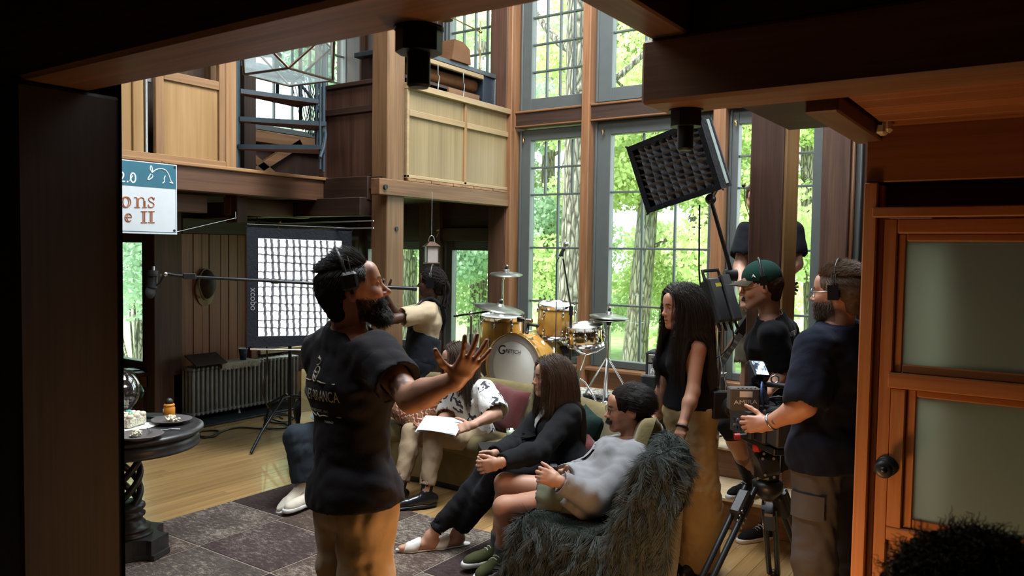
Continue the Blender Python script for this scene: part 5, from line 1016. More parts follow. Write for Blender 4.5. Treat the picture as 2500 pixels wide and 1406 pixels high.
k1 = at(1228, 685, 7.38); MB().tube([tuple(c1), tuple(k1), (b1[0], b1[1], STZ+0.55)], 0.009, 8).build('upper_tube', M['chrome'], o, world=True); MB().cyl((b1[0], b1[1], STZ+0.1), (b1[0], b1[1], STZ+0.78), 0.013, n=12).build('lower_tube', M['chrome'], o, world=True); MB().cyl((b1[0], b1[1], STZ+0.72), (b1[0], b1[1], STZ+0.79), 0.02, n=12).build('collar', M['chrome'], o, world=True); stand_legs(o, (b1[0], b1[1], STZ), 0.35, 0.28)
c2 = at(1221, 748, 6.95); b2 = at(1149, 960, 7.15); b2[2] = STZ; e2 = at(1150, 766, 7.15); e3 = at(1108, 772, 7.22); o = thing('cymbal_stand', 'large crash cymbal on a boom stand in front of the floor tom', 'cymbal', tuple(b2)); cymbal(o, c2, 0.225, dirv(0.17, -0.12, 1))
MB().tube([tuple(e3), tuple(e2), tuple(c2-UP*0.03)], 0.009, 8).build('boom_arm', M['blackmet'], o, world=True); MB().cyl((b2[0], b2[1], STZ+0.1), tuple(e2), 0.011, n=12).build('tube', M['chrome'], o, world=True); MB().sphere(e2, 0.025, 10, 8).build('tilter', M['chrome'], o, world=True); MB().cyl((b2[0], b2[1], STZ+0.52), (b2[0], b2[1], STZ+0.6), 0.02, n=12).build('collar', M['chrome'], o, world=True); stand_legs(o, (b2[0], b2[1], STZ), 0.35, 0.28, a0=1.0)
c3 = at(1487, 767, 7.05); b3 = at(1480, 960, 7.1); b3[2] = STZ; o = thing('hi_hat_stand', 'hi-hat cymbals on a chrome stand in front of the middle tall window', 'cymbal', tuple(b3)); cymbal(o, c3, 0.175, dirv(0.05, -0.08, 1))
MB().lathe([(0.012, -0.03), (0.03, -0.028), (0.06, -0.02), (0.175, -0.03), (0.1745, -0.032), (0.06, -0.03), (0.012, -0.036)], 40, c=(c3[0], c3[1], c3[2]-0.02)).build('bottom_cymbal', cymb, o, world=True)
MB().cyl(tuple(c3+UP*0.02), tuple(c3+UP*0.10), 0.006, n=8).build('clutch_rod', M['chrome'], o, world=True); MB().cyl((b3[0], b3[1], STZ+0.05), tuple(c3-UP*0.04), 0.014, n=12).build('tube', M['chrome'], o, world=True); MB().cyl(tuple(c3-UP*0.10), tuple(c3-UP*0.035), 0.018, 0.035, n=12).build('seat', M['black'], o, world=True)
stand_legs(o, (b3[0], b3[1], STZ), 0.42, 0.26, a0=0.9); MB().box((b3[0]-0.05, b3[1]-0.32, STZ+0.01), (b3[0]+0.04, b3[1]-0.06, STZ+0.03), 0.005).build('pedal', M['chrome'], o, world=True)
th_ = at(1377, 852, 7.3); o = thing('drum_throne', 'round black drum stool behind the rack tom', 'stool', (th_[0], th_[1], STZ)); MB().lathe([(0, -0.06), (0.13, -0.06), (0.15, -0.05), (0.155, -0.02), (0.15, 0.03), (0.12, 0.045), (0, 0.05)], 32, c=(0, 0, th_[2]-STZ)).build('seat', M['black'], o); MB().cyl((0, 0, 0.1), (0, 0, th_[2]-STZ-0.06), 0.014, n=10).build('post', M['chrome'], o); stand_legs(o, (0, 0, 0), 0.25, 0.22)
ml0 = onZ(1390, 985, STZ); mtop = at(1375, 632, 6.75); o = thing('mic_stand', 'straight black microphone stand with vocal microphone before the tall left window', 'microphone', tuple(ml0)); MB().lathe([(0, 0.03), (0.03, 0.03), (0.12, 0.012), (0.125, 0), (0, 0)], 32).build('base', M['black'], o)
zsp = 0.85; MB().cyl((0, 0, 0.02), (0, 0, zsp), 0.013, n=12).build('lower_tube', M['black'], o); MB().cyl((0, 0, zsp), tuple(Vector(mtop)-Vector(ml0)), 0.008, n=10).build('upper_tube', M['black'], o); MB().cyl((0, 0, zsp-0.06), (0, 0, zsp+0.02), 0.02, n=12).build('clutch', M['black'], o)
ma, mbp = at(1366, 626, 6.75), at(1383, 597, 6.75); MB().cyl(ma, ma*0.35+mbp*0.65, 0.011, 0.017, n=12).build('microphone_body', M['black'], o, world=True); MB().sphere(mbp, 0.026, 14, 10).build('microphone_grille', M['steel'], o, world=True); MB().cyl(ma*0.7+mbp*0.3-UP*0.03, ma*0.6+mbp*0.4, 0.016, n=10).build('clip', M['black'], o, world=True)
cable('microphone_cable', 'thin microphone cable hanging beside the vocal stand', [at(1365, 628, 6.75), at(1359, 650, 6.76), at(1358, 750, 6.76), at(1356, 850, 6.76), at(1354, 940, 6.8)], 0.004, M['black'], cat='cable')
# ---- stage rug, pedals, amplifier, guitar, cases
sgm, sgt, sgb, _ = nt('stage rug'); n_ = noise(sgt, 20, 3, position(sgt), 0.6, 1.5); sgt.links.new(ramp(sgt, n_.outputs[0], [(0.44, (0.10, 0.095, 0.09)), (0.5, (0.62, 0.58, 0.50)), (0.75, (0.72, 0.68, 0.6))]), sgb.inputs['Base Color']); setp(sgb, rough=0.95)
o = thing('stage_rug', 'cream rug with dark squiggle pattern under the drum kit', 'rug', (-3.3, 6.2, STZ)); MB().box((-4.5, 5.55, STZ), (-2.35, 6.82, STZ+0.009), 0.003).build('pile', sgm, o, world=True); STZ2 = STZ+0.009
for k, (px_, py_) in enumerate(((1433, 972), (1452, 975), (1472, 978), (1489, 976))):
    q = onZ(px_, py_, STZ2); o = thing('effect_pedal', ['%s small black effect pedal in the row on the stage rug' % s for s in ('leftmost', 'second', 'third', 'rightmost')][k], 'pedal', tuple(q), YAW, group='effect pedals on the stage rug'); MB().box((-0.035, -0.055, 0.0), (0.035, 0.055, 0.035), 0.006).build('case', M['black'], o); MB().cyl((0, -0.025, 0.035), (0, -0.025, 0.045), 0.010, n=10).build('footswitch', M['chrome'], o)
a0 = onZ(1573, 986, STZ2); AM = frame((a0[0], a0[1], STZ2), x=dirv(0.93, -0.42, 0), z=UP); am = thing('guitar_amp', 'silver fronted guitar amplifier standing below the middle window', 'amplifier', M=AM)
tol = cloth('black tolex', (0.016, 0.016, 0.017), 0.5, 0.05, 600, fold=0.1); MB().box((0, 0.0, 0.015), (0.62, 0.26, 0.47), 0.015).build('cabinet', tol, am)
gm_, gt_, gb_, _ = nt('silver grille'); wv = nd(gt_, 'ShaderNodeTexWave'); wv.inputs['Scale'].default_value = 22; gt_.links.new(objcoord(gt_), wv.inputs['Vector']); gt_.links.new(ramp(gt_, wv.outputs['Fac'], [(0.3, (0.12, 0.125, 0.125)), (0.6, (0.36, 0.37, 0.36))]), gb_.inputs['Base Color']); setp(gb_, rough=0.6)
MB().box((0.03, -0.006, 0.04), (0.59, 0.001, 0.36), 0.002).build('grille', gm_, am); MB().box((0.03, -0.008, 0.375), (0.59, 0.001, 0.445), 0.002).build('control_panel', M['steel'], am)
for k in range(9): MB().cyl((0.07+k*0.06, -0.008, 0.41), (0.07+k*0.06, -0.026, 0.41), 0.012, 0.009, n=10).build('knob', M['black'], am)
text('Fender', 'logo', M['white'], am, AM @ Matrix.Translation((0.12, -0.0085, 0.315)) @ Matrix.Rotation(PI/2, 4, 'X') @ Matrix.Rotation(0.25, 4, 'Z'), 0.055, shear=0.35)
MB().tube([(0.2, 0.13, 0.47), (0.22, 0.13, 0.5), (0.4, 0.13, 0.5), (0.42, 0.13, 0.47)], 0.010, 8).build('handle', M['black'], am)
c0 = onZ(1577, 992, STZ2); o = thing('floor_monitor', 'small black monitor speaker leaning in front of the silver amplifier', 'speaker', M=frame((c0[0], c0[1], STZ2), x=dirv(0.8, -0.6, 0), z=UP)); MB().box((0, -0.16, 0), (0.32, 0.0, 0.27), 0.008, Matrix.Rotation(-0.18, 4, 'X')).build('case', M['black'], o); MB().box((0.0, -0.165, 0.255), (0.32, -0.145, 0.275), 0.004, Matrix.Rotation(-0.18, 4, 'X')).build('edge', M['steel'], o); MB().box((0.02, -0.166, 0.02), (0.30, -0.159, 0.25), 0.002, Matrix.Rotation(-0.18, 4, 'X')).build('screen', plain('black screen', (0.01, 0.012, 0.012), 0.12), o)
# electric guitar leaning
gn0, gn1 = at(1706, 968, 5.55), at(1801, 820, 5.55); gz = gn1-gn0; gl_ = np.linalg.norm(gz); gz /= gl_; GM = frame(gn0, x=np.cross(gz, -AWAY+0.3*RIGHT), z=gz); gt0 = thing('electric_guitar', 'electric guitar with inlaid dark fretboard leaning behind the standing woman', 'guitar', M=GM)
MB().box((-0.026, -0.012, 0.0), (0.026, 0.012, gl_), 0.008).build('neck', M['trimz'], gt0); MB().box((-0.025, -0.018, 0.0), (0.025, -0.011, gl_), 0.001).build('fretboard', plain('rosewood', (0.07, 0.04, 0.026), 0.45), gt0)
for k in range(10): MB().box((-0.018, -0.0192, gl_*(0.06+0.093*k)), (0.018, -0.0175, gl_*(0.06+0.093*k)+0.016), 0).build('inlay', plain('pearl inlay', (0.42, 0.38, 0.30), 0.35) if k == 0 else bpy.data.materials['pearl inlay'], gt0)
m = MB(); 
for k in range(6): m.tube([(-0.018+0.0072*k, -0.021, -0.2), (-0.018+0.0072*k, -0.021, gl_+0.02)], 0.0008, 4)
m.build('strings', M['steel'], gt0, kind='stuff'); MB().box((-0.04, -0.01, gl_), (0.04, 0.008, gl_+0.16), 0.01).build('headstock', M['black'], gt0)
bpy_ = [(0.17*math.cos(t)*(1+0.25*math.cos(2*t)), -0.22+0.24*math.sin(t)) for t in np.linspace(0, 2*PI, 32, endpoint=False)]; MB().prism(bpy_, 0.045, Matrix(((1, 0, 0, 0), (0, 0, 1, -0.022), (0, 1, 0, 0), (0, 0, 0, 1)))).build('body', plain('black lacquer', (0.012, 0.012, 0.013), 0.2), gt0)
MB().box((-0.05, -0.03, -0.16), (0.05, -0.021, -0.12), 0.002).build('pickup', M['chrome'], gt0)
f0 = onZ(1768, 1046, STZ); FM = frame((f0[0], f0[1], STZ), x=dirv(-0.75, 0.66, 0), z=UP); o = thing('flight_case', 'black flight case with aluminium edges standing on the stage edge', 'case', M=FM); MB().box((0, 0, 0), (0.34, 0.40, 0.43), 0.004).build('body', plain('case laminate', (0.02, 0.02, 0.022), 0.5), o)
for (lo, hi) in (((-0.006, -0.006, 0), (0.03, 0.012, 0.436)), ((0.31, -0.006, 0), (0.346, 0.012, 0.436)), ((-0.006, -0.008, 0.41), (0.346, 0.014, 0.438)), ((-0.008, -0.006, 0.41), (0.012, 0.406, 0.438))): MB().box(lo, hi, 0.003).build('edge_trim', M['steel'], o)
MB().box((0.12, -0.012, 0.2), (0.22, -0.004, 0.28), 0.004).build('recess_handle', M['chrome'], o)
cable('audio_cable', 'loose bundle of grey cables on the stage beside the flight case', [onZ(1745, 1058, STZ+0.01), onZ(1762, 1050, STZ+0.02), onZ(1775, 1052, STZ+0.01), onZ(1768, 1062, STZ+0.02), onZ(1748, 1064, STZ+0.01), onZ(1742, 1050, STZ+0.03), at(1752, 1000, 5.7), at(1758, 975, 5.7)], 0.008, M['iron'])
ss0 = at(1815, 950, 5.35); o = thing('stool_round', 'black round equipment pod on the stage behind the film camera', 'stool', (ss0[0], ss0[1], STZ)); MB().lathe([(0, 0.42), (0.1, 0.42), (0.11, 0.41), (0.11, 0.33), (0.1, 0.32), (0, 0.32)], 24).build('seat', M['black'], o); MB().cyl((0, 0, 0.0), (0, 0, 0.32), 0.025, n=10).build('post', M['chrome'], o)
# ---- film camera on tripod
cc = at(1850, 1010, 3.95); fwd = dirv(-0.18, 0.98, -0.03); CM = frame(cc, x=fwd, z=UP)          # local x = lens direction, y = camera left
fc = thing('film_camera', 'film camera with grey viewfinder block and flip up monitor held by the man in navy', 'camera', M=CM)
def cb(nm, lo, hi, m, b=0.006, Mt=None): return MB().box(lo, hi, b, Mt).build(nm, m, fc)
cgrey = plain('camera grey', (0.105, 0.098, 0.088), 0.4, 0.2, vary=0.08); cblk = plain('camera black', (0.016, 0.016, 0.018), 0.42)
cb('body', (-0.20, -0.075, -0.11), (0.12, 0.075, 0.065), cblk, 0.012); cb('base_plate', (-0.26, -0.05, -0.145), (0.17, 0.05, -0.115), M['black'], 0.004)
MB().cyl((0.12, 0, -0.02), (0.30, 0, -0.02), 0.052, 0.058, n=28).build('lens', cblk, fc); MB().cyl((0.30, 0, -0.02), (0.305, 0, -0.02), 0.05, n=28).build('lens_glass', plain('dark lens', (0.01, 0.01, 0.015), 0.05), fc); cb('matte_box', (0.29, -0.10, -0.09), (0.34, 0.10, 0.06), M['black'], 0.006)
for xx in (0.155, 0.20, 0.25): MB().lathe([(0.054, -0.008), (0.06, -0.006), (0.06, 0.006), (0.054, 0.008)], 28, M=Matrix.Translation((xx, 0, -0.02)) @ Matrix.Rotation(PI/2, 4, 'Y')).build('focus_ring', M['black'], fc)
cb('battery', (-0.30, -0.06, -0.10), (-0.20, 0.06, 0.05), plain('battery', (0.03, 0.03, 0.03), 0.5), 0.008)
cb('side_module', (-0.12, 0.075, -0.10), (0.10, 0.10, 0.03), plain('control side', (0.035, 0.034, 0.033), 0.4), 0.004)
for k in range(10): MB().cyl((-0.09+0.035*(k % 5), 0.10, -0.03-0.035*(k//5)), (-0.09+0.035*(k % 5), 0.104, -0.03-0.035*(k//5)), 0.008, n=8).build('button', M['steel'] if k % 3 == 0 else M['black'], fc)
v0, v1 = at(1778, 972, 3.80), at(1850, 972, 3.80); VM = CM.inverted() @ frame((v0+v1)/2, x=dirv(-0.96, -0.0, -0.04), z=UP); vw = np.linalg.norm(v1-v0)/2
cb('viewfinder', (-vw, -0.03, -0.055), (vw, 0.04, 0.055), cgrey, 0.006, VM)
VW = frame((v0+v1)/2, x=dirv(0.96, 0.0, 0.04), z=dirv(0, -1, 0)); off = 0.0405
text('AMIRA', 'lettering', M['white'], fc, VW @ Matrix.Translation((0.0, -0.012, off)), 0.028, sxx=1.35); text('HD', 'lettering', M['white'], fc, VW @ Matrix.Translation((0.0, -0.032, off)), 0.010)
cb('tape_label', (-0.005-0.028, 0.0395, 0.012), (0.028, 0.0408, 0.04), M['paper'], 0, VM)
MB().cyl(v1, at(1868, 966, 3.78), 0.034, 0.045, n=24).build('eyepiece', M['black'], fc, world=True)
MB().lathe([(0.05, -0.006), (0.062, 0.0), (0.05, 0.008), (0.044, 0.0), (0.05, -0.006)], 28, M=frame(at(1862, 962, 3.78), x=UP, z=dirv(0.9, -0.35, 0.1))).build('eyecup', plain('blue eyecup', (0.02, 0.045, 0.16), 0.5), fc, world=True)
for k in range(5): MB().box((-0.05+0.02*k, 0.03, 0.0555), (-0.042+0.02*k, 0.036, 0.058), 0.001, VM).build('screw', M['steel'], fc)
h0, h1 = at(1868, 938, 3.95), at(1950, 946, 3.75); MB().cyl(h0, h1, 0.013, n=12).build('top_handle', M['black'], fc, world=True); MB().tube([tuple(h0), tuple(h0-UP*0.09)], 0.012, 8).build('handle_post', M['black'], fc, world=True); MB().tube([tuple(h1), tuple(h1-UP*0.08)], 0.012, 8).build('handle_post', M['black'], fc, world=True)
rg0 = at(1892, 926, 3.92); MB().tube([tuple(rg0+(RIGHT*math.cos(t)+UP*math.sin(t))*0.019) for t in np.linspace(0, 2*PI, 24, endpoint=False)], 0.0045, 8, closed=True).build('hook_ring', M['steel'], fc, world=True)
s0, s1, s2, s3 = at(1836, 885, 3.9), at(1861, 873, 3.95), at(1876, 908, 3.9), at(1853, 925, 3.85); sxv = vec(s2-s1); syv = vec(s0-s1); SM = frame((s0+s1+s2+s3)/4, x=sxv, z=sxv.cross(syv)*(1 if sxv.cross(syv).dot(Vector(-AWAY)) > 0 else -1)); SL = CM.inverted() @ SM; hx, hy = sxv.length/2, syv.length/2
cb('monitor', (-hx-0.006, -hy-0.004, -0.045), (hx+0.006, hy+0.004, -0.002), cblk, 0.006, SL)
scm, sct, scb_, sco = nt('monitor picture'); nn_ = noise(sct, 30, 3, objcoord(sct)); setp(scb_, color=(0.02, 0.02, 0.02), rough=0.15, emit=1.0); sct.links.new(ramp(sct, nn_.outputs[0], [(0.42, (0.02, 0.03, 0.05)), (0.5, (0.3, 0.4, 0.5)), (0.6, (0.75, 0.85, 0.9))]), scb_.inputs['Emission Color'])
cb('screen', (-hx+0.004, -hy+0.005, -0.003), (hx-0.004, hy-0.005, 0.0), scm, 0.001, SL)
MB().tube([tuple(at(1842, 918, 3.9)), tuple(at(1853, 933, 3.88)), tuple(at(1866, 936, 3.9))], 0.012, 8).build('monitor_arm', M['black'], fc, world=True); MB().sphere(at(1862, 893, 3.97), 0.02, 12, 8).build('monitor_knob', M['black'], fc, world=True)
MB().tube([tuple(at(1800, 1065, 3.85)), tuple(at(1835, 1062, 3.85))], 0.012, 8).build('rod', M['black'], fc, world=True); MB().cyl(at(1793, 1066, 3.85), at(1806, 1065, 3.85), 0.016, n=10).build('red_rod_end', plain('red anodised', (0.35, 0.02, 0.02), 0.4), fc, world=True)
for k in range(6): cable_pts = [at(1872+6*k, 975+2*k, 3.85), at(1900, 968+6*k, 3.82), at(1935, 975+3*k, 3.8), at(1958, 985+4*k, 3.78)]; MB().tube([tuple(p) for p in curve_pts(cable_pts, 16)], 0.005, 6).build('loom_cable', M['black'], fc, world=True)
tpz = at(1872, 1092, 3.95); tg = onZ(1872, 1500, 0.0); tx0 = (tpz[0], tpz[1]); tri = thing('camera_tripod', 'black tripod with fluid head carrying the film camera', 'tripod', (tx0[0], tx0[1], 0))
zt0 = tpz[2]; cz_bot = cc[2]-0.145
MB().box((-0.08, -0.05, cz_bot-0.035), (0.08, 0.05, cz_bot-0.001), 0.006, Matrix.Rotation(YAW, 4, 'Z')).build('top_plate', M['black'], tri)
def tw(p): return tuple(np.array(p)-np.array([tx0[0], tx0[1], 0]))
hd0 = at(1874, 1130, 3.95); MB().box((-0.06, -0.055, -0.10), (0.06, 0.055, 0.09), 0.03, Matrix.Translation(tw(hd0)) @ Matrix.Rotation(YAW+0.3, 4, 'Z')).build('fluid_head', cblk, tri)
MB().cyl(tw(at(1850, 1140, 3.9)), tw(at(1893, 1128, 3.9)), 0.062, n=28).build('drag_drum', cblk, tri); MB().cyl(tw(at(1842, 1093, 3.88)), tw(at(1856, 1093, 3.86)), 0.021, n=20).build('red_knob', plain('red knob', (0.55, 0.05, 0.03), 0.4), tri)
for (px_, py_) in ((1862, 1120), (1889, 1120), (1868, 1160), (1850, 1168), (1890, 1165), (1865, 1108)): MB().cyl(tw(at(px_, py_, 3.83)), tw(at(px_, py_, 3.815)), 0.007, n=8).build('screw', M['steel'], tri)
MB().lathe([(0.055, 0.05), (0.075, 0.04), (0.075, 0.0), (0.05, -0.03), (0.03, -0.05), (0, -0.05)], 28, c=tw(at(1874, 1195, 3.95))).build('bowl', M['black'], tri)
for k, (pa, pb, da, db) in enumerate((((1832, 1190), (1722, 1420), 3.9, 3.62), ((1878, 1240), (1889, 1405), 4.0, 4.36), ((1900, 1200), (1990, 1440), 3.98, 4.25))):
    A_, B_ = tw(at(*pa, da)), tw(at(*pb, db)); t_ = (Vector(B_)-Vector(A_)); B_ = tuple(Vector(A_)+t_*((A_[2]-0.02)/(A_[2]-B_[2]))); sd_ = Vector((-t_.y, t_.x, 0)).normalized() if abs(t_.x)+abs(t_.y) > 1e-3 else Vector((1, 0, 0))
    lg = None
    for s in (-1, 1):
        lg_ = MB().cyl(tuple(Vector(A_)+sd_*0.026*s), tuple(Vector(B_)+sd_*0.022*s), 0.015, n=12).build('leg', M['blackmet'], tri)
    A2 = Vector(A_); mid_ = A2.lerp(Vector(B_), 0.12); MB().box((-0.045, -0.03, -0.07), (0.045, 0.03, 0.07), 0.01, Matrix.Translation(mid_) @ t_.to_track_quat('Z', 'X').to_matrix().to_4x4()).build('leg_clamp', cblk, tri)
    for q in (0.17, 0.20, 0.23): MB().box((-0.035, -0.033, -0.004), (0.035, -0.029, 0.004), 0.001, Matrix.Translation(A2.lerp(Vector(B_), q)) @ t_.to_track_quat('Z', 'X').to_matrix().to_4x4()).build('scale_mark', M['steel'], tri)
    MB().sphere(tuple(Vector(B_)), 0.022, 10, 8).build('foot', M['black'], tri)
# ---- boom pole and microphone
ba, bb2 = at(470, 676, 5.75), at(1017, 705, 6.45); bm_ = thing('boom_pole', 'long black boom pole crossing the room with a hanging studio microphone', 'microphone', tuple(ba))
MB().cyl(ba, bb2, 0.0115, 0.0155, n=12).build('pole', M['blackmet'], bm_, world=True); MB().cyl(ba*0.66+bb2*0.34-(bb2-ba)*0.015, ba*0.66+bb2*0.34+(bb2-ba)*0.015, 0.02, n=12).build('joint', M['black'], bm_, world=True); MB().cyl(ba*0.02+bb2*0.98, bb2, 0.022, n=12).build('grip', M['black'], bm_, world=True)
MB().box((-0.035, -0.02, -0.022), (0.055, 0.02, 0.022), 0.006, frame(at(459, 674, 5.74), x=bb2-ba, z=UP)).build('plug_transmitter', M['black'], bm_, world=True)
MB().tube([tuple(at(448, 674, 5.74)), tuple(at(428, 672, 5.73)), tuple(at(405, 668, 5.72))], [0.014, 0.012, 0.016], 8).build('shock_joint', M['black'], bm_, world=True); MB().tube([tuple(at(405, 668, 5.72)), tuple(at(398, 676, 5.72)), tuple(at(390, 692, 5.72)), tuple(at(380, 698, 5.72))], 0.009, 8).build('yoke', M['black'], bm_, world=True); MB().sphere(at(404, 669, 5.71), 0.018, 10, 8).build('swivel', M['chrome'], bm_, world=True)
q0, q1 = at(374, 660, 5.72), at(371, 702, 5.72); MB().cyl(q0, q1, 0.034, n=22).build('microphone_body', cblk, bm_, world=True); MB().cyl(at(374, 650, 5.72), q0, 0.012, n=12).build('connector', M['steel'], bm_, world=True); MB().cyl(at(377, 668, 5.72), at(377, 674, 5.72), 0.048, n=20).build('shock_ring', M['black'], bm_, world=True); MB().sphere(at(367, 713, 5.72), (0.034, 0.034, 0.048), 18, 12).build('windscreen', cloth('foam', (0.05, 0.052, 0.055), 0.95), bm_, world=True)
# ================================================================ PEOPLE: signed distance modelling
def nrm(v): v = np.asarray(v, float); return v/(np.linalg.norm(v)+1e-12)
def smin(a, b, k):
    h = np.clip(0.5+0.5*(b-a)/k, 0, 1); return b*(1-h)+a*h-k*h*(1-h)
class S:
    """list of primitives; each is (kind, params, blend, bbox)"""
    def __init__(s): s.p = []
    def rc(s, a, b, ra, rb=None, k=0.02, ax=None, sc=1.0):
        a = np.asarray(a, float); b = np.asarray(b, float); rb = ra if rb is None else rb; m = max(ra, rb)*max(1, sc)
        s.p.append(('rc', (a, b, ra, rb, None if ax is None else nrm(ax), sc), k, np.minimum(a, b)-m, np.maximum(a, b)+m)); return s
    def el(s, c, r, R=None, k=0.02):
        c = np.asarray(c, float); r = np.asarray(r, float); m = r.max() if R is not None else r
        s.p.append(('el', (c, r, R), k, c-m, c+m)); return s
    def sub(s, a, b, ra, rb=None, k=0.008):
        a = np.asarray(a, float); b = np.asarray(b, float); rb = ra if rb is None else rb; m = max(ra, rb)
        s.p.append(('sub', (a, b, ra, rb), k, np.minimum(a, b)-m, np.maximum(a, b)+m)); return s
    def sube(s, c, r, R=None, k=0.008):
        c = np.asarray(c, float); r = np.asarray(r, float); m = r.max() if R is not None else r; s.p.append(('sube', (c, r, R), k, c-m, c+m)); return s
    def cut(s, p, n, k=0.004): s.p.append(('cut', (np.asarray(p, float), nrm(n)), k, None, None)); return s
    def cutin(s, p, n, c, rad):
        """cut only near c (a hem that must not slice other limbs)"""
        c = np.asarray(c, float); s.p.append(('cutin', (np.asarray(p, float), nrm(n), c, rad), 0.004, c-rad, c+rad)); return s
    def bounds(s, pad):
        L = [q for q in s.p if q[0] in ('rc', 'el')]; return np.min([q[3] for q in L], 0)-pad, np.max([q[4] for q in L], 0)+pad
def d_rc(P, a, b, ra, rb, ax=None, sc=1.0):
    q = P-a; ba = b-a
    if ax is not None and sc != 1.0:
        q = q-ax*(q@ax)[..., None]*(1-1/sc); ba = ba-ax*(ba@ax)*(1-1/sc)
    t = np.clip((q@ba)/(ba@ba+1e-12), 0, 1); return np.linalg.norm(q-t[..., None]*ba, axis=-1)-(ra+(rb-ra)*t)
def d_el(P, c, r, R):
    q = P-c
    if R is not None: q = q@R
    k0 = np.linalg.norm(q/r, axis=-1); k1 = np.linalg.norm(q/(r*r), axis=-1); return k0*(k0-1)/(k1+1e-9)
def field(sd, lo, hi, h, disp=None):
    n = np.maximum(2, np.ceil((hi-lo)/h).astype(int)+1); F = np.full(n, 0.25, np.float64)
    ax = [lo[i]+h*np.arange(n[i]) for i in range(3)]
    dispd = False
    for (kind, pr, k, bl, bh) in sd.p:
        if kind in ('sub', 'sube', 'cut', 'cutin') and disp is not None and not dispd:
            dispd = True; F = _disp(F, ax, disp)
        if bl is None: i0 = np.zeros(3, int); i1 = n
        else:
            i0 = np.clip(np.floor((bl-k-3*h-lo)/h).astype(int), 0, n); i1 = np.clip(np.ceil((bh+k+3*h-lo)/h).astype(int)+1, 0, n)
        if (i1 <= i0).any(): continue
        sl = tuple(slice(a, b) for a, b in zip(i0, i1)); P = np.stack(np.meshgrid(*[ax[i][sl[i]] for i in range(3)], indexing='ij'), -1)
        if kind == 'rc': F[sl] = smin(F[sl], d_rc(P, *pr), k)
        elif kind == 'el': F[sl] = smin(F[sl], d_el(P, *pr), k)
        elif kind == 'sub': F[sl] = -smin(-F[sl], d_rc(P, *pr), k)
        elif kind == 'sube': F[sl] = -smin(-F[sl], d_el(P, *pr), k)
        elif kind == 'cut': F[sl] = np.maximum(F[sl], (P-pr[0])@pr[1])
        elif kind == 'cutin': 
            ins = np.linalg.norm(P-pr[2], axis=-1) < pr[3]; F[sl] = np.where(ins, np.maximum(F[sl], (P-pr[0])@pr[1]), F[sl])
    if disp is not None and not dispd: F = _disp(F, ax, disp)
    return F
def _disp(F, ax, disp):
    amp, wl, seed = disp; rg = np.random.default_rng(seed); m = np.abs(F) < 0.05; I = np.nonzero(m); P = np.stack([ax[i][I[i]] for i in range(3)], -1); d = np.zeros(len(P))
    for j in range(6):
        k = nrm(rg.normal(size=3)*np.array([1, 1, 0.9]))*2*PI/(wl*rg.uniform(1.0, 2.6)); k2 = nrm(rg.normal(size=3))*2*PI/(wl*3.0)
        d += (0.5-np.abs(np.sin(P@k+rg.uniform(0, 6)+1.6*np.sin(P@k2+rg.uniform(0, 6)))))*amp*0.36
    F[I] += d; return F
EDG = [((0, 0, 0), (1, 0, 0)), ((0, 1, 0), (1, 1, 0)), ((0, 0, 1), (1, 0, 1)), ((0, 1, 1), (1, 1, 1)), ((0, 0, 0), (0, 1, 0)), ((1, 0, 0), (1, 1, 0)), ((0, 0, 1), (0, 1, 1)), ((1, 0, 1), (1, 1, 1)), ((0, 0, 0), (0, 0, 1)), ((1, 0, 0), (1, 0, 1)), ((0, 1, 0), (0, 1, 1)), ((1, 1, 0), (1, 1, 1))]
def nets(F, lo, h, skip=None):
    s = F < 0; n = np.array(F.shape); c = n-1; cnt = np.zeros(c, np.int8)
    for i in (0, 1):
        for j in (0, 1):
            for k in (0, 1): cnt += s[i:i+c[0], j:j+c[1], k:k+c[2]]
    act = (cnt > 0) & (cnt < 8); I = np.argwhere(act)
    if len(I) == 0: return np.zeros((0, 3)), np.zeros((0, 4), int)
    acc = np.zeros((len(I), 3)); num = np.zeros(len(I))
    for a, b in EDG:
        A, B = I+a, I+b; fa = F[A[:, 0], A[:, 1], A[:, 2]]; fb = F[B[:, 0], B[:, 1], B[:, 2]]; m = (fa < 0) != (fb < 0); t = np.where(m, fa/(fa-fb+1e-15), 0)
        acc[m] += (A+(np.array(b)-a)*t[:, None])[m]; num[m] += 1
    V = lo+h*acc/num[:, None]; idx = -np.ones(c, int); idx[act] = np.arange(len(I)); Q = []
    for ax in range(3):
        o1, o2 = [(1, 2), (2, 0), (0, 1)][ax]; sa = [slice(None)]*3; sb = [slice(None)]*3; sa[ax] = slice(0, -1); sb[ax] = slice(1, None)
        ch = s[tuple(sa)] != s[tuple(sb)]; fl = s[tuple(sa)]; E = np.argwhere(ch); E = E[(E[:, o1] > 0) & (E[:, o2] > 0) & (E[:, o1] < c[o1]) & (E[:, o2] < c[o2])]
        if len(E) == 0: continue
        d1 = np.zeros(3, int); d1[o1] = 1; d2 = np.zeros(3, int); d2[o2] = 1
        q = np.stack([idx[tuple((E-x).T)] for x in (d1+d2, d2, 0*d1, d1)], 1); f = fl[tuple(E.T)]; q[~f] = q[~f][:, ::-1]; Q.append(q)
    Q = np.concatenate(Q); Q = Q[(Q >= 0).all(1)]
    if skip is not None:
        ctr = V[Q].mean(1); keep = np.ones(len(Q), bool)
        for (a, b) in skip: keep &= ~((ctr > a) & (ctr < b)).all(1)
        Q = Q[keep]
    return V, Q
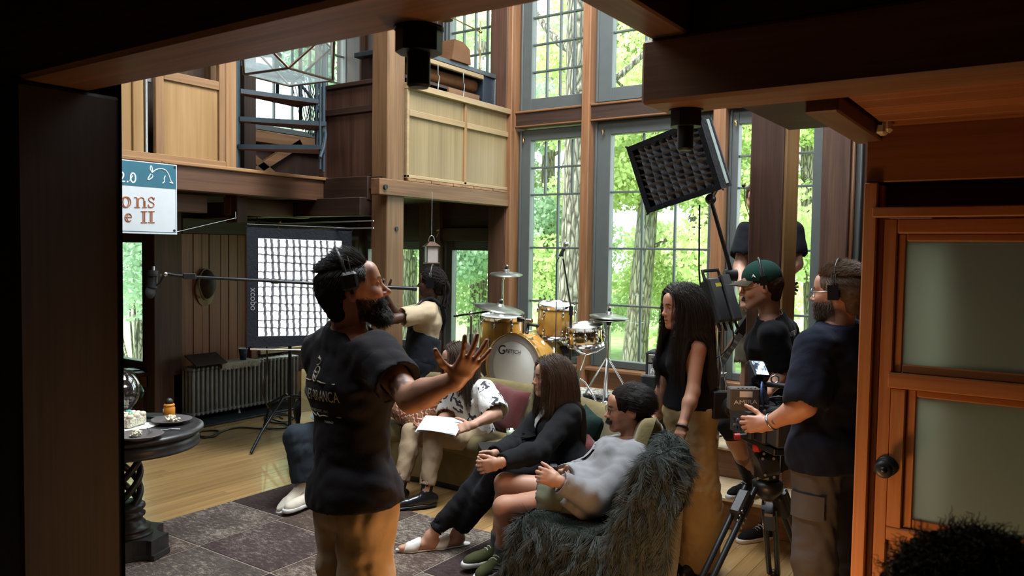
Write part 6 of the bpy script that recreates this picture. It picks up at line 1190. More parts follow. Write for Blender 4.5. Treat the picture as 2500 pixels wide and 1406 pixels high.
def sdmesh(sd, h, disp=None, fine=(), pad=0.03):
    lo, hi = sd.bounds(pad); V, Q = nets(field(sd, lo, hi, h, disp), lo, h, [(a+h*1.5, b-h*1.5) for a, b, _ in fine]); Vs, Qs, n = [V], [Q], len(V)
    for a, b, hf_ in fine:
        v, q = nets(field(sd, a, b, hf_, disp), a, hf_); Vs.append(v); Qs.append(q+n); n += len(v)
    return np.concatenate(Vs), np.concatenate(Qs)
def smooth(V, Q, it=1):
    for _ in range(it):
        A = np.zeros_like(V); c = np.zeros(len(V))
        for i in range(4):
            for j in ((i+1) % 4, (i-1) % 4): np.add.at(A, Q[:, i], V[Q[:, j]]); np.add.at(c, Q[:, i], 1)
        m = c > 0; V = V.copy(); V[m] = 0.5*V[m]+0.5*A[m]/c[m][:, None]
    return V
def link_mesh(name, V, Q, mat, parent, cols=None):
    mi = mat_of(parent).inverted(); V = V@np.array(mi.to_3x3()).T+np.array(mi.translation)
    used = np.unique(Q); rm = -np.ones(len(V), int); rm[used] = np.arange(len(used)); V = V[used]; Q = rm[Q]; n = len(Q)
    me = bpy.data.meshes.new(name); me.vertices.add(len(V)); me.vertices.foreach_set('co', V.ravel()); me.loops.add(4*n); me.loops.foreach_set('vertex_index', Q.ravel().astype(np.int32)); me.polygons.add(n); me.polygons.foreach_set('loop_start', np.arange(n, dtype=np.int32)*4)
    me.update(calc_edges=True); me.validate(); me.polygons.foreach_set('use_smooth', [True]*len(me.polygons)); me.materials.append(mat)
    if cols is not None:
        ca = me.color_attributes.new('Col', 'FLOAT_COLOR', 'POINT'); cc = np.ones((len(V), 4)); cc[:, :3] = cols[used]; ca.data.foreach_set('color', cc.ravel())
    o = bpy.data.objects.new(name, me); COL.objects.link(o); o.parent = parent; MATX[o.name] = mat_of(parent).copy(); return o
skm, skt, skb, _ = nt('skin'); at_ = nd(skt, 'ShaderNodeAttribute', attribute_name='Col'); nz = noise(skt, 70, 4, position(skt)); skt.links.new(mixc(skt, math_(skt, 'MULTIPLY', nz.outputs[0], 0.22), at_.outputs['Color'], (0.35, 0.12, 0.08)), skb.inputs['Base Color']); setp(skb, rough=0.48, spec=0.4, sss=0.08); bump(skt, skb, noise(skt, 420, 2, position(skt)).outputs[0], 0.06, 0.002); M['skin'] = skm
if 'Subsurface Radius' in skb.inputs: skb.inputs['Subsurface Radius'].default_value = (0.012, 0.005, 0.003)
FAIR = (0.50, 0.28, 0.19); TAN = (0.44, 0.23, 0.145); DEEP = (0.035, 0.019, 0.013)
# ---- head, in its own frame: x right, y forward, z up
def head_sd(w=1.0, jaw=1.0, nose=1.0, mouth=0.0):
    s = S(); s.el((0, -0.018, 0.035), (0.073*w, 0.095, 0.085), k=0.02); s.el((0, 0.030, -0.022), (0.059*w, 0.066, 0.080), k=0.03); s.el((0, 0.005, -0.005), (0.069*w, 0.07, 0.07), k=0.03)
    for q in (-1, 1):
        s.rc((q*0.048*w*jaw, -0.002, -0.058), (q*0.017, 0.072, -0.099), 0.019, 0.017, k=0.025); s.el((q*0.038*w, 0.064, -0.028), (0.024, 0.022, 0.024), k=0.02)
        s.rc((q*0.016, 0.086, 0.020), (q*0.046*w, 0.068, 0.022), 0.0105, 0.009, k=0.014)
    s.el((0, 0.076, -0.101), (0.020*jaw, 0.016, 0.016), k=0.018); s.el((0, 0.070, 0.050), (0.05*w, 0.024, 0.035), k=0.03)
    s.rc((0, -0.01, -0.03), (0, 0.05, -0.085), 0.04, 0.022, k=0.03)
    for q in (-1, 1): s.sube((q*0.031, 0.098, 0.003), (0.018, 0.020, 0.0135), k=0.012)
    for q in (-1, 1):
        s.el((q*0.031, 0.0745, 0.003), (0.0155, 0.0135, 0.0125), k=0.004); s.rc((q*0.031-0.012, 0.0838, 0.0085), (q*0.031+0.012, 0.0838, 0.0085), 0.0042, k=0.004); s.rc((q*0.031-0.011, 0.0825, -0.0055), (q*0.031+0.011, 0.0825, -0.0055), 0.0036, k=0.004)
    s.rc((0, 0.086, 0.012), (0, 0.108*nose, -0.026), 0.0085, 0.0105, k=0.012); s.el((0, 0.112*nose, -0.031), (0.0105, 0.011, 0.009), k=0.008)
    for q in (-1, 1): s.el((q*0.0115, 0.099, -0.034), (0.0075, 0.011, 0.007), k=0.006)
    s.el((0, 0.082, -0.060), (0.03, 0.016, 0.022), k=0.015)
    s.rc((-0.019, 0.086, -0.0635-mouth), (0, 0.0965, -0.0610), 0.0046, 0.0062, k=0.006); s.rc((0.019, 0.086, -0.0635-mouth), (0, 0.0965, -0.0610), 0.0046, 0.0062, k=0.006)
    s.rc((-0.015, 0.087, -0.0715-mouth), (0, 0.0945, -0.0735-mouth), 0.005, 0.0068, k=0.006); s.rc((0.015, 0.087, -0.0715-mouth), (0, 0.0945, -0.0735-mouth), 0.005, 0.0068, k=0.006)
    if mouth > 0: s.sub((-0.013, 0.096, -0.0675-mouth/2), (0.013, 0.096, -0.0675-mouth/2), 0.0035, k=0.003)
    for q in (-1, 1):
        R = np.array(Matrix.Rotation(q*0.38, 3, 'Z') @ Matrix.Rotation(-0.18, 3, 'X')); c = np.array((q*0.079*w, -0.012, -0.006)); s.el(c, (0.0085, 0.020, 0.033), R, k=0.010); s.sube(c+np.array((q*0.009, 0.004, 0.004)), (0.006, 0.011, 0.020), R, k=0.004)
    return s
def head_cols(V, skin, brow=(0.05, 0.03, 0.02), lip=None, stubble=0.0, beardc=(0.03, 0.022, 0.018)):
    sk = np.array(skin); C = np.tile(sk, (len(V), 1)); x, y, z = V[:, 0], V[:, 1], V[:, 2]
    def mixin(m, c): 
        nonlocal C
        m = np.clip(m, 0, 1)[:, None]; C = C*(1-m)+np.array(c)*m
    red = sk*np.array([1.12, 0.82, 0.80]); g = lambda cx, cy, cz, r: np.exp(-(((np.abs(x)-cx)**2+(y-cy)**2+(z-cz)**2)/r**2))
    mixin(0.6*g(0.042, 0.07, -0.03, 0.022), red); mixin(0.6*g(0, 0.115, -0.03, 0.014), red); mixin(0.7*g(0.078, -0.01, -0.005, 0.03), red)
    l = lip if lip is not None else sk*np.array([0.86, 0.52, 0.50])
    mixin(0.85*((np.abs(z+0.067) < 0.0105) & (y > 0.087) & (np.abs(x) < 0.021)), l); mixin(0.5*((np.abs(z+0.0672) < 0.0025) & (y > 0.084) & (np.abs(x) < 0.02)), sk*0.25)
    bz = 0.0235-0.10*(np.abs(x)-0.03)**1 + 0.0; mixin(0.9*((np.abs(z-(0.0255-3.5*(np.abs(x)-0.026)**2)) < 0.0042) & (np.abs(x) > 0.011) & (np.abs(x) < 0.047) & (y > 0.055)), brow)
    mixin(0.35*np.exp(-((np.abs(x)-0.031)**2/0.018**2+(z-0.006)**2/0.012**2))*(y > 0.06), sk*0.45)
    mixin(0.75*((np.abs(np.abs(x)-0.031) < 0.014) & (np.abs(z-0.0065) < 0.0022) & (y > 0.076)), (0.02, 0.015, 0.012))
    if stubble > 0: mixin(stubble*((z < -0.045+0.25*np.clip(0.05-y, 0, 0.1)) & (y > -0.005) & (z > -0.13)).astype(float)*(1-0.8*((np.abs(z+0.067) < 0.008) & (np.abs(x) < 0.02))), beardc)
    return C
def ball(c, r, fwd, iris, n=18):
    """eyeball with coloured iris, quads only"""
    V = []; C = []; z = nrm(fwd); x = nrm(np.cross(z, (0.1, 0.2, 1))); y = np.cross(z, x)
    for j in range(n+1):
        t = PI*j/n; t = max(t, 1e-3)
        for i in range(n):
            a = 2*PI*i/n; V.append(np.array(c)+r*(math.cos(t)*z+math.sin(t)*(math.cos(a)*x+math.sin(a)*y))); C.append((0.005, 0.004, 0.004) if t < 0.26 else iris if t < 0.56 else (0.62, 0.58, 0.55))
    Q = [(j*n+i, (j+1)*n+i, (j+1)*n+(i+1) % n, j*n+(i+1) % n) for j in range(n) for i in range(n)]; return np.array(V), np.array(Q), np.array(C)
FING = ((0.030, 0.073, 0.0085), (0.010, 0.082, 0.0088), (-0.010, 0.076, 0.0084), (-0.028, 0.060, 0.0074))
def hand_sd(s, w, d, n, side, curl=(0.5, 0.6, 0.4), spread=0.12, thumb=(0.75, 0.55, 0.35), sc=1.0, curls=None):
    """w wrist, d finger direction, n palm normal (direction the palm faces), side +1 right hand, -1 left hand"""
    d = nrm(d); n = nrm(np.asarray(n)-d*np.dot(n, d)); t = np.cross(d, n)*side; w = np.asarray(w, float)
    s.rc(w-d*0.02*sc, w+d*0.03*sc, 0.024*sc, 0.026*sc, k=0.012, ax=t, sc=1.25); s.rc(w+d*0.03*sc, w+d*0.08*sc, 0.0145*sc, 0.0125*sc, k=0.014, ax=t, sc=2.6)
    for f, (o, L, r) in enumerate(FING):
        kn = w+d*(0.092-0.004*abs(f-1)**1.3)*sc+t*o*sc; s.rc(w+d*0.03*sc+t*o*0.55*sc, kn, 0.0125*sc, 0.0105*sc, k=0.010)
        c1, c2, c3 = (curls[f] if curls else curl); dd = nrm(d+t*(1.3*o/0.03)*spread); p = kn; a = 0
        for sg, cc, rr0, rr1 in ((0.46, c1, r*1.08, r), (0.30, c2, r, r*0.93), (0.24, c3, r*0.93, r*0.8)):
            a += cc; e = p+(dd*math.cos(a)+n*math.sin(a))*L*sg*sc; s.rc(p, e, rr0*sc, rr1*sc, k=0.003); p = e
    p = w+d*0.022*sc+t*0.026*sc+n*0.004*sc; v = nrm(t*thumb[0]+d*thumb[1]+n*thumb[2])
    for L, r0, r1, b in ((0.042, 0.0135, 0.0108, 0.0), (0.032, 0.0108, 0.0098, 0.25), (0.027, 0.0098, 0.0078, 0.2)):
        v = nrm(v*(1-b)+d*b*0.9+n*b*0.25); e = p+v*L*sc; s.rc(p, e, r0*sc, r1*sc, k=0.006); p = e
    c = w+d*0.075*sc; return (c-0.125*sc, c+0.125*sc, 0.0042)
class Person:
    def __init__(s, label, J, skin, hf, tf=None, hs=1.0, fem=False, hup=None, group=None, scale=1.0):
        g = {k: (at(*v) if len(v) == 3 and not isinstance(v, np.ndarray) else np.asarray(v, float)) for k, v in J.items()}
        s.J = g; s.skin = np.array(skin); s.fem = fem; s.hs = hs
        f = dirv(*hf); u = dirv(*hup) if hup else UP; u = nrm(u-f*np.dot(u, f)); x = np.cross(f, u)
        s.HM = np.stack([x, f, u], 1)*hs; s.HR = np.stack([x, f, u], 1); s.hf = f
        s.root = thing('person', label, 'person', ((g['pv'][0], g['pv'][1], min(g['anL'][2], g['anR'][2])-0.08)), group=group)
        s.la = nrm(g['shR']-g['shL']); s.lp = nrm(g['hpR']-g['hpL']); s.sp = nrm(g['nk']-g['pv']); s.fw = nrm(np.cross(s.sp, s.la))*1.0
        s.fw = np.cross(UP, s.la); s.fw = nrm(s.fw)
        for a, b in (('shR', 'elR'), ('elR', 'wrR'), ('shL', 'elL'), ('elL', 'wrL'), ('hpR', 'knR'), ('knR', 'anR'), ('hpL', 'knL'), ('knL', 'anL')):
            L = np.linalg.norm(g[a]-g[b])
            if not 0.2 < L < 0.52: print('LIMB', label[:20], a, b, round(L, 2))
    def h2w(s, p): return np.asarray(p)@s.HM.T+s.J['hd']
    def torso(s, sd, g=0.0, k=0.04, belly=0.0):
        J = s.J; pv, nk = J['pv'], J['nk']; w1 = pv+(nk-pv)*0.34; ch = pv+(nk-pv)*0.70; f = 0.9 if s.fem else 1.0; fw = np.cross(s.la, s.sp)*-1.0
        sd.rc(pv-s.sp*0.01, w1+s.fw*belly*0.6, (0.108 if s.fem else 0.110)*1.0+g, 0.092*f+g+belly*0.5, k=k, ax=s.lp, sc=1.42); sd.rc(w1+s.fw*belly*0.6, ch+s.fw*0.008, 0.092*f+g+belly*0.5, 0.112*f+g, k=k, ax=s.la, sc=1.42); sd.rc(ch+s.fw*0.008, nk-s.sp*0.045, 0.112*f+g, 0.066+g, k=k, ax=s.la, sc=1.5)
        sd.rc(J['shL'], J['shR'], 0.050*f+g, k=k); sd.rc(nk+s.sp*0.0, J['shL']*0.7+nk*0.3, 0.050+g, 0.046*f+g, k=k); sd.rc(nk, J['shR']*0.7+nk*0.3, 0.050+g, 0.046*f+g, k=k)
        if s.fem:
            for q in (-1, 1): sd.el(ch+s.fw*(0.085+g)+s.la*q*0.075-s.sp*0.03, np.array([0.062, 0.062, 0.062])+g*0.6, k=0.04)
        return sd
    def arm(s, sd, side, g=0.0, upto=1.0, k=0.025, fat=1.0):
        J = s.J; a, e, w = J['sh'+side], J['el'+side], J['wr'+side]; f = (0.86 if s.fem else 1.0)*fat
        sd.rc(a, e, 0.054*f+g, 0.040*f+g, k=k)
        if upto > 1.0:
            t = min(1, upto-1); m = e+(w-e)*0.3; sd.rc(e, e+(w-e)*min(t, 0.3), 0.040*f+g, 0.042*f+g, k=k)
            if t > 0.3: sd.rc(m, e+(w-e)*t, 0.042*f+g, 0.042*f+(0.026*f-0.042*f)*(t-0.3)/0.7+g, k=k)
        return sd
    def leg(s, sd, side, g0=0.0, g1=0.0, g2=0.0, k=0.03, shin=True):
        J = s.J; a, e, w = J['hp'+side], J['kn'+side], J['an'+side]; f = 0.95 if s.fem else 1.0
        sd.rc(a, e, 0.085*f+g0, 0.056*f+g1, k=k)
        if shin: bk = nrm(np.cross(s.lp, nrm(e-w)))*0.012; sd.rc(e, e+(w-e)*0.30+bk, 0.054*f+g1, 0.054*f+g1*0.6+g2*0.4, k=k); sd.rc(e+(w-e)*0.30+bk, w, 0.054*f+g1*0.6+g2*0.4, 0.036*f+g2, k=k)
        return sd
    def body(s, hands={}, h=0.014, headargs={}, colargs={}, feet=False, iris=(0.06, 0.035, 0.02), hh=0.0045, gaze=None, fat=1.0, hidelegs=True, neckr=0.056, paint=None):
        J = s.J; sd = S(); s.torso(sd); [s.arm(sd, q, 0, 2.0, fat=fat) for q in 'RL']; [s.leg(sd, q) for q in 'RL']; sd.rc(J['hpL'], J['hpR'], 0.10, k=0.04)
        nb = J['nk']-s.sp*0.03; sd.rc(nb, J['nk']*0.55+s.h2w((0, -0.015, -0.07))*0.45, neckr+0.004, neckr, k=0.02)
        if feet:
            for q in 'RL':
                if 'to'+q in J: sd.rc(J['an'+q]-UP*0.035, J['to'+q], 0.038, 0.022, k=0.02); sd.rc(J['an'+q], J['an'+q]-UP*0.045-nrm(J['to'+q]-J['an'+q])*0.03, 0.034, 0.026, k=0.02)
        fine = []
        for q in 'RL':
            if q in hands: hd = dict(hands[q]); fine.append(hand_sd(sd, J['wr'+q], dirv(*hd.pop('d')), dirv(*hd.pop('n')), 1 if q == 'R' else -1, sc=hd.pop('sc', 0.92 if s.fem else 1.0), **hd))
        V, Q = sdmesh(sd, h, None, fine); C = np.tile(s.skin, (len(V), 1)); s.body_sd = sd
        if paint: C = paint(V, C)
        hsd = head_sd(**headargs); nl = (J['nk']-s.sp*0.02-J['hd'])@s.HR/s.hs; hsd.rc((0, -0.022, -0.045), nl, neckr/s.hs*1.02, (neckr+0.003)/s.hs, k=0.028)
        lo, hi = hsd.bounds(0.015); hv, hq = nets(field(hsd, lo, hi, hh), lo, hh); hc = head_cols(hv, s.skin, **colargs); Vs, Qs, Cs, n = [V, s.h2w(hv)], [Q, hq+len(V)], [C, hc], len(V)+len(hv)
        gz = (0, 1, 0) if gaze is None else gaze
        for q in (-1, 1): v, qq, c = ball((q*0.031, 0.0765, 0.0028), 0.0118, gz, iris); Vs.append(s.h2w(v)); Qs.append(qq+n); Cs.append(c); n += len(v)
        s.b = link_mesh('body', np.concatenate(Vs), np.concatenate(Qs), M['skin'], s.root, np.concatenate(Cs)); return s.b
    def wear(s, name, sd, mat, h=0.010, disp=(0.006, 0.09, 1), label=None, sm=3):
        V, Q = sdmesh(sd, h, disp); V = smooth(V, Q, sm); o = link_mesh(name, V, Q, mat, s.root)
        if label: o['label'] = label
        return o
    def shirt(s, mat, sleeve=0.62, g=0.016, hem=None, name='shirt', h=0.010, seed=1, neck=0.066, belly=0.0, fat=1.0, amp=0.006, label=None, sg=0.012, k=0.04, hemr=None):
        J = s.J; sd = S(); s.torso(sd, g, k, belly)
        if hem is not None:                       # skirt of the shirt below the hips
            sd.rc(J['pv'], np.asarray(hem), 0.112+g+(hemr or 0), 0.112+g+(hemr or 0), k=0.03, ax=s.lp, sc=1.5)
        for q in 'RL':
            a, e, w = J['sh'+q], J['el'+q], J['wr'+q]
            if sleeve <= 1.0: end = a+(e-a)*sleeve; sd.rc(a, end, 0.056*(0.88 if s.fem else 1)*fat+g*0.9, 0.052*(0.88 if s.fem else 1)*fat+g+sg, k=0.025); dr = nrm(e-a)
            else: s.arm(sd, q, g*0.85, sleeve, fat=fat); end = e+(w-e)*(sleeve-1); dr = nrm(w-e)
        nb = J['nk']; up = s.h2w((0, -0.015, -0.06)); ud = nrm(up-nb); sd.sub(nb+ud*0.004, nb+ud*0.2, neck, neck*1.15, k=0.01); sd.cutin(nb+ud*0.045, ud, nb+ud*0.10, 0.15)
        for q in 'RL':
            a, e, w = J['sh'+q], J['el'+q], J['wr'+q]
            if sleeve <= 1.0: end = a+(e-a)*sleeve; dr = nrm(e-a); r = 0.050*fat
            else: end = e+(w-e)*(sleeve-1); dr = nrm(w-e); r = 0.030
            sd.cutin(end, dr, end+dr*0.055, 0.085 if sleeve <= 1 else 0.07); sd.sub(end-dr*0.025, end+dr*0.05, r+0.004, r+0.010, k=0.004)
        if hem is not None: sd.cutin(hem, np.asarray(hem)-J['pv'], np.asarray(hem)+nrm(np.asarray(hem)-J['pv'])*0.12, 0.40 if sleeve <= 1 else 0.28)
        return s.wear(name, sd, mat, h, (amp, 0.10, seed), label)
    def pants(s, mat, g=(0.014, 0.016, 0.018), ends=None, name='trousers', h=0.010, seed=3, amp=0.007, top=None, label=None, shorts=None):
        J = s.J; sd = S(); sd.rc(J['hpL'], J['hpR'], 0.094+g[0], k=0.04); sd.rc(J['pv'], J['pv']+s.sp*0.06, 0.104+g[0]*0.5, 0.100, k=0.04, ax=s.lp, sc=1.36)
        for q in 'RL':
            if shorts:
                a, e = J['hp'+q], J['kn'+q]; end = a+(e-a)*shorts; sd.rc(a, end, 0.088+g[0], 0.070+g[1], k=0.03)
            else: s.leg(sd, q, g[0], g[1], g[2])
        for q in 'RL':
            a, e, w = J['hp'+q], J['kn'+q], J['an'+q]
            if shorts: end = a+(e-a)*shorts; dr = nrm(e-a); r = 0.066
            else: end = e+(w-e)*(ends or 0.93); dr = nrm(w-e); r = 0.034+g[2]*0.45
            sd.cutin(end, dr, end+dr*0.07, 0.115); sd.sub(end-dr*0.03, end+dr*0.06, r+(0.012 if shorts else 0.002), k=0.004)
        if top is not None: sd.cutin(top, s.sp, np.asarray(top)+s.sp*0.14, 0.30)
        return s.wear(name, sd, mat, h, (amp, 0.09, seed), label)
    def shoe(s, side, mat, sole, name='shoe', L=0.27, low=True, wd=1.0, lace=None, toe=0.0, up=0.0, socks=None, sockh=0.12, stripe=None, solet=0.028, ztop=0.085):
        J = s.J; an = J['an'+side]; to = J['to'+side]; d = to-an; d = d-UP*np.dot(d, UP)*(0 if up else 1); d = nrm(d); side_ = np.cross(d, UP); u = np.cross(side_, d)
        c = an-u*0.085-d*0.055; sd = S()
        sd.rc(c+u*0.045, c+d*0.06+u*0.045, 0.036*wd, 0.040*wd, k=0.02); sd.rc(c+d*0.06+u*0.04, c+d*(L-0.055)+u*0.030, 0.040*wd, 0.030*wd, k=0.025); sd.rc(c+u*0.05+d*0.02, an+u*(ztop-0.085), 0.036*wd, 0.040*wd, k=0.02); sd.rc(c+d*(L-0.09)+u*0.032, c+d*(L-0.04)+u*(0.026+toe), 0.036*wd, 0.022*wd, k=0.02); sd.rc(c+d*0.05+u*0.075, c+d*0.15+u*0.05, 0.026, 0.024, k=0.02)
        sd.cut(c+u*0.012, -u); sd.cut(an+u*(ztop-0.085+0.035), u+d*0.25)
        sh = s.wear(name, sd, mat, 0.0065, None)
        so = S(); so.rc(c+u*0.012+d*0.01, c+d*0.07+u*0.012, 0.037*wd, 0.041*wd, k=0.02); so.rc(c+d*0.07+u*0.012, c+d*(L-0.045)+u*0.012, 0.041*wd, 0.036*wd, k=0.02); so.rc(c+d*(L-0.10)+u*0.012, c+d*(L-0.03)+u*(0.013+toe*0.6), 0.04*wd, 0.022*wd, k=0.02); so.cut(c, -u); so.cut(c+u*solet, u)
        V, Q = sdmesh(so, 0.0065); link_mesh('sole', smooth(V, Q), Q, sole, sh)
        if lace:
            for k in range(5):
                p = c+d*(0.085+k*0.020)+u*(0.098-k*0.008); MB().tube([tuple(p-side_*0.02-u*0.004), tuple(p+u*0.003), tuple(p+side_*0.02-u*0.004)], 0.0032, 6).build('lace', lace, sh, world=True)
        if stripe:
            for q in (-1, 1): p = c+d*0.09+u*0.045+side_*q*0.037*wd; MB().tube([tuple(p-d*0.03+u*0.02), tuple(p+u*0.004+side_*q*0.004), tuple(p+d*0.04-u*0.016)], 0.006, 6).build('side_stripe', stripe, sh, world=True)
        if socks: k_ = S(); e = an+(J['kn'+side]-an)*(sockh/0.42); k_.rc(an-u*0.02, e, 0.039, 0.046, k=0.01); k_.cut(e, nrm(J['kn'+side]-an)); s.wear('sock', k_, socks, 0.008, None)
        return sh
    # ---- hair
    def scalp_pts(s, n, mask, seed=0, thick=0.0):
        rg = np.random.default_rng(seed); out = []; c = np.array((0, -0.018, 0.033)); r = np.array((0.0765, 0.099, 0.089))+thick
        while len(out) < n:
            d = rg.normal(size=(4000, 3)); d /= np.linalg.norm(d, axis=1)[:, None]; p = c+d*r; nn = d/r; nn /= np.linalg.norm(nn, axis=1)[:, None]; m = mask(p); out += list(zip(p[m], nn[m]))
        out = out[:n]; return np.array([a for a, b in out]), np.array([b for a, b in out])
    def cap(s, mat, thick=0.008, face=((0, 0.098, -0.035), (0.064, 0.075, 0.098)), low=-0.075, extra=None, disp=(0.004, 0.03, 5), name='hair', earcut=True):
        sd = S(); sd.el((0, -0.020, 0.034), np.array((0.0755, 0.0985, 0.0885))+thick, k=0.01); sd.rc((0, -0.075, 0.0), (0, -0.062, -0.06), 0.05+thick, 0.042+thick*0.5, k=0.03, ax=(1, 0, 0), sc=1.25)
        if extra: extra(sd)
        sd.sube(face[0], face[1], k=0.012); sd.cut((0, 0, low), (0, 0.5, -1))
        if earcut:
            for q in (-1, 1): sd.sube((q*0.090, -0.006, -0.012), (0.034, 0.030, 0.038), k=0.006)
        lo, hi = sd.bounds(0.02); V, Q = nets(field(sd, lo, hi, 0.005, disp), lo, 0.005); o = link_mesh(name, s.h2w(smooth(V, Q)), Q, mat, s.root); s.hairobj = o; return o
    def short_hair(s, mat, n, length, flow, mask, seed=1, lift=0.35, r=0.0006, k=6, curl=0.0, thick=0.006, name='hair_strands'):
        P, N = s.scalp_pts(n, mask, seed, thick); rg = np.random.default_rng(seed+5); out = np.zeros((n, k, 3)); p = P.copy(); L = (length(P) if callable(length) else np.full(n, length))*rg.uniform(0.7, 1.25, n); ph = rg.uniform(0, 6, n)
        fl = np.array([flow(q) for q in P]); v = N*lift+fl+0.16*rg.normal(size=(n, 3)); v /= np.linalg.norm(v, axis=1)[:, None]
        for j in range(k):
            out[:, j] = p; tv = fl-N*np.sum(fl*N, 1)[:, None]; v = v*0.72+tv*0.28+curl*np.stack([np.sin(ph+j*1.9), np.cos(ph+j*2.3), np.sin(ph*2+j*2.1)], 1); v /= np.linalg.norm(v, axis=1)[:, None]; p = p+v*(L/(k-1))[:, None]
        return strands(name, s.h2w(out.reshape(-1, 3)).reshape(n, k, 3), r, r*0.35, mat, s.root)
    def long_hair(s, mat, n, L, mask, part=0.0, seed=1, r=0.0011, k=20, wave=0.0, wl=0.12, back=0.5, caps=(), lift=0.02, front_len=0.8, name='hair_strands', stiff=0.55):
        P, N = s.scalp_pts(n, mask, seed, 0.006); rg = np.random.default_rng(seed+9); loc = P.copy(); p = s.h2w(P); x = loc[:, 0]-part
        R = s.HR; sg = np.where(x > 0, 1.0, -1.0); tl = np.stack([sg*0.9, -back*np.ones(n), 0.15*np.ones(n)], 1); v = tl@R.T; v /= np.linalg.norm(v, axis=1)[:, None]
        Ls = L*rg.uniform(0.82, 1.08, n)*np.where(loc[:, 1] > 0.03, front_len, 1.0); out = np.zeros((n, k, 3)); ph = rg.uniform(0, 2*PI, n); lay = rg.uniform(0.0, 1.0, n)
        clump = np.round((np.arctan2(loc[:, 1], loc[:, 0])+PI)*4); phc = clump*1.7
        c = s.h2w((0, -0.018, 0.033)); rr_ = (np.array((0.0765, 0.099, 0.089))*s.hs+0.010)
        for j in range(k):
            out[:, j] = p; st = Ls/(k-1); w = min(1, j/5); g = np.array([0, 0, -1.0]); v = v*stiff+g*(1-stiff)*(0.4+0.6*w)*1.4; t = j/(k-1)
            if wave: side = np.cross(v, AWAY); v = v+wave*(np.sin(2*PI*(t*L/wl)+phc+0.5*ph)[:, None]*nrm(RIGHT)*0.8+np.cos(2*PI*(t*L/wl)*0.8+phc*1.3)[:, None]*AWAY*0.4)*min(1, t*2)
            v += 0.03*rg.normal(size=(n, 3)); v /= np.linalg.norm(v, axis=1)[:, None]; p = p+v*st[:, None]
            q = (p-c)@R/(rr_+lift*lay[:, None]); l = np.linalg.norm(q, axis=1); m = l < 1; qq = q/np.maximum(l, 1e-6)[:, None]*(rr_+lift*lay[:, None]); p = np.where(m[:, None], qq@R.T+c, p)
            pv_ = np.where(loc[:, 1] > 0.035, 1.0, -1.0)
            v = v+0.10*w*pv_[:, None]*s.fw*(t < 0.7)
            for (a, b, ra, *fl) in caps:
                a = np.asarray(a); b = np.asarray(b); ba = b-a; tt = np.clip(((p-a)@ba)/(ba@ba), 0, 1); qv = p-(a+tt[:, None]*ba); dl = np.linalg.norm(qv, axis=1); rad = ra+0.02*lay; m = dl < rad; p = np.where(m[:, None], (p+pv_[:, None]*s.fw*np.clip(rad-dl, 0, 0.035)[:, None]*1.2) if fl else a+tt[:, None]*ba+qv/np.maximum(dl, 1e-6)[:, None]*rad[:, None], p)
        return strands(name, out, r, r*0.4, mat, s.root)
    def beard(s, mat, n, length, region, seed=3, r=0.0005, down=0.6, name='beard'):
        hs = head_sd(); rg = np.random.default_rng(seed); lo, hi = hs.bounds(0.01); V, Q = nets(field(hs, lo, hi, 0.006), lo, 0.006); c = V[Q].mean(1); m = np.array([region(p) for p in c]); c = c[m]; q = Q[m]; nn = np.cross(V[q[:, 1]]-V[q[:, 0]], V[q[:, 2]]-V[q[:, 0]]); nn /= np.linalg.norm(nn, axis=1)[:, None]
        if np.mean(np.sum(nn*(c-np.array((0, 0, 0))), 1)) < 0: nn = -nn
        i = rg.integers(0, len(c), n); p = c[i]+0.003*rg.normal(size=(n, 3)); N = nn[i]; v = N*0.6+np.array((0, 0.1, -down))+0.25*rg.normal(size=(n, 3)); v /= np.linalg.norm(v, axis=1)[:, None]; L = np.array([length(a) for a in p])*rg.uniform(.6, 1.2, n); out = np.zeros((n, 4, 3))
        for j in range(4): out[:, j] = p+v*(L*j/3)[:, None]+np.array((0, 0, -0.25))*(L*(j/3)**2)[:, None]
        return strands(name, s.h2w(out.reshape(-1, 3)).reshape(n, 4, 3), r, r*0.4, mat, s.root)
    # ---- accessories, in the head frame
    def hp(s, name, label=None, cat=None): 
        o = thing(name, label, cat, tuple(s.h2w((0, 0, 0.05)))); return o
    def hw(s, pts): return [tuple(s.h2w(p)) for p in pts]
    def headset(s, label, cup=(0.028, 0.036), side=0, mic=None, col=None, band=0.011, over=0.0, top=0.150, cz=0.0):
        o = s.hp('headset', label, 'headset'); m = col or M['black']; n = 24; a0 = math.radians(-6)
        MB().tube(s.hw([(0.094*math.cos(t), -0.012-over*math.sin(t), 0.004+(top-0.006)*math.sin(t)) for t in np.linspace(a0, PI-a0, n)]), band*0.55, 8).build('headband', m, o, world=True)
        for q in (-1, 1):
            if side and q != side: continue
            Mx = Matrix([[*(s.HM @ np.array(c)), t] for c, t in zip(np.eye(3), s.J['hd'])]+[[0, 0, 0, 1]]) if False else Matrix.Identity(4)
            for i in range(3):
                for j in range(3): Mx[i][j] = s.HM[i][j]
                Mx[i][3] = s.J['hd'][i]
            MB().box((q*0.078, -0.012-cup[0], cz-0.004-cup[1]), (q*0.106, -0.012+cup[0], cz-0.004+cup[1]+0.012), 0.010, Mx).build('ear_cup', m, o, world=True)
            MB().box((q*0.074, -0.012-cup[0]*0.9, cz-0.004-cup[1]*0.9), (q*0.082, -0.012+cup[0]*0.9, cz-0.004+cup[1]), 0.006, Mx).build('cushion', M['blackcloth'], o, world=True)
            for e in (-0.009, 0.009): MB().tube(s.hw([(q*0.098, -0.012+e, cz+0.03), (q*0.099, -0.012+e, cz+0.055), (q*0.092, -0.012+e, cz+0.085)]), 0.002, 6).build('slider', M['chrome'], o, world=True)
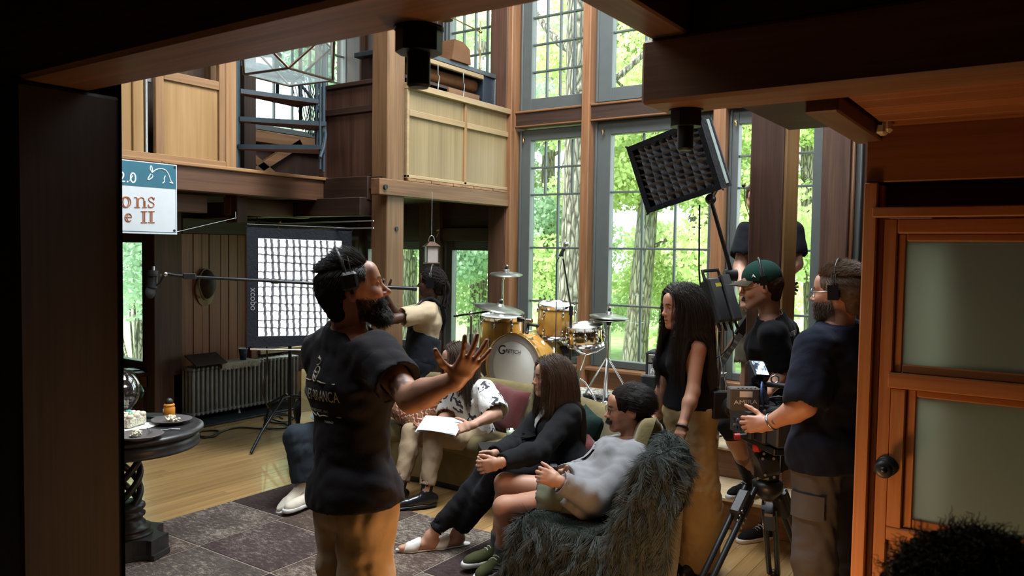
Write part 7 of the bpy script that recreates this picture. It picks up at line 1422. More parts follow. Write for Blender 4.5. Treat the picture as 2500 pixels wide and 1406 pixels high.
        if mic: q = mic; MB().tube(s.hw([(q*0.10, 0.0, -0.012), (q*0.088, 0.055, -0.045), (q*0.05, 0.105, -0.066)]), 0.0028, 6).build('mic_boom', m, o, world=True); MB().sphere(s.h2w((q*0.045, 0.108, -0.067)), 0.010, 10, 8).build('mic_foam', M['blackcloth'], o, world=True)
        return o
    def glasses(s, label, mat, rx=0.021, rz=0.018, rr_=0.0016):
        o = s.hp('eyeglasses', label, 'glasses'); 
        for q in (-1, 1):
            MB().tube(s.hw([(q*0.031+rx*math.cos(t), 0.1005-0.10*abs(0.031+rx*math.cos(t)-0.02)**1.5*1.0, 0.001+rz*math.sin(t)) for t in np.linspace(0, 2*PI, 22, endpoint=False)]), rr_, 6, closed=True).build('rim', mat, o, world=True)
            MB().tube(s.hw([(q*0.053, 0.096, 0.004), (q*0.070, 0.07, 0.006), (q*0.0775, 0.0, 0.008), (q*0.077, -0.018, -0.004)]), rr_*0.9, 6).build('temple', mat, o, world=True)
        MB().tube(s.hw([(-0.010, 0.101, 0.004), (0, 0.104, 0.007), (0.010, 0.101, 0.004)]), rr_, 6).build('bridge', mat, o, world=True); return o
def lens(*a): pass
def ring_on(name, label, cat, c, axis, r, t, mat, sc=1.0, n=28):
    o = thing(name, label, cat, tuple(c)); z = nrm(axis); x = nrm(np.cross(z, (0.3, 0.2, 1))); y = np.cross(z, x); MB().tube([tuple(np.asarray(c)+r*(math.cos(a)*x*sc+math.sin(a)*y)) for a in np.linspace(0, 2*PI, n, endpoint=False)], t, 6, closed=True).build('band', mat, o, world=True); return o
# ================================================================ PEOPLE IN THE ROOM
HD = hairmat('near black hair', (0.010, 0.008, 0.007), (0.028, 0.022, 0.018), 0.42)
HB = hairmat('dark brown hair', (0.028, 0.016, 0.010), (0.10, 0.055, 0.032), 0.45)
HL = hairmat('light brown hair', (0.06, 0.038, 0.022), (0.20, 0.125, 0.07), 0.5)
HDm = plain('dark hair mass', (0.012, 0.009, 0.008), 0.9, 0, 0.1, vary=0.4, scale=60, bumpy=0.6); HBm = plain('brown hair mass', (0.035, 0.02, 0.013), 0.9, 0, 0.1, vary=0.4, scale=60, bumpy=0.6); HLm = plain('light brown hair mass', (0.075, 0.045, 0.027), 0.7, vary=0.35, scale=60, bumpy=0.6)
khaki = cloth('khaki twill', (0.42, 0.31, 0.19), 0.9, 0.1); tshirt = cloth('charcoal jersey', (0.022, 0.020, 0.023), 0.9, 0.03); blackj = cloth('black jersey', (0.010, 0.011, 0.013), 0.9, 0.03)
def g(x): return (float(x[0]), float(x[1]), float(x[2]))
FA = lambda p: ((p[:, 2] > 0.07-0.9*np.clip(p[:, 1]-0.03, -0.02, 0.05)*0-0.0) | (p[:, 1] < 0.02)) & (p[:, 2] > -0.05) & ~((p[:, 1] > 0.045) & (p[:, 2] < 0.075)) & ~((np.abs(p[:, 0]) > 0.06) & (p[:, 1] > -0.03) & (p[:, 2] < 0.01))
# ---- 1 the director in the foreground
dr1 = Person('bearded man in charcoal T-shirt and khaki trousers gesturing in the foreground', dict(hd=(863, 708, 2.72), nk=(848, 818, 2.76), shR=(922, 868, 2.60), shL=(788, 858, 2.90), elR=(1004, 974, 2.43), wrR=(1114, 926, 2.30), elL=(828, 1010, 2.92), wrL=(850, 1170, 2.86), pv=(864, 1205, 2.78),
    hpR=(893, 1240, 2.70), hpL=(842, 1240, 2.86), knR=(893, 1535, 2.70), knL=(838, 1530, 2.88), anR=(880, 1810, 2.72), anL=(832, 1755, 2.90), toR=(950, 1850, 2.72), toL=(900, 1790, 2.92)), TAN, (0.93, 0.26, 0.20), hup=(-0.2, 0, 1))
sd_a, sd_b = dr1.J['shR'], dr1.J['elR']
def tattoo(V, C):
    a = dr1.J['elR']+(dr1.J['shR']-dr1.J['elR'])*0.30; d = np.linalg.norm((V-a-np.array(RIGHT)*0.0-AWAY*-0.03+UP*0.0)*np.array([1, 1, 0.8]), axis=1); C = C.copy(); n_ = np.sin(V[:, 0]*160)*np.sin(V[:, 2]*140+V[:, 1]*90); m = (d < 0.034) & (n_ > -0.45); C[m] = C[m]*0.22; return C
dr1.body(hands={'R': dict(d=(0.42, -0.35, 0.62), n=(-0.35, 0.8, 0.3), curl=(0.12, 0.2, 0.14), sc=0.95, spread=0.28, thumb=(0.95, 0.35, 0.1)), 'L': dict(d=(0.1, 0, -1), n=(0, 1, 0))}, h=0.011, colargs=dict(brow=(0.015, 0.011, 0.009), stubble=0.85, beardc=(0.035, 0.026, 0.02)), hh=0.0036, gaze=(0, 1, 0.15), headargs=dict(nose=1.03), paint=tattoo)
dr1.shirt(tshirt, 0.60, 0.018, hem=g(at(866, 1222, 2.78)), h=0.008, seed=4, amp=0.008, sg=0.006, hemr=0.026)
dr1.pants(khaki, (0.012, 0.035, 0.045), h=0.009, seed=8, amp=0.011, top=at(866, 1222, 2.78)+UP*0.04)
for q in 'RL': dr1.shoe(q, M['black'], M['white'])
hk_ = (lambda p: (p[:, 2] > 0.055) & (p[:, 1] < 0.085) & ~((p[:, 1] > 0.07) & (p[:, 2] < 0.075)))
dr1.cap(HDm, 0.001, face=((0, 0.103, -0.035), (0.064, 0.075, 0.108)), low=-0.085)
dr1.short_hair(HD, 5200, lambda P: 0.020+0.050*np.clip((P[:, 2]-0.05)/0.06, 0, 1)*np.clip((P[:, 1]+0.06)/0.1, 0.2, 1), lambda p: np.array((0.1*np.sign(p[0]), -0.75 if p[2] > 0.06 else -0.5, 0.30 if p[2] > 0.08 else -0.7)), lambda p: (p[:, 2] > 0.02) & ~((p[:, 1] > 0.05) & (p[:, 2] < 0.07)) & ~((np.abs(p[:, 0]) > 0.055) & (p[:, 1] > -0.03) & (p[:, 2] < 0.03)), 2, lift=0.6, r=0.0009, thick=0.001)
dr1.short_hair(HD, 2600, 0.018, lambda p: np.array((0, -0.4, -0.9)), lambda p: (p[:, 2] < 0.05) & (p[:, 2] > -0.075) & (p[:, 1] < 0.0) & ~((np.abs(p[:, 0]) > 0.055) & (p[:, 1] > -0.04)), 3, lift=0.15, r=0.0008, thick=0.0, name='nape_hair')
reg = lambda p: (p[2] < -0.040+0.3*max(0, 0.03-p[1])) and p[1] > 0.0 and p[2] > -0.125 and not (abs(p[0]) < 0.017 and -0.076 < p[2] < -0.060) and not (p[1] > 0.075 and p[2] > -0.05 and abs(p[0]) < 0.02)
dr1.beard(HD, 5200, lambda p: 0.007+0.020*max(0, min(1, (p[1]-0.02)/0.05))*max(0, min(1, (-p[2]-0.055)/0.04)), reg, 4, r=0.0006, down=0.7)
hs1 = dr1.headset('black single sided crew headset on the bearded man in the foreground', side=1, cup=(0.028, 0.026), over=0.02, cz=0.03, top=0.158)
# shirt print on the back
cm = onX(0, 0, 1); prt = plain('faded cream print', (0.72, 0.67, 0.55), 0.8)
BKn = -dr1.fw; bk0 = dr1.J['pv']+(dr1.J['nk']-dr1.J['pv'])*0.80
def print_on(person, shirtname, items, p0, nrm_, upv, mat, off=0.003, name='print'):
    """project flat lettering onto a garment"""
    sh = [c for c in person.root.children if c.name.startswith(shirtname)][0]; dg = bpy.context.evaluated_depsgraph_get(); dg.update()
    z = nrm(nrm_); y = nrm(np.asarray(upv)-z*np.dot(upv, z)); x = np.cross(y, z); inv = mat_of(sh).inverted(); invr = np.array(inv.to_3x3())
    for body, cx, cy, size, sxx in items:
        c = bpy.data.curves.new('t', 'FONT'); c.body = body; c.size = size; c.align_x = 'CENTER'; c.align_y = 'CENTER'; c.resolution_u = 3; o = bpy.data.objects.new('t', c); COL.objects.link(o); dg.update(); me = bpy.data.meshes.new_from_object(o.evaluated_get(bpy.context.evaluated_depsgraph_get())); bpy.data.objects.remove(o)
        bm_2 = bmesh.new(); bm_2.from_mesh(me); bmesh.ops.subdivide_edges(bm_2, edges=[e for e in bm_2.edges if e.calc_length() > 0.008], cuts=2); V = []
        for v in bm_2.verts:
            w = np.asarray(p0)+x*(cx+v.co.x*sxx)+y*(cy+v.co.y)+z*0.25; hit, loc, nn, _ = sh.ray_cast(inv @ Vector(w), Vector(invr @ -z)); v.co = (loc+nn*off) if hit else inv @ Vector(np.asarray(p0)+x*(cx+v.co.x*sxx)+y*(cy+v.co.y)-z*0.02)
        bm_2.to_mesh(me); bm_2.free(); me.materials.clear(); me.materials.append(mat); o = bpy.data.objects.new(name, me); COL.objects.link(o); o.parent = sh; MATX[o.name] = mat_of(sh).copy(); o['kind'] = 'stuff'
def stroke_on(person, shirtname, polys, p0, nrm_, upv, mat, r=0.002, name='print_mark'):
    sh = [c for c in person.root.children if c.name.startswith(shirtname)][0]; z = nrm(nrm_); y = nrm(np.asarray(upv)-z*np.dot(upv, z)); x = np.cross(y, z); inv = mat_of(sh).inverted(); invr = np.array(inv.to_3x3()); m = MB()
    for pl in polys:
        pts = []
        for a, b in pl:
            w = np.asarray(p0)+x*a+y*b+z*0.25; hit, loc, nn, _ = sh.ray_cast(inv @ Vector(w), Vector(invr @ -z)); pts.append(loc+nn*0.001 if hit else inv @ Vector(np.asarray(p0)+x*a+y*b))
        m.tube(pts, r, 5)
    o = m.build(name, mat, sh, kind='stuff'); return o
upd = dr1.sp
print_on(dr1, 'shirt', [('FERNET-BRANCA', 0, 0.0, 0.052, 0.62), ('TONE AND GRIT, 1845', 0, -0.052, 0.013, 1.0), ('MILANO', -0.06, -0.088, 0.011, 1), ('TORINO', 0.06, -0.088, 0.011, 1)], bk0-UP*0.085, BKn, upd, prt)
stroke_on(dr1, 'shirt', [[(0.018*math.cos(t), 0.072+0.025*math.sin(t)) for t in np.linspace(0, 2*PI, 20)], [(-0.016, 0.080), (0, 0.074), (0.016, 0.080)], [(-0.017, 0.068), (0, 0.060), (0.017, 0.068)], [(-0.008, 0.055), (0, 0.062), (0.008, 0.055)], [(-0.012, 0.10), (0.006, 0.104), (0.012, 0.116), (-0.004, 0.122), (-0.012, 0.13)], [(-0.014, 0.124), (0.006, 0.122)],
    [(-0.11, 0.044), (-0.05, 0.046), (-0.024, 0.050)], [(0.11, 0.044), (0.05, 0.046), (0.024, 0.050)], [(-0.11, -0.068), (-0.03, -0.067), (-0.01, -0.072), (0, -0.062), (0.01, -0.072), (0.03, -0.067), (0.11, -0.068)]], bk0-UP*0.085, BKn, upd, prt, 0.0022)
for k, (px, py) in enumerate(((862, 1226), (910, 1222))):
    pass
# ---- 2 boom operator
bo2 = Person('boom operator with tied back locs in beige T-shirt and dark overalls', dict(hd=(1052, 690, 6.68), nk=(1048, 744, 6.70), shL=(1042, 764, 6.53), shR=(1034, 760, 6.88), elL=(952, 780, 6.36), wrL=(917, 722, 6.28), elR=(968, 778, 6.66), wrR=(938, 716, 6.44), pv=(1030, 868, 6.73), hpL=(1028, 885, 6.64), hpR=(1024, 885, 6.82), knL=(1012, 1010, 6.62), knR=(1008, 1010, 6.80), anL=(1022, 1128, 6.66), anR=(1016, 1118, 6.84), toL=(985, 1145, 6.62), toR=(980, 1134, 6.80)), DEEP, (-0.98, 0.08, 0.0))
bo2.body(hands={'L': dict(d=(-0.45, 0.1, 0.85), n=(0.3, 0.8, 0.2), curl=(0.7, 0.9, 0.6)), 'R': dict(d=(-0.35, -0.1, 0.9), n=(0.2, -0.9, 0.1), curl=(0.7, 0.9, 0.6))}, colargs=dict(brow=(0.008, 0.006, 0.005), lip=(0.06, 0.025, 0.022), stubble=0.5, beardc=(0.01, 0.008, 0.007)), iris=(0.02, 0.01, 0.008), hh=0.005)
bo2.shirt(cloth('beige jersey', (0.46, 0.36, 0.24)), 0.62, 0.018, hem=g(bo2.J['pv']-UP*0.05), seed=5, h=0.011)
den = cloth('indigo black denim', (0.016, 0.018, 0.023)); bo2.pants(den, (0.022, 0.03, 0.035), h=0.011, seed=3)
bib_ = S(); J = bo2.J; w_ = J['pv']+(J['nk']-J['pv'])*0.30; bib_.rc(J['pv']-bo2.sp*0.02, w_, 0.152, 0.146, k=0.03, ax=bo2.la, sc=1.40); bib_.rc(w_+bo2.fw*0.03, J['pv']+(J['nk']-J['pv'])*0.62+bo2.fw*0.065, 0.115, 0.095, k=0.03, ax=bo2.la, sc=1.1); bib_.cutin(w_+bo2.sp*0.06, bo2.sp-bo2.fw*1.2, w_+bo2.sp*0.2, 0.22); bo2.wear('overalls_bib', bib_, den, 0.011, (0.005, 0.09, 2))
for q, sgn in (('L', -1), ('R', 1)):
    m = MB(); base = J['nk']+bo2.la*0.085*sgn; tp = curve_pts([J['pv']+(J['nk']-J['pv'])*0.55+bo2.fw*0.13+bo2.la*0.08*sgn, J['pv']+(J['nk']-J['pv'])*0.85+bo2.fw*0.125+bo2.la*0.085*sgn, base+UP*0.06, J['pv']+(J['nk']-J['pv'])*0.85-bo2.fw*0.135+bo2.la*0.06*sgn, J['pv']+(J['nk']-J['pv'])*0.5-bo2.fw*0.145], 26); m.tube([tuple(p) for p in tp], 0.014, 6); m.build('overall_strap', den, bo2.root, world=True)
bo2.cap(HDm, 0.012, face=((0, 0.103, -0.035), (0.064, 0.075, 0.102)), disp=(0.012, 0.02, 3))
rg = np.random.default_rng(4)
for k in range(26):
    a = (rg.uniform(-0.045, 0.045), -0.075+rg.uniform(-0.02, 0.02), 0.05+rg.uniform(-0.03, 0.05)); b = (rg.uniform(-0.05, 0.05), -0.13+rg.uniform(-0.03, 0.02), -0.03); c = (rg.uniform(-0.075, 0.06), -0.125+rg.uniform(-0.035, 0.03), -0.17-rg.uniform(0, 0.05)); MB().tube(bo2.hw(curve_pts([a, b, c], 12)), 0.0075, 6).build('loc', HDm, bo2.root, world=True)
bo2.headset('over ear headphones with pale band on the boom operator', cup=(0.034, 0.04), band=0.014, top=0.155, col=None)
for q in 'RL': bo2.shoe(q, M['black'], M['white'])
# ---- 3 seated person with phone, mostly hidden by the director
je3 = Person('seated person in dark jeans holding a phone, hidden behind the bearded man', dict(hd=(858, 800, 5.80), nk=(862, 850, 5.82), shL=(852, 868, 5.64), shR=(862, 868, 5.98), elL=(842, 968, 5.58), wrL=(806, 1018, 5.42), elR=(850, 965, 5.95), wrR=(812, 1012, 5.62), pv=(846, 1055, 5.72), hpL=(840, 1062, 5.60), hpR=(846, 1058, 5.80), knL=(724, 1068, 5.38), knR=(756, 1062, 5.60), anL=(737, 1180, 5.36), anR=(757, 1200, 5.38), toL=(690, 1218, 5.26), toR=(724, 1232, 5.27)), FAIR, (-0.95, -0.2, -0.4))
je3.body(hands={'L': dict(d=(-0.8, 0.1, 0.3), n=(0.2, 0.5, 0.6), curl=(0.5, 0.6, 0.4)), 'R': dict(d=(-0.8, -0.1, 0.2), n=(0.1, -0.5, 0.5), curl=(0.4, 0.5, 0.4))}, hh=0.006)
je3.shirt(blackj, 1.9, 0.02, hem=g(je3.J['pv']-UP*0.02), h=0.013); je3.pants(cloth('dark blue jeans', (0.022, 0.028, 0.036)), (0.016, 0.028, 0.034), h=0.009, seed=6, amp=0.009, ends=0.97); je3.cap(HBm, 0.012)
cream = cloth('cream leather', (0.60, 0.55, 0.46), 0.5, 0.05, fold=0.1); tanl = cloth('tan suede', (0.36, 0.27, 0.19), 0.8, fold=0.1); solew = plain('white rubber sole', (0.62, 0.62, 0.6), 0.6)
for q in 'LR': sh_ = je3.shoe(q, cream, solew, 'sneaker', L=0.30, wd=1.15, lace=cream, stripe=tanl, toe=0.004, up=1 if q == 'L' else 0)
ph = thing('phone', 'pale blue phone with camera dots held by the seated person in jeans', 'phone', M=frame(at(781, 1004, 5.36), x=dirv(0.85, -0.25, -0.45), z=dirv(-0.15, -1, 0.1))); MB().box((-0.037, -0.072, -0.004), (0.037, 0.072, 0.004), 0.004).build('case', plain('pale blue glass', (0.36, 0.50, 0.68), 0.25), ph)
for k in range(3):
    for j in range(2): MB().cyl((-0.022+0.016*j, 0.058-0.02*k, 0.004), (-0.022+0.016*j, 0.058-0.02*k, 0.006), 0.0062, n=12).build('lens', M['black'], ph)
# ---- 4 long haired person in floral shirt
fl4 = Person('seated person with long brown hair in white floral shirt and khakis reading a script', dict(hd=(1113, 879, 5.86), nk=(1135, 942, 5.96), shR=(1092, 958, 6.10), shL=(1183, 954, 5.80), elL=(1212, 1010, 5.62), wrL=(1152, 1038, 5.47), elR=(1092, 1018, 5.92), wrR=(1062, 1034, 5.66), pv=(1160, 1062, 5.95), hpL=(1170, 1074, 5.84), hpR=(1142, 1070, 6.02), knL=(1056, 1066, 5.52), knR=(1003, 1056, 5.66), anL=(1040, 1205, 5.42), anR=(975, 1196, 5.52), toL=(990, 1238, 5.36), toR=(945, 1226, 5.42)), FAIR, (-0.88, -0.45, -0.14))
fl4.body(hands={'L': dict(d=(-0.9, -0.1, -0.25), n=(0.1, 0.6, -0.7), curl=(0.35, 0.5, 0.4), thumb=(0.7, 0.6, -0.2)), 'R': dict(d=(-0.75, -0.3, -0.2), n=(0.3, -0.2, 0.8), curl=(0.35, 0.5, 0.4), thumb=(0.6, 0.7, 0.2))}, colargs=dict(stubble=0.25), hh=0.0045)
fm4, ft4, fb4, _ = nt('floral print'); vo = nd(ft4, 'ShaderNodeTexVoronoi'); vo.inputs['Scale'].default_value = 10; nz = noise(ft4, 30, 3, position(ft4)); vv = mixc(ft4, 0.06, position(ft4), nz.outputs['Color']); ft4.links.new(vv, vo.inputs['Vector'])
v2 = nd(ft4, 'ShaderNodeTexVoronoi', feature='SMOOTH_F1'); v2.inputs['Scale'].default_value = 42; ft4.links.new(position(ft4), v2.inputs['Vector']); msk = math_(ft4, 'MULTIPLY', math_(ft4, 'LESS_THAN', vo.outputs['Distance'], 0.46), math_(ft4, 'LESS_THAN', v2.outputs['Distance'], 0.42)); sep = nd(ft4, 'ShaderNodeSeparateColor'); ft4.links.new(vo.outputs['Color'], sep.inputs[0]); msk = math_(ft4, 'MULTIPLY', msk, math_(ft4, 'GREATER_THAN', sep.outputs[0], 0.25))
ft4.links.new(mixc(ft4, msk, (0.66, 0.65, 0.62), (0.035, 0.04, 0.05)), fb4.inputs['Base Color']); setp(fb4, rough=0.85, sheen=0.1); bump(ft4, fb4, noise(ft4, 22, 3, position(ft4), 0.5, 1.2).outputs[0], 0.35, 0.012)
fl4.shirt(fm4, 0.80, 0.024, hem=g(fl4.J['pv']-fl4.sp*0.02), h=0.009, seed=7, amp=0.009, sg=0.022); kh4 = cloth('light khaki twill', (0.36, 0.265, 0.17)); fl4.pants(kh4, (0.012, 0.006, 0.014), h=0.009, seed=9, amp=0.009, ends=0.86)
bls = plain('polished black leather', (0.012, 0.012, 0.013), 0.22)
for q in 'LR': fl4.shoe(q, bls, M['black'], 'oxford_shoe', L=0.29, socks=M['blackcloth'], sockh=0.18, solet=0.02)
mk = lambda p: (p[:, 2] > -0.02) & ~((p[:, 1] > 0.045) & (p[:, 2] < 0.09)) & ~((p[:, 1] > 0.02) & (p[:, 2] < 0.02))
fl4.cap(HBm, 0.008, face=((0.0, 0.10, -0.035), (0.062, 0.078, 0.10)), low=-0.09)
bc4 = [(fl4.J['shL'], fl4.J['shR'], 0.075, 1), (fl4.J['nk'], fl4.J['pv'], 0.135)]
fl4.long_hair(HB, 5500, 0.40, mk, 0.0, 4, 0.0008, 16, 0.10, 0.2, 0.5, bc4)
pap = thing('script_pages', 'loose white script pages held on the lap of the person in floral shirt', 'paper', M=frame(at(1072, 1039, 5.50), x=dirv(0.95, -0.2, 0.0), z=dirv(-0.05, -0.30, 0.95)))
for k in range(3): MB().grid(lambda u, v, k=k: ((u-0.5)*0.28+0.006*k, (v-0.5)*0.21-0.004*k, 0.004*k+0.018*math.sin(2.5*u+0.5*k)-0.008*v), 10, 6).build('sheet', M['paper'], pap)
for k in range(7): MB().box((-0.11+0.01*(k % 2), 0.075-0.022*k, 0.0355), (0.02+0.02*(k % 3), 0.078-0.022*k, 0.0362), 0).build('print_line', plain('pencil grey', (0.3, 0.3, 0.32), 0.7) if k == 0 else bpy.data.materials['pencil grey'], pap) if False else None
# ---- 5 woman in black blazer
bl5 = Person('seated woman with long brown hair in black blazer clasping her hands', dict(hd=(1344, 921, 4.72), nk=(1357, 992, 4.80), shL=(1388, 1012, 4.64), shR=(1330, 1006, 4.94), elL=(1318, 1102, 4.42), wrL=(1219, 1130, 4.22), elR=(1262, 1082, 4.74), wrR=(1203, 1110, 4.40), pv=(1382, 1128, 4.72), hpL=(1380, 1146, 4.64), hpR=(1366, 1142, 4.82), knL=(1213, 1160, 4.52), knR=(1188, 1152, 4.68), anL=onZ(1116, 1302, 0.085), anR=onZ(1050, 1310, 0.085), toL=onZ(1052, 1334, 0.03), toR=onZ(978, 1340, 0.03)), FAIR, (-0.97, -0.22, -0.02), fem=True, hs=0.94)
bl5.body(hands={'L': dict(d=(-0.85, 0.05, -0.25), n=(0.0, 0.9, -0.1), curls=((0.5, 0.7, 0.3), (0.4, 0.7, 0.3), (0.35, 0.6, 0.3), (0.3, 0.5, 0.2)), thumb=(0.5, 0.8, 0.3)), 'R': dict(d=(-0.7, -0.45, -0.15), n=(0.4, -0.8, -0.3), curl=(0.6, 0.9, 0.5), thumb=(0.5, 0.8, 0.2))}, colargs=dict(brow=(0.04, 0.022, 0.015)), headargs=dict(w=0.95, jaw=0.88, nose=0.98), iris=(0.05, 0.06, 0.04), hh=0.0042, neckr=0.046, feet=True)
blz = cloth('black wool', (0.012, 0.0125, 0.014), 0.9, 0.03); whs = cloth('white cotton', (0.62, 0.61, 0.58), 0.85)
bl5.shirt(whs, 1.5, 0.008, name='blouse', h=0.012, seed=2, neck=0.052)
def open_front(p, sd, w0, w1, dep):
    pass
def blazer(p, mat, g_, seed, hem, lapel, h=0.0085, vw=0.05, upto=1.93, hemr=0.0, amp=0.007, waist=0.42):
    J = p.J; sd = S(); p.torso(sd, g_, 0.04); sd.rc(J['pv'], hem, 0.118+g_+hemr, 0.120+g_+hemr, k=0.03, ax=p.lp, sc=1.42)
    for q in 'RL':
        p.arm(sd, q, g_+0.004, upto); sd.el(J['sh'+q], np.array((0.07, 0.07, 0.062)), k=0.03)
    nb = J['nk']; up = p.h2w((0, -0.015, -0.06)); ud = nrm(up-nb); sd.sub(nb+ud*0.004, nb+ud*0.2, 0.062, 0.075, k=0.01); sd.cutin(nb+ud*0.055, ud, nb+ud*0.11, 0.15)
    cf = np.cross(p.la, p.sp)*-1; f = p.fw if np.dot(cf, p.fw) < 0 else cf; f = p.fw; w_ = J['pv']+(J['nk']-J['pv'])*waist+f*0.16; t_ = J['nk']+f*0.06+p.sp*0.02
    for k in range(5):
        s_ = k/4; c = w_*(1-s_)+t_*s_; sd.sub(c-f*0.01, c+f*0.16, 0.006+vw*s_, k=0.006)
    for q in 'RL': e, w = J['el'+q], J['wr'+q]; end = e+(w-e)*(upto-1); dr = nrm(w-e); sd.cutin(end, dr, end+dr*0.05, 0.065); sd.sub(end-dr*0.02, end+dr*0.05, 0.031, k=0.003)
    hd_ = nrm(np.asarray(hem)-J['pv']); sd.cutin(hem, hd_, hem+hd_*0.14, 0.28)
    o = p.wear('blazer', sd, mat, h, (amp, 0.11, seed))
    dg = bpy.context.evaluated_depsgraph_get(); dg.update(); inv = mat_of(o).inverted(); ir = np.array(inv.to_3x3())
    for sg in (-1, 1):                                     # lapels lie on the cloth
        def lf(u, v):
            s_ = 0.02+0.95*v; c = w_*(1-s_)+t_*s_; inner = (0.006+vw*s_)*0.98; wid = lapel*(0.25+0.85*v if v < 0.72 else (0.86-0.35*(v-0.72)/0.28))
            q = c+p.la*sg*(inner+wid*u)+f*0.12; hit, loc, nn, _ = o.ray_cast(inv @ Vector(q), Vector(ir @ -f)); return (loc+nn*(0.003+0.009*u)) if hit else inv @ Vector(c+p.la*sg*(inner+wid*u)*0.9-f*0.03)
        MB().grid(lf, 5, 16).build('lapel', mat, o)
    cl = S(); cl.rc(nb-ud*0.012, nb+ud*0.036, 0.088, 0.074, k=0.01); cl.sub(nb-ud*0.03, nb+ud*0.1, 0.068, 0.066, k=0.004); cl.cut(nb+ud*0.036, ud); cl.sube(nb+f*0.10+ud*0.02, (0.075, 0.075, 0.075), k=0.006); p.wear('jacket_collar', cl, mat, 0.006, None); return o
bl5.h = None
blazer(bl5, blz, 0.020, 5, bl5.J['pv']-UP*0.03-bl5.sp*0.02, 0.06, waist=0.36, vw=0.062)
for sg in (-1, 1):
    c0 = bl5.J['nk']+bl5.fw*0.045+UP*0.012; MB().grid(lambda u, v, sg=sg: tuple(c0+bl5.la*sg*(0.012+0.048*u)+bl5.fw*(0.045-0.05*u)+UP*(-0.05+0.075*u-0.03*v*(1-u))+bl5.fw*0.006*v), 5, 4).build('collar_point', whs, bl5.root, world=True)
bl5.pants(cloth('black trouser cloth', (0.012, 0.012, 0.014)), (0.010, 0.010, 0.016), h=0.0095, seed=12, ends=0.90, amp=0.008)
wl_ = plain('white leather mule', (0.72, 0.72, 0.70), 0.45, vary=0.03)
for q in 'LR':
    J = bl5.J; an, to = J['an'+q], J['to'+q]; d = nrm((to-an)*np.array([1, 1, 0])); sd_ = np.cross(d, UP); tip = np.array([*(to+d*0.035)[:2], 0.028]); hl = np.array([*(an-d*0.055)[:2], 0.02]); up_ = S(); mid = tip*0.42+hl*0.58
    up_.rc(tip-d*0.012, tip-d*0.10, 0.012, 0.036, k=0.02, ax=UP, sc=0.7); up_.rc(tip-d*0.09+UP*0.006, mid+UP*0.022, 0.034, 0.043, k=0.02); up_.cut(mid+d*0.02, -d-UP*0.35); up_.cut(np.array([0, 0, 0.013]), -UP); shp = bl5.wear('mule', up_, wl_, 0.006, None)
    so_ = S(); so_.rc(tip-d*0.01, tip-d*0.10, 0.012, 0.036, k=0.02); so_.rc(tip-d*0.10, hl, 0.037, 0.03, k=0.02); so_.cut(np.array([0, 0, 0.0105]), -UP); so_.cut(np.array([0, 0, 0.019]), UP); V, Q = sdmesh(so_, 0.005); link_mesh('sole', V, Q, wl_, shp)
mk5 = lambda p: (p[:, 2] > -0.02) & ~((p[:, 1] > 0.05) & (p[:, 2] < 0.085)) & ~((p[:, 1] > 0.025) & (p[:, 2] < 0.02))
bl5.cap(HBm, 0.008, face=((0, 0.102, -0.035), (0.062, 0.077, 0.10)), low=-0.09)
bl5.long_hair(HB, 8500, 0.40, mk5, 0.0, 6, 0.0007, 18, 0.12, 0.22, 0.55, [(bl5.J['shL'], bl5.J['shR'], 0.080, 1), (bl5.J['nk'], bl5.J['pv'], 0.12), (bl5.J['nk'], bl5.h2w((0, -0.02, -0.06)), 0.06)], lift=0.025, front_len=0.95)
ring_on('bracelet', 'thin gold chain bracelet on the wrist of the woman in black blazer', 'bracelet', bl5.J['wrL']+(bl5.J['elL']-bl5.J['wrL'])*0.02, bl5.J['elL']-bl5.J['wrL'], 0.031, 0.003, M['gold'])
# ---- 6 man in grey jacket
gr6 = Person('seated man with moustache and glasses in grey jacket and olive shorts', dict(hd=(1529, 998, 4.25), nk=(1550, 1084, 4.26), shL=(1556, 1118, 4.06), shR=(1532, 1098, 4.44), elL=(1462, 1222, 3.92), wrL=(1366, 1176, 3.88), elR=(1432, 1160, 4.32), wrR=(1376, 1160, 4.06), pv=(1420, 1208, 4.14), hpL=(1408, 1222, 4.05), hpR=(1396, 1206, 4.24), knL=(1231, 1238, 4.10), knR=(1233, 1180, 4.28), anL=(1226, 1352, 4.26), anR=(1214, 1332, 4.42), toL=(1180, 1398, 4.14), toR=(1150, 1366, 4.34)), TAN, (-0.985, -0.12, -0.06))
gr6.body(hands={'L': dict(d=(-0.8, 0.1, 0.25), n=(-0.1, 0.9, -0.3), curl=(0.7, 0.9, 0.6), thumb=(0.4, 0.8, 0.3)), 'R': dict(d=(-0.6, -0.7, 0.15), n=(0.5, -0.7, -0.4), curl=(0.8, 1.0, 0.6))}, colargs=dict(brow=(0.015, 0.01, 0.008), stubble=0.18), headargs=dict(nose=1.0), hh=0.004)
gry = cloth('grey suiting', (0.225, 0.225, 0.235), 0.9, 0.03); gr6.shirt(cloth('pale grey tee', (0.34, 0.34, 0.35)), 0.6, 0.008, h=0.012, neck=0.06)
blazer(gr6, gry, 0.024, 9, gr6.J['pv']-gr6.sp*0.10-UP*0.03, 0.07, waist=0.35, vw=0.055, hemr=0.012, amp=0.009)
gr6.pants(cloth('olive cotton', (0.085, 0.088, 0.058)), (0.02, 0.026, 0), shorts=0.52, name='shorts', seed=4); 
olv = cloth('olive mesh', (0.065, 0.07, 0.03), 0.8); lacew = cloth('white lace', (0.55, 0.55, 0.52))
for q in 'LR': gr6.shoe(q, olv, solew, 'sneaker', L=0.28, lace=lacew, stripe=plain('silver trim', (0.4, 0.39, 0.36), 0.4), socks=cloth('grey sock', (0.10, 0.10, 0.11)), sockh=0.10, wd=1.1)
gr6.cap(HDm, 0.012, face=((0, 0.103, -0.035), (0.064, 0.074, 0.099)), low=-0.08)
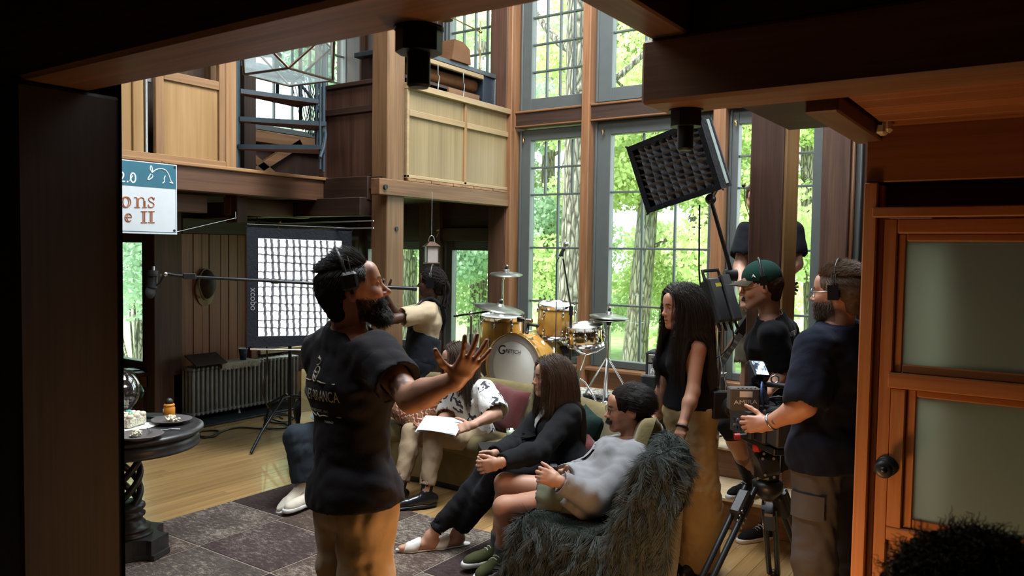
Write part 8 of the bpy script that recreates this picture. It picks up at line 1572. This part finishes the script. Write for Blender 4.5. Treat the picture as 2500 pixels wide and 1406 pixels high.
gr6.short_hair(HD, 7000, lambda P: 0.045+0.03*np.clip(P[:, 2]/0.1, 0, 1), lambda p: np.array((0.3*np.sign(p[0]), -1.0, -0.35)), FA, 8, lift=0.28, r=0.0007, curl=0.12, thick=0.010)
gr6.beard(HD, 900, lambda p: 0.014, lambda p: -0.060 < p[2] < -0.046 and p[1] > 0.078 and abs(p[0]) < 0.028, 6, r=0.0008, down=0.9, name='moustache')
gr6.glasses('thin dark glasses on the man in grey jacket', M['black'])
tf = thing('black_case', 'small black case in the clasped hands of the man in grey jacket', 'case', M=frame(at(1352, 1143, 3.98), x=dirv(1, 0.1, 0.2), z=UP)); MB().box((-0.022, -0.02, -0.014), (0.022, 0.02, 0.02), 0.008).build('body', M['black'], tf)
# ---- 7 standing woman
wo7 = Person('standing woman with long black hair in black sleeveless top and khaki wide trousers', dict(hd=(1660, 750, 4.34), nk=(1668, 826, 4.40), shL=(1702, 850, 4.26), shR=(1636, 846, 4.52), elL=(1692, 957, 4.20), wrL=(1664, 1046, 4.12), elR=(1622, 930, 4.56), wrR=(1602, 1018, 4.60), pv=(1684, 985, 4.42), hpL=(1702, 1005, 4.35), hpR=(1668, 1003, 4.49), knL=(1708, 1190, 4.34), knR=(1682, 1190, 4.46), anL=(1706, 1362, 4.42), anR=(1686, 1352, 4.50), toL=(1668, 1386, 4.32), toR=(1648, 1376, 4.40)), TAN, (-0.95, -0.32, -0.08), fem=True, hs=0.95)
wo7.body(hands={'L': dict(d=(-0.25, -0.25, -0.85), n=(0.5, 0.3, -0.3), curl=(0.25, 0.3, 0.2)), 'R': dict(d=(-0.92, -0.1, -0.3), n=(-0.3, 0.0, -0.9), curl=(0.2, 0.3, 0.2), spread=0.2)}, colargs=dict(brow=(0.015, 0.01, 0.008)), headargs=dict(w=0.95, jaw=0.86, nose=0.97, mouth=0.006), hh=0.0042, neckr=0.044, gaze=(0, 1, -0.3), h=0.011)
J = wo7.J; sd = S(); wo7.torso(sd, 0.008); sd.rc(J['pv'], J['pv']-UP*0.02, 0.136, 0.140, k=0.03, ax=wo7.lp, sc=1.35); nb = J['nk']; up = wo7.h2w((0, -0.015, -0.06)); sd.sub(nb+UP*0.0, nb+nrm(up-nb)*0.2, 0.055, 0.07, k=0.01); sd.cutin(nb+nrm(up-nb)*0.03, nrm(up-nb), nb+nrm(up-nb)*0.09, 0.15)
for q, sg in (('L', -1), ('R', 1)): sd.cut(J['nk']+wo7.la*sg*0.115, wo7.la*sg) if False else sd.sube(J['sh'+q]+wo7.la*sg*0.045-UP*0.02, (0.052, 0.052, 0.085), k=0.01)
sd.cutin(J['pv']-UP*0.02, -UP, J['pv']-UP*0.16, 0.26); wo7.wear('top', sd, cloth('black crepe', (0.010, 0.010, 0.012)), 0.008, (0.004, 0.10, 6))
wk = cloth('wide khaki twill', (0.36, 0.265, 0.14)); wo7.pants(wk, (0.02, 0.05, 0.075), name='wide_trousers', h=0.009, seed=15, ends=1.06, amp=0.010, top=wo7.J['pv']+UP*0.0)
for q in 'RL': wo7.shoe(q, M['black'], M['black'], L=0.24)
wo7.cap(HDm, 0.009, face=((0, 0.104, -0.035), (0.062, 0.077, 0.10)), low=-0.09)
wo7.long_hair(HD, 10000, 0.60, mk5, 0.0, 8, 0.0007, 22, 0.13, 0.25, 0.55, [(J['shL'], J['shR'], 0.070, 1), (J['nk'], J['pv'], 0.115), (J['nk'], wo7.h2w((0, -0.02, -0.06)), 0.055)], lift=0.025, front_len=0.9)
ring_on('bracelet', 'black band bracelet on the near wrist of the standing woman', 'bracelet', J['wrL']+(J['elL']-J['wrL'])*0.03, J['elL']-J['wrL'], 0.031, 0.0065, M['black'])
# ---- 8 man in green cap
ca8 = Person('man in dark green cap and black T-shirt standing behind the film camera', dict(hd=(1856, 699, 4.5), nk=(1884, 782, 4.55), shL=(1886, 815, 4.40), shR=(1916, 808, 4.74), elL=(1914, 912, 4.44), wrL=(1866, 962, 4.28), elR=(1935, 905, 4.78), wrR=(1885, 955, 4.62), pv=(1884, 985, 4.66), hpL=(1872, 1005, 4.58), hpR=(1894, 1003, 4.74), knL=(1776, 1040, 4.86), knR=(1884, 1140, 4.86), anL=(1832, 1172, 5.06), anR=(1872, 1282, 4.93), toL=(1790, 1200, 4.96), toR=(1800, 1308, 4.84)), FAIR, (-0.93, 0.20, -0.16))
tatt = lambda V, C: np.where((np.linalg.norm(V-(ca8.J['knL']*0.42+ca8.J['anL']*0.58), axis=1) < 0.055)[:, None], C*0.4, C)
ca8.body(hands={'L': dict(d=(-0.75, -0.35, -0.15), n=(0.0, 0.3, -0.9), curl=(0.4, 0.6, 0.4)), 'R': dict(d=(-0.8, -0.2, 0), n=(0, -0.3, -0.9))}, colargs=dict(brow=(0.02, 0.013, 0.01), stubble=0.15), hh=0.0042, paint=tatt)
ca8.shirt(blackj, 0.72, 0.020, hem=g(ca8.J['pv']-UP*0.07), h=0.009, hemr=0.012, seed=21, sg=0.016, amp=0.008)
print_on(ca8, 'shirt', [('OUT GROWN', 0, 0.06, 0.04, 0.9)], ca8.J['pv']+(ca8.J['nk']-ca8.J['pv'])*0.74, -ca8.fw, UP, M['white'])
stroke_on(ca8, 'shirt', [[(-0.03, 0.0), (0.02, 0.02), (0.04, 0.0), (0.0, -0.03), (0.03, -0.05), (-0.02, -0.07), (-0.03, -0.04)], [(-0.04, -0.08), (0.04, -0.08), (0.03, -0.12), (-0.03, -0.12), (-0.04, -0.08)], [(-0.025, -0.13), (-0.02, -0.2)], [(0.0, -0.13), (0.0, -0.2)], [(0.025, -0.13), (0.02, -0.2)], [(-0.06, -0.21), (0.06, -0.21)], [(-0.05, 0.02), (-0.045, -0.06)], [(0.05, 0.02), (0.05, -0.06)]], ca8.J['pv']+(ca8.J['nk']-ca8.J['pv'])*0.66, -ca8.fw, UP, plain('grey print ink', (0.4, 0.4, 0.4), 0.8), 0.0045)
ca8.pants(cloth('black shorts cotton', (0.014, 0.014, 0.016)), (0.02, 0.03, 0), shorts=0.95, name='shorts', seed=5, top=ca8.J['pv']-UP*0.03)
blk_s = cloth('black canvas', (0.014, 0.014, 0.015))
for q in 'LR': ca8.shoe(q, blk_s, solew, 'sneaker', L=0.29, lace=lacew, socks=M['blackcloth'], sockh=0.17 if q == 'L' else 0.36)
ca8.cap(HBm, 0.004, face=((0, 0.085, -0.02), (0.075, 0.085, 0.12)), low=-0.06)
sd = S(); sd.el((0, -0.016, 0.050), (0.088, 0.113, 0.100), k=0.01); sd.cut((0, 0, 0.028), (0, 0.22, -1)); lo, hi = sd.bounds(0.02); V, Q = nets(field(sd, lo, hi, 0.005), lo, 0.005); grn = cloth('dark green wool cap', (0.010, 0.035, 0.028)); cp8 = ca8.hp('baseball_cap', 'dark green baseball cap with brown brim worn by the man behind the camera', 'cap'); co = link_mesh('crown', ca8.h2w(smooth(V, Q)), Q, grn, cp8)
def brim(u, v): a = (u-0.5)*2.0; y0 = -0.016+0.112*math.cos(a*1.05); return tuple(ca8.h2w((0.088*math.sin(a*1.05), y0+0.076*v*math.cos(a*1.1), 0.030+0.22*y0-0.016*v-0.010*a*a*v)))
mb = MB().grid(brim, 15, 6); m2 = MB().grid(lambda u, v: tuple(np.array(brim(u, v))-UP*0.005), 15, 6); mb.add(m2.v, [f[::-1] for f in m2.f], True); mb.build('brim', cloth('olive brown brim', (0.06, 0.05, 0.035)), cp8, world=True); MB().sphere(ca8.h2w((0, -0.016, 0.150)), 0.006, 8, 6).build('button', grn, cp8, world=True)
stl = ca8.hw([(-0.084, 0.026, 0.058), (-0.080, 0.036, 0.074), (-0.077, 0.046, 0.058), (-0.080, 0.036, 0.065)]); MB().tube(stl, 0.0025, 5).build('side_logo', M['white'], cp8, world=True)
ca8.headset('crew headset worn over the dark green cap', side=-1, cup=(0.020, 0.018), top=0.164, over=0.0, cz=0.03); hs8 = [o for o in bpy.data.objects if o.name.startswith('headset')][-1]
ca8.glasses('thin gold rimmed glasses on the man in the green cap', M['gold'], 0.022, 0.020, 0.0013); ca8.beard(HD, 500, lambda p: 0.009, lambda p: -0.060 < p[2] < -0.048 and p[1] > 0.08 and abs(p[0]) < 0.022, 6, r=0.0008, down=0.9, name='moustache')
ring_on('necklace', 'thin gold chain around the neck of the man in the green cap', 'necklace', ca8.J['nk']*0.8+ca8.h2w((0, -0.015, -0.07))*0.2+UP*0.012, ca8.h2w((0, -0.015, -0.07))-ca8.J['nk']+ca8.fw*-0.02, 0.066, 0.0016, M['gold'])
ca8.short_hair(HB, 900, 0.012, lambda p: np.array((0, -0.3, -0.9)), lambda p: (p[:, 2] < 0.04) & (p[:, 2] > -0.06) & (p[:, 1] < -0.02), 3, lift=0.1, thick=0.004)
# ---- 9 camera operator in navy polo
co9 = Person('bearded camera operator in navy polo shirt and grey trousers seen from behind', dict(hd=(2044, 714, 3.60), nk=(2046, 806, 3.62), shL=(1990, 850, 3.50), shR=(2108, 842, 3.76), elL=(1966, 990, 3.44), wrL=(1876, 1034, 3.58), elR=(2085, 985, 3.90), wrR=(1985, 1012, 3.98), pv=(2026, 1105, 3.60), hpL=(1994, 1135, 3.52), hpR=(2052, 1132, 3.70), knL=(1988, 1365, 3.46), knR=(2056, 1355, 3.78), anL=(1996, 1570, 3.50), anR=(2060, 1520, 3.82), toL=(1945, 1610, 3.55), toR=(2020, 1545, 3.92)), (0.47, 0.25, 0.165), (-0.78, 0.62, -0.05))
co9.body(hands={'L': dict(d=(-0.9, 0.30, -0.12), n=(0.4, 0.85, -0.2), curl=(0.75, 0.9, 0.5), thumb=(0.7, 0.6, 0.3)), 'R': dict(d=(-0.9, 0.1, 0), n=(0, -0.3, -0.9))}, colargs=dict(brow=(0.06, 0.035, 0.02), stubble=0.6, beardc=(0.09, 0.05, 0.03)), hh=0.0042, h=0.010, fat=1.18, neckr=0.062)
navy = cloth('navy pique', (0.010, 0.013, 0.025), 0.9, 0.03); co9.shirt(navy, 0.86, 0.030, hem=g(co9.J['pv']-UP*0.055), h=0.009, seed=30, belly=0.025, fat=1.05, sg=0.014, amp=0.009, hemr=0.03, name='polo_shirt')
cs_ = S(); nb = co9.J['nk']; up = nrm(co9.h2w((0, -0.015, -0.06))-nb); cs_.rc(nb-up*0.01, nb+up*0.032, 0.088, 0.076, k=0.01); cs_.sub(nb-up*0.03, nb+up*0.1, 0.070, 0.072, k=0.004); cs_.cut(nb+up*0.036, up); co9.wear('collar', cs_, navy, 0.006, None)
co9.pants(cloth('slate denim', (0.075, 0.070, 0.068)), (0.016, 0.034, 0.036), h=0.009, seed=31, amp=0.010, top=co9.J['pv']-UP*0.015)
for q in 'RL': co9.shoe(q, M['black'], M['black'])
for (px, py) in ((2010, 1200),):
    pkt = MB().grid(lambda u, v: tuple(co9.J['hpL']+(co9.J['knL']-co9.J['hpL'])*(0.30+0.26*v)+(-co9.lp)*0.116*math.cos((u-0.5)*1.5)+np.cross(co9.lp, UP)*0.112*math.sin((u-0.5)*1.5)*1.0), 9, 6); pkt.build('cargo_pocket', bpy.data.materials['slate denim'], co9.root, world=True)
co9.cap(HLm, 0.008, face=((0, 0.105, -0.035), (0.066, 0.077, 0.103)), low=-0.075)
co9.short_hair(HL, 6500, lambda P: 0.014+0.028*np.clip((P[:, 2])/0.1, 0, 1), lambda p: np.array((0.2*np.sign(p[0]), -0.6, -0.5 if p[2] < 0.07 else 0.2)), lambda p: ((p[:, 2] > 0.07) | (p[:, 1] < 0.03)) & (p[:, 2] > -0.07) & ~((np.abs(p[:, 0]) > 0.055) & (p[:, 1] > -0.03) & (p[:, 2] < 0.02)), 12, lift=0.6, r=0.0008, thick=0.006, curl=0.08)
co9.beard(hairmat('reddish beard', (0.06, 0.035, 0.02), (0.16, 0.09, 0.05)), 2600, lambda p: 0.016, reg, 14, r=0.0007)
co9.headset('black headset on the camera operator in the navy polo', cup=(0.024, 0.028), top=0.154); co9.glasses('round thin rimmed glasses on the camera operator', M['steel'], 0.022, 0.021, 0.0013)
wv_ = co9.J['wrL']+(co9.J['elL']-co9.J['wrL'])*0.10; wt = ring_on('wristwatch', 'steel wristwatch on the camera operator forearm', 'watch', wv_, co9.J['elL']-co9.J['wrL'], 0.0355, 0.006, M['steel']); MB().cyl(wv_+dirv(0.1, -1, 0.35)*0.034, wv_+dirv(0.1, -1, 0.35)*0.046, 0.019, n=20).build('dial_case', M['chrome'], wt, world=True)
# ---- 10 man half hidden behind the big post
hm10 = Person('man in black T-shirt and olive shorts mostly hidden behind the big timber post', dict(hd=(1850, 487, 5.80), nk=(1868, 545, 5.82), shR=(1826, 566, 5.80), shL=(1934, 566, 5.84), elR=(1806, 652, 5.76), wrR=(1816, 718, 5.56), elL=(1945, 645, 5.80), wrL=(1905, 672, 5.74), pv=(1868, 728, 5.82), hpR=(1846, 745, 5.80), hpL=(1890, 745, 5.86), knR=(1830, 885, 5.80), knL=(1886, 885, 5.88), anR=(1825, 1022, 5.84), anL=(1884, 1022, 5.92), toR=(1805, 1058, 5.70), toL=(1870, 1058, 5.78)), FAIR, (-0.45, -0.88, -0.2))
hm10.body(hands={'R': dict(d=(0.1, -0.3, -0.9), n=(0.5, 0.6, 0), curl=(0.6, 0.8, 0.5)), 'L': dict(d=(-0.8, -0.3, 0), n=(0, 0.2, -0.9))}, hh=0.006, fat=1.1); hm10.shirt(blackj, 0.62, 0.022, hem=g(hm10.J['pv']-UP*0.05), h=0.012, fat=1.1)
print_on(hm10, 'shirt', [('O', -0.06, -0.10, 0.26, 0.9)], hm10.J['nk']-UP*0.02, hm10.fw, UP, plain('red print', (0.40, 0.03, 0.025), 0.8)); print_on(hm10, 'shirt', [('TRAI', -0.07, -0.25, 0.05, 0.9)], hm10.J['nk']-UP*0.02, hm10.fw, UP, plain('blue print', (0.08, 0.13, 0.25), 0.8))
hm10.pants(cloth('olive brown shorts', (0.075, 0.066, 0.045)), (0.025, 0.04, 0), shorts=0.98, name='shorts', h=0.011); hm10.cap(HBm, 0.008); hm10.short_hair(HB, 1500, 0.05, lambda p: np.array((0.2, -0.5, -0.3)), FA, 3, curl=0.3)
for q in 'LR': hm10.shoe(q, M['black'], M['white'], socks=M['blackcloth'], sockh=0.10)
mcq = hm10.hp('headset_mic', 'small black headset microphone beside the man behind the big post', 'microphone'); MB().tube([tuple(at(1816, 455, 5.72)), tuple(at(1820, 500, 5.72)), tuple(at(1832, 535, 5.75))], 0.003, 6).build('wire', M['black'], mcq, world=True); MB().sphere(at(1815, 453, 5.72), 0.014, 10, 8).build('foam', M['black'], mcq, world=True)
gv = thing('work_gloves', 'black and yellow work gloves hanging at the hip behind the big post', 'gloves', tuple(at(1938, 700, 5.75)))
for k, (dx, dy) in enumerate(((18, -8), (20, 0), (18, 8), (14, 15), (2, -14))): MB().tube([tuple(at(1928, 700, 5.76)), tuple(at(1928+dx*0.6, 700+dy*0.7, 5.75)), tuple(at(1930+dx, 700+dy*1.3, 5.74))], [0.014, 0.012, 0.008], 8).build('finger', M['blackcloth'] if k % 2 == 0 else plain('yellow glove %d' % k, (0.4, 0.33, 0.06), 0.7), gv, world=True)
# ---- 11 person behind the left post, only a hand shows
ha11 = Person('person hidden behind the left post whose hand rests at the table edge', dict(hd=(180, 745, 4.55), nk=(182, 820, 4.55), shR=(215, 850, 4.70), shL=(150, 850, 4.40), elL=(205, 985, 4.35), wrL=(275, 1028, 4.30), elR=(225, 985, 4.80), wrR=(235, 1090, 4.80), pv=(180, 1080, 4.60), hpL=(172, 1110, 4.52), hpR=(190, 1110, 4.70), knL=(175, 1280, 4.50), knR=(195, 1275, 4.70), anL=(175, 1430, 4.52), anR=(195, 1400, 4.72), toL=(215, 1450, 4.52), toR=(235, 1420, 4.72)), FAIR, (0.95, -0.1, -0.2))
ha11.body(hands={'L': dict(d=(0.50, -0.15, -0.75), n=(-0.7, 0.2, -0.5), curl=(0.35, 0.45, 0.3), spread=0.15), 'R': dict(d=(0, 0, -1), n=(0, 1, 0))}, hh=0.007); ha11.shirt(blackj, 0.7, 0.02, hem=g(ha11.J['pv']-UP*0.06), h=0.014); ha11.pants(den, h=0.014); ha11.cap(HBm, 0.012)
for q in 'LR': ha11.shoe(q, M['black'], M['white'])
# ---- 12 head at the bottom right, close to the camera
c12 = at(2362, 1592, 0.98); B = lambda r, a, u: c12+RIGHT*r+AWAY*a+UP*u
fh12 = Person('person with short curly dark brown hair close to the camera by the door', dict(hd=B(0, 0, 0), nk=B(0.02, 0.0, -0.21), shL=B(-0.16, 0, -0.26), shR=B(0.20, 0.03, -0.26), elL=B(-0.20, 0.04, -0.54), elR=B(0.24, 0.06, -0.54), wrL=B(-0.12, 0.22, -0.70), wrR=B(0.16, 0.24, -0.70), pv=B(0.02, -0.02, -0.76), hpL=B(-0.07, 0, -0.80), hpR=B(0.11, 0, -0.80), knL=B(-0.10, 0.42, -0.80), knR=B(0.15, 0.42, -0.80), anL=B(-0.10, 0.44, -1.20), anR=B(0.15, 0.44, -1.20), toL=B(-0.10, 0.60, -1.26), toR=B(0.15, 0.60, -1.26)), FAIR, (-0.25, 0.95, -0.05))
dz = fh12.J['anL'][2]-0.085
fh12.body(hh=0.007, h=0.016); fh12.shirt(blackj, 0.7, 0.02, h=0.016); fh12.pants(den, h=0.016); fh12.cap(HBm, 0.022, disp=(0.02, 0.03, 2))
fh12.short_hair(hairmat('curly dark brown hair', (0.02, 0.014, 0.010), (0.075, 0.055, 0.04), 0.5), 5200, 0.04, lambda p: np.array((0.2*np.sign(p[0]), -0.4, 0.1)), lambda p: (p[:, 2] > -0.05) & ~((p[:, 1] > 0.05) & (p[:, 2] < 0.07)), 15, lift=0.8, curl=0.55, thick=0.018, r=0.0009, k=8)
for q in 'LR': fh12.shoe(q, M['black'], M['black'])
# ================================================================ OUTSIDE
gm, gt, gb, _ = nt('grass'); n = noise(gt, 3.0, 6, position(gt)); gt.links.new(ramp(gt, n.outputs[0], [(0.3, (0.16, 0.26, 0.07)), (0.7, (0.38, 0.5, 0.2))]), gb.inputs['Base Color']); setp(gb, rough=0.9)
MB().box((-60, 7.4, -1.3), (40, 70, -1.0)).build('ground_outside', gm, kind='structure'); MB().box((-60, -10, -1.3), (-10, 7.4, -1.0)).build('ground_side', gm, kind='structure')
def leafmat(name, c0, c1, tr):
    m = bpy.data.materials.new(name); m.use_nodes = True; t = m.node_tree; t.nodes.clear(); out = nd(t, 'ShaderNodeOutputMaterial')
    g = nd(t, 'ShaderNodeNewGeometry'); c = ramp(t, g.outputs['Random Per Island'], [(0.0, c0), (1.0, c1)])
    d = nd(t, 'ShaderNodeBsdfDiffuse'); r = nd(t, 'ShaderNodeBsdfTranslucent'); x = nd(t, 'ShaderNodeMixShader'); x.inputs[0].default_value = tr
    t.links.new(c, d.inputs[0]); t.links.new(c, r.inputs[0]); t.links.new(d.outputs[0], x.inputs[1]); t.links.new(r.outputs[0], x.inputs[2]); t.links.new(x.outputs[0], out.inputs[0]); return m
LM = [leafmat('bright leaves', (0.48, 0.60, 0.26), (0.80, 0.88, 0.50), 0.55), leafmat('mid leaves', (0.40, 0.54, 0.30), (0.70, 0.82, 0.50), 0.5), leafmat('cool leaves', (0.42, 0.58, 0.44), (0.68, 0.80, 0.64), 0.45)]
bm, bt, bb, _ = nt('bark'); p = objcoord(bt); v = mapping(bt, p, (9, 9, 1.6)); vo = nd(bt, 'ShaderNodeTexVoronoi', feature='DISTANCE_TO_EDGE'); vo.inputs['Scale'].default_value = 2.2
nn = noise(bt, 2.0, 3, v, dist=0.5); bt.links.new(mixc(bt, 0.25, v, nn.outputs[1]), vo.inputs['Vector'])
bt.links.new(ramp(bt, vo.outputs['Distance'], [(0.02, (0.10, 0.085, 0.065)), (0.18, (0.40, 0.36, 0.29))]), bb.inputs['Base Color']); setp(bb, rough=0.95); bump(bt, bb, vo.outputs['Distance'], 1.0, 0.12)
def leaves(name, mat, centers, radii, per, size, parent):
    cs = []
    for c, r in zip(centers, radii):
        d = RNG.normal(size=(per, 3)); d /= np.linalg.norm(d, axis=1)[:, None]; rr = RNG.random(per)**0.45
        cs.append(np.array(c)+d*rr[:, None]*np.array(r))
    C = np.concatenate(cs); n = len(C)
    a = RNG.normal(size=(n, 3)); a[:, 2] -= 0.5; a /= np.linalg.norm(a, axis=1)[:, None]
    b = np.cross(a, RNG.normal(size=(n, 3))); b /= np.linalg.norm(b, axis=1)[:, None]; nrm = np.cross(a, b)
    s = size*(0.6+0.8*RNG.random(n))[:, None]
    V = np.stack([C-a*s*0.5, C+b*s*0.42+nrm*s*0.1, C+a*s*0.6, C-b*s*0.42+nrm*s*0.1], 1).reshape(-1, 3)-np.array(parent.location)
    me = bpy.data.meshes.new(name); me.vertices.add(4*n); me.vertices.foreach_set('co', V.ravel())
    me.loops.add(4*n); me.loops.foreach_set('vertex_index', np.arange(4*n)); me.polygons.add(n); me.polygons.foreach_set('loop_start', np.arange(n)*4)
    me.update(calc_edges=True); me.materials.append(mat); o = bpy.data.objects.new(name, me); COL.objects.link(o); o.parent = parent; o['kind'] = 'stuff'; return o
def tree(label, base, h, r, lean, branches, crown, mat, per, size):
    t = thing('tree', label, 'tree', base, group=None)
    m = MB(); k = 14; pts = [np.array([lean[0]*s+0.08*math.sin(5*s+base[0]), lean[1]*s, h*s]) for s in np.linspace(0, 1, k)]
    m.tube(pts, [r*(1.25-0.6*s+0.5*max(0, 0.1-s)*4) for s in np.linspace(0, 1, k)], 20)
    for (s, dx, dy, dz, rr) in branches:
        p0 = np.array([lean[0]*s, lean[1]*s, h*s]); m.tube(curve_pts([p0, p0+np.array([dx*.4, dy*.4, dz*.25]), p0+np.array([dx, dy, dz])], 10), np.linspace(rr, rr*.3, 10), 8)
    m.build('trunk', bm, t)
    if crown: leaves('crown', mat, [c[:3] for c in crown], [c[3:] for c in crown], per, size, t)
def A(x, y, d): return at(x, y, d)
def gpt(x, d): p = at(x, 600, d); return (p[0], p[1], -1.0)
b0 = gpt(1396, 12.5)
tree('thick oak trunk with ridged bark close outside the left tall window', b0, 9.5, 0.27, (0.1, 0.1), [(0.62, -1.6, 0.4, 1.6, .10), (0.55, 1.5, .8, 1.4, .08)], [], LM[0], 0, .1)
spec = [(1560, 17, 8, .22, 'forked tree behind the middle tall window with bright yellow green leaves', 0), (1690, 20, 9, .28, 'leafy tree behind the right part of the middle window, grey trunk showing', 0),
        (1330, 21, 8.5, .2, 'tree with dark leaning boughs left of the big oak', 1), (1840, 16, 9, .2, 'bright leafy tree behind the window beside the big post', 0), (1990, 19, 9, .2, 'light green tree outside the rightmost tall window', 0),
        (1160, 20, 8, .2, 'soft green conifer like tree outside the low corner window', 2), (1000, 22, 9, .22, 'pale green tree outside the window behind the boom operator', 1), (820, 19, 9, .2, 'tree outside the corner window left of the timber post', 2),
        (1440, 27, 12, .25, 'tall far tree filling the gap behind the tall windows', 0), (1750, 28, 12, .25, 'tall far tree behind the right hand windows', 1)]
for (px, d, h, r, lab, mi) in spec:
    b = np.array(gpt(px, d)); cr = []
    for k in range(13):
        z = RNG.uniform(1.0, h*1.0); a = RNG.uniform(0, 2*PI); q = RNG.uniform(0.3, 2.3)
        cr.append((b[0]+q*math.cos(a), b[1]+q*math.sin(a), b[2]+z, RNG.uniform(.8, 1.5), RNG.uniform(.8, 1.4), RNG.uniform(.5, .9)))
    br = [(s, RNG.uniform(-2, 2), RNG.uniform(-1.5, 1.5), RNG.uniform(.6, 1.8), .06) for s in (.35, .5, .62, .75, .85)]
    tree(lab, tuple(b), h, r, (RNG.uniform(-.4, .4), 0.1), br, cr, LM[mi], 1900 if d < 25 else 1700, 0.10 if d < 25 else .16)
for (px, d, lab) in ((330, 13, 'overgrown shrub with thin pale twigs outside the bay window'), (700, 13, 'shrub outside the window behind the bright softbox')):
    b = np.array(gpt(px, d)); cr = [(b[0]+RNG.uniform(-1.6, 1.6), b[1]+RNG.uniform(-1.6, 1.6), b[2]+RNG.uniform(.5, 4.5), .9, .9, .7) for k in range(14)]
    br = [(.1, RNG.uniform(-2, 2), RNG.uniform(-1, 1), RNG.uniform(1, 4), .03) for s in range(12)]
    tree(lab, tuple(b), 4.5, .08, (.2, .1), br, cr, LM[2], 1300, .08)
hd = thing('hedge', 'low leafy undergrowth running along outside the tall windows', 'hedge', (-3, 24, -1)); hd['kind'] = 'stuff'
leaves('foliage', LM[0], [(xx, 24+RNG.uniform(-1, 2), RNG.uniform(-.6, 1.2)) for xx in np.linspace(-34, 8, 34)], [(1.6, 1.4, 1.0)]*34, 1000, .11, hd)
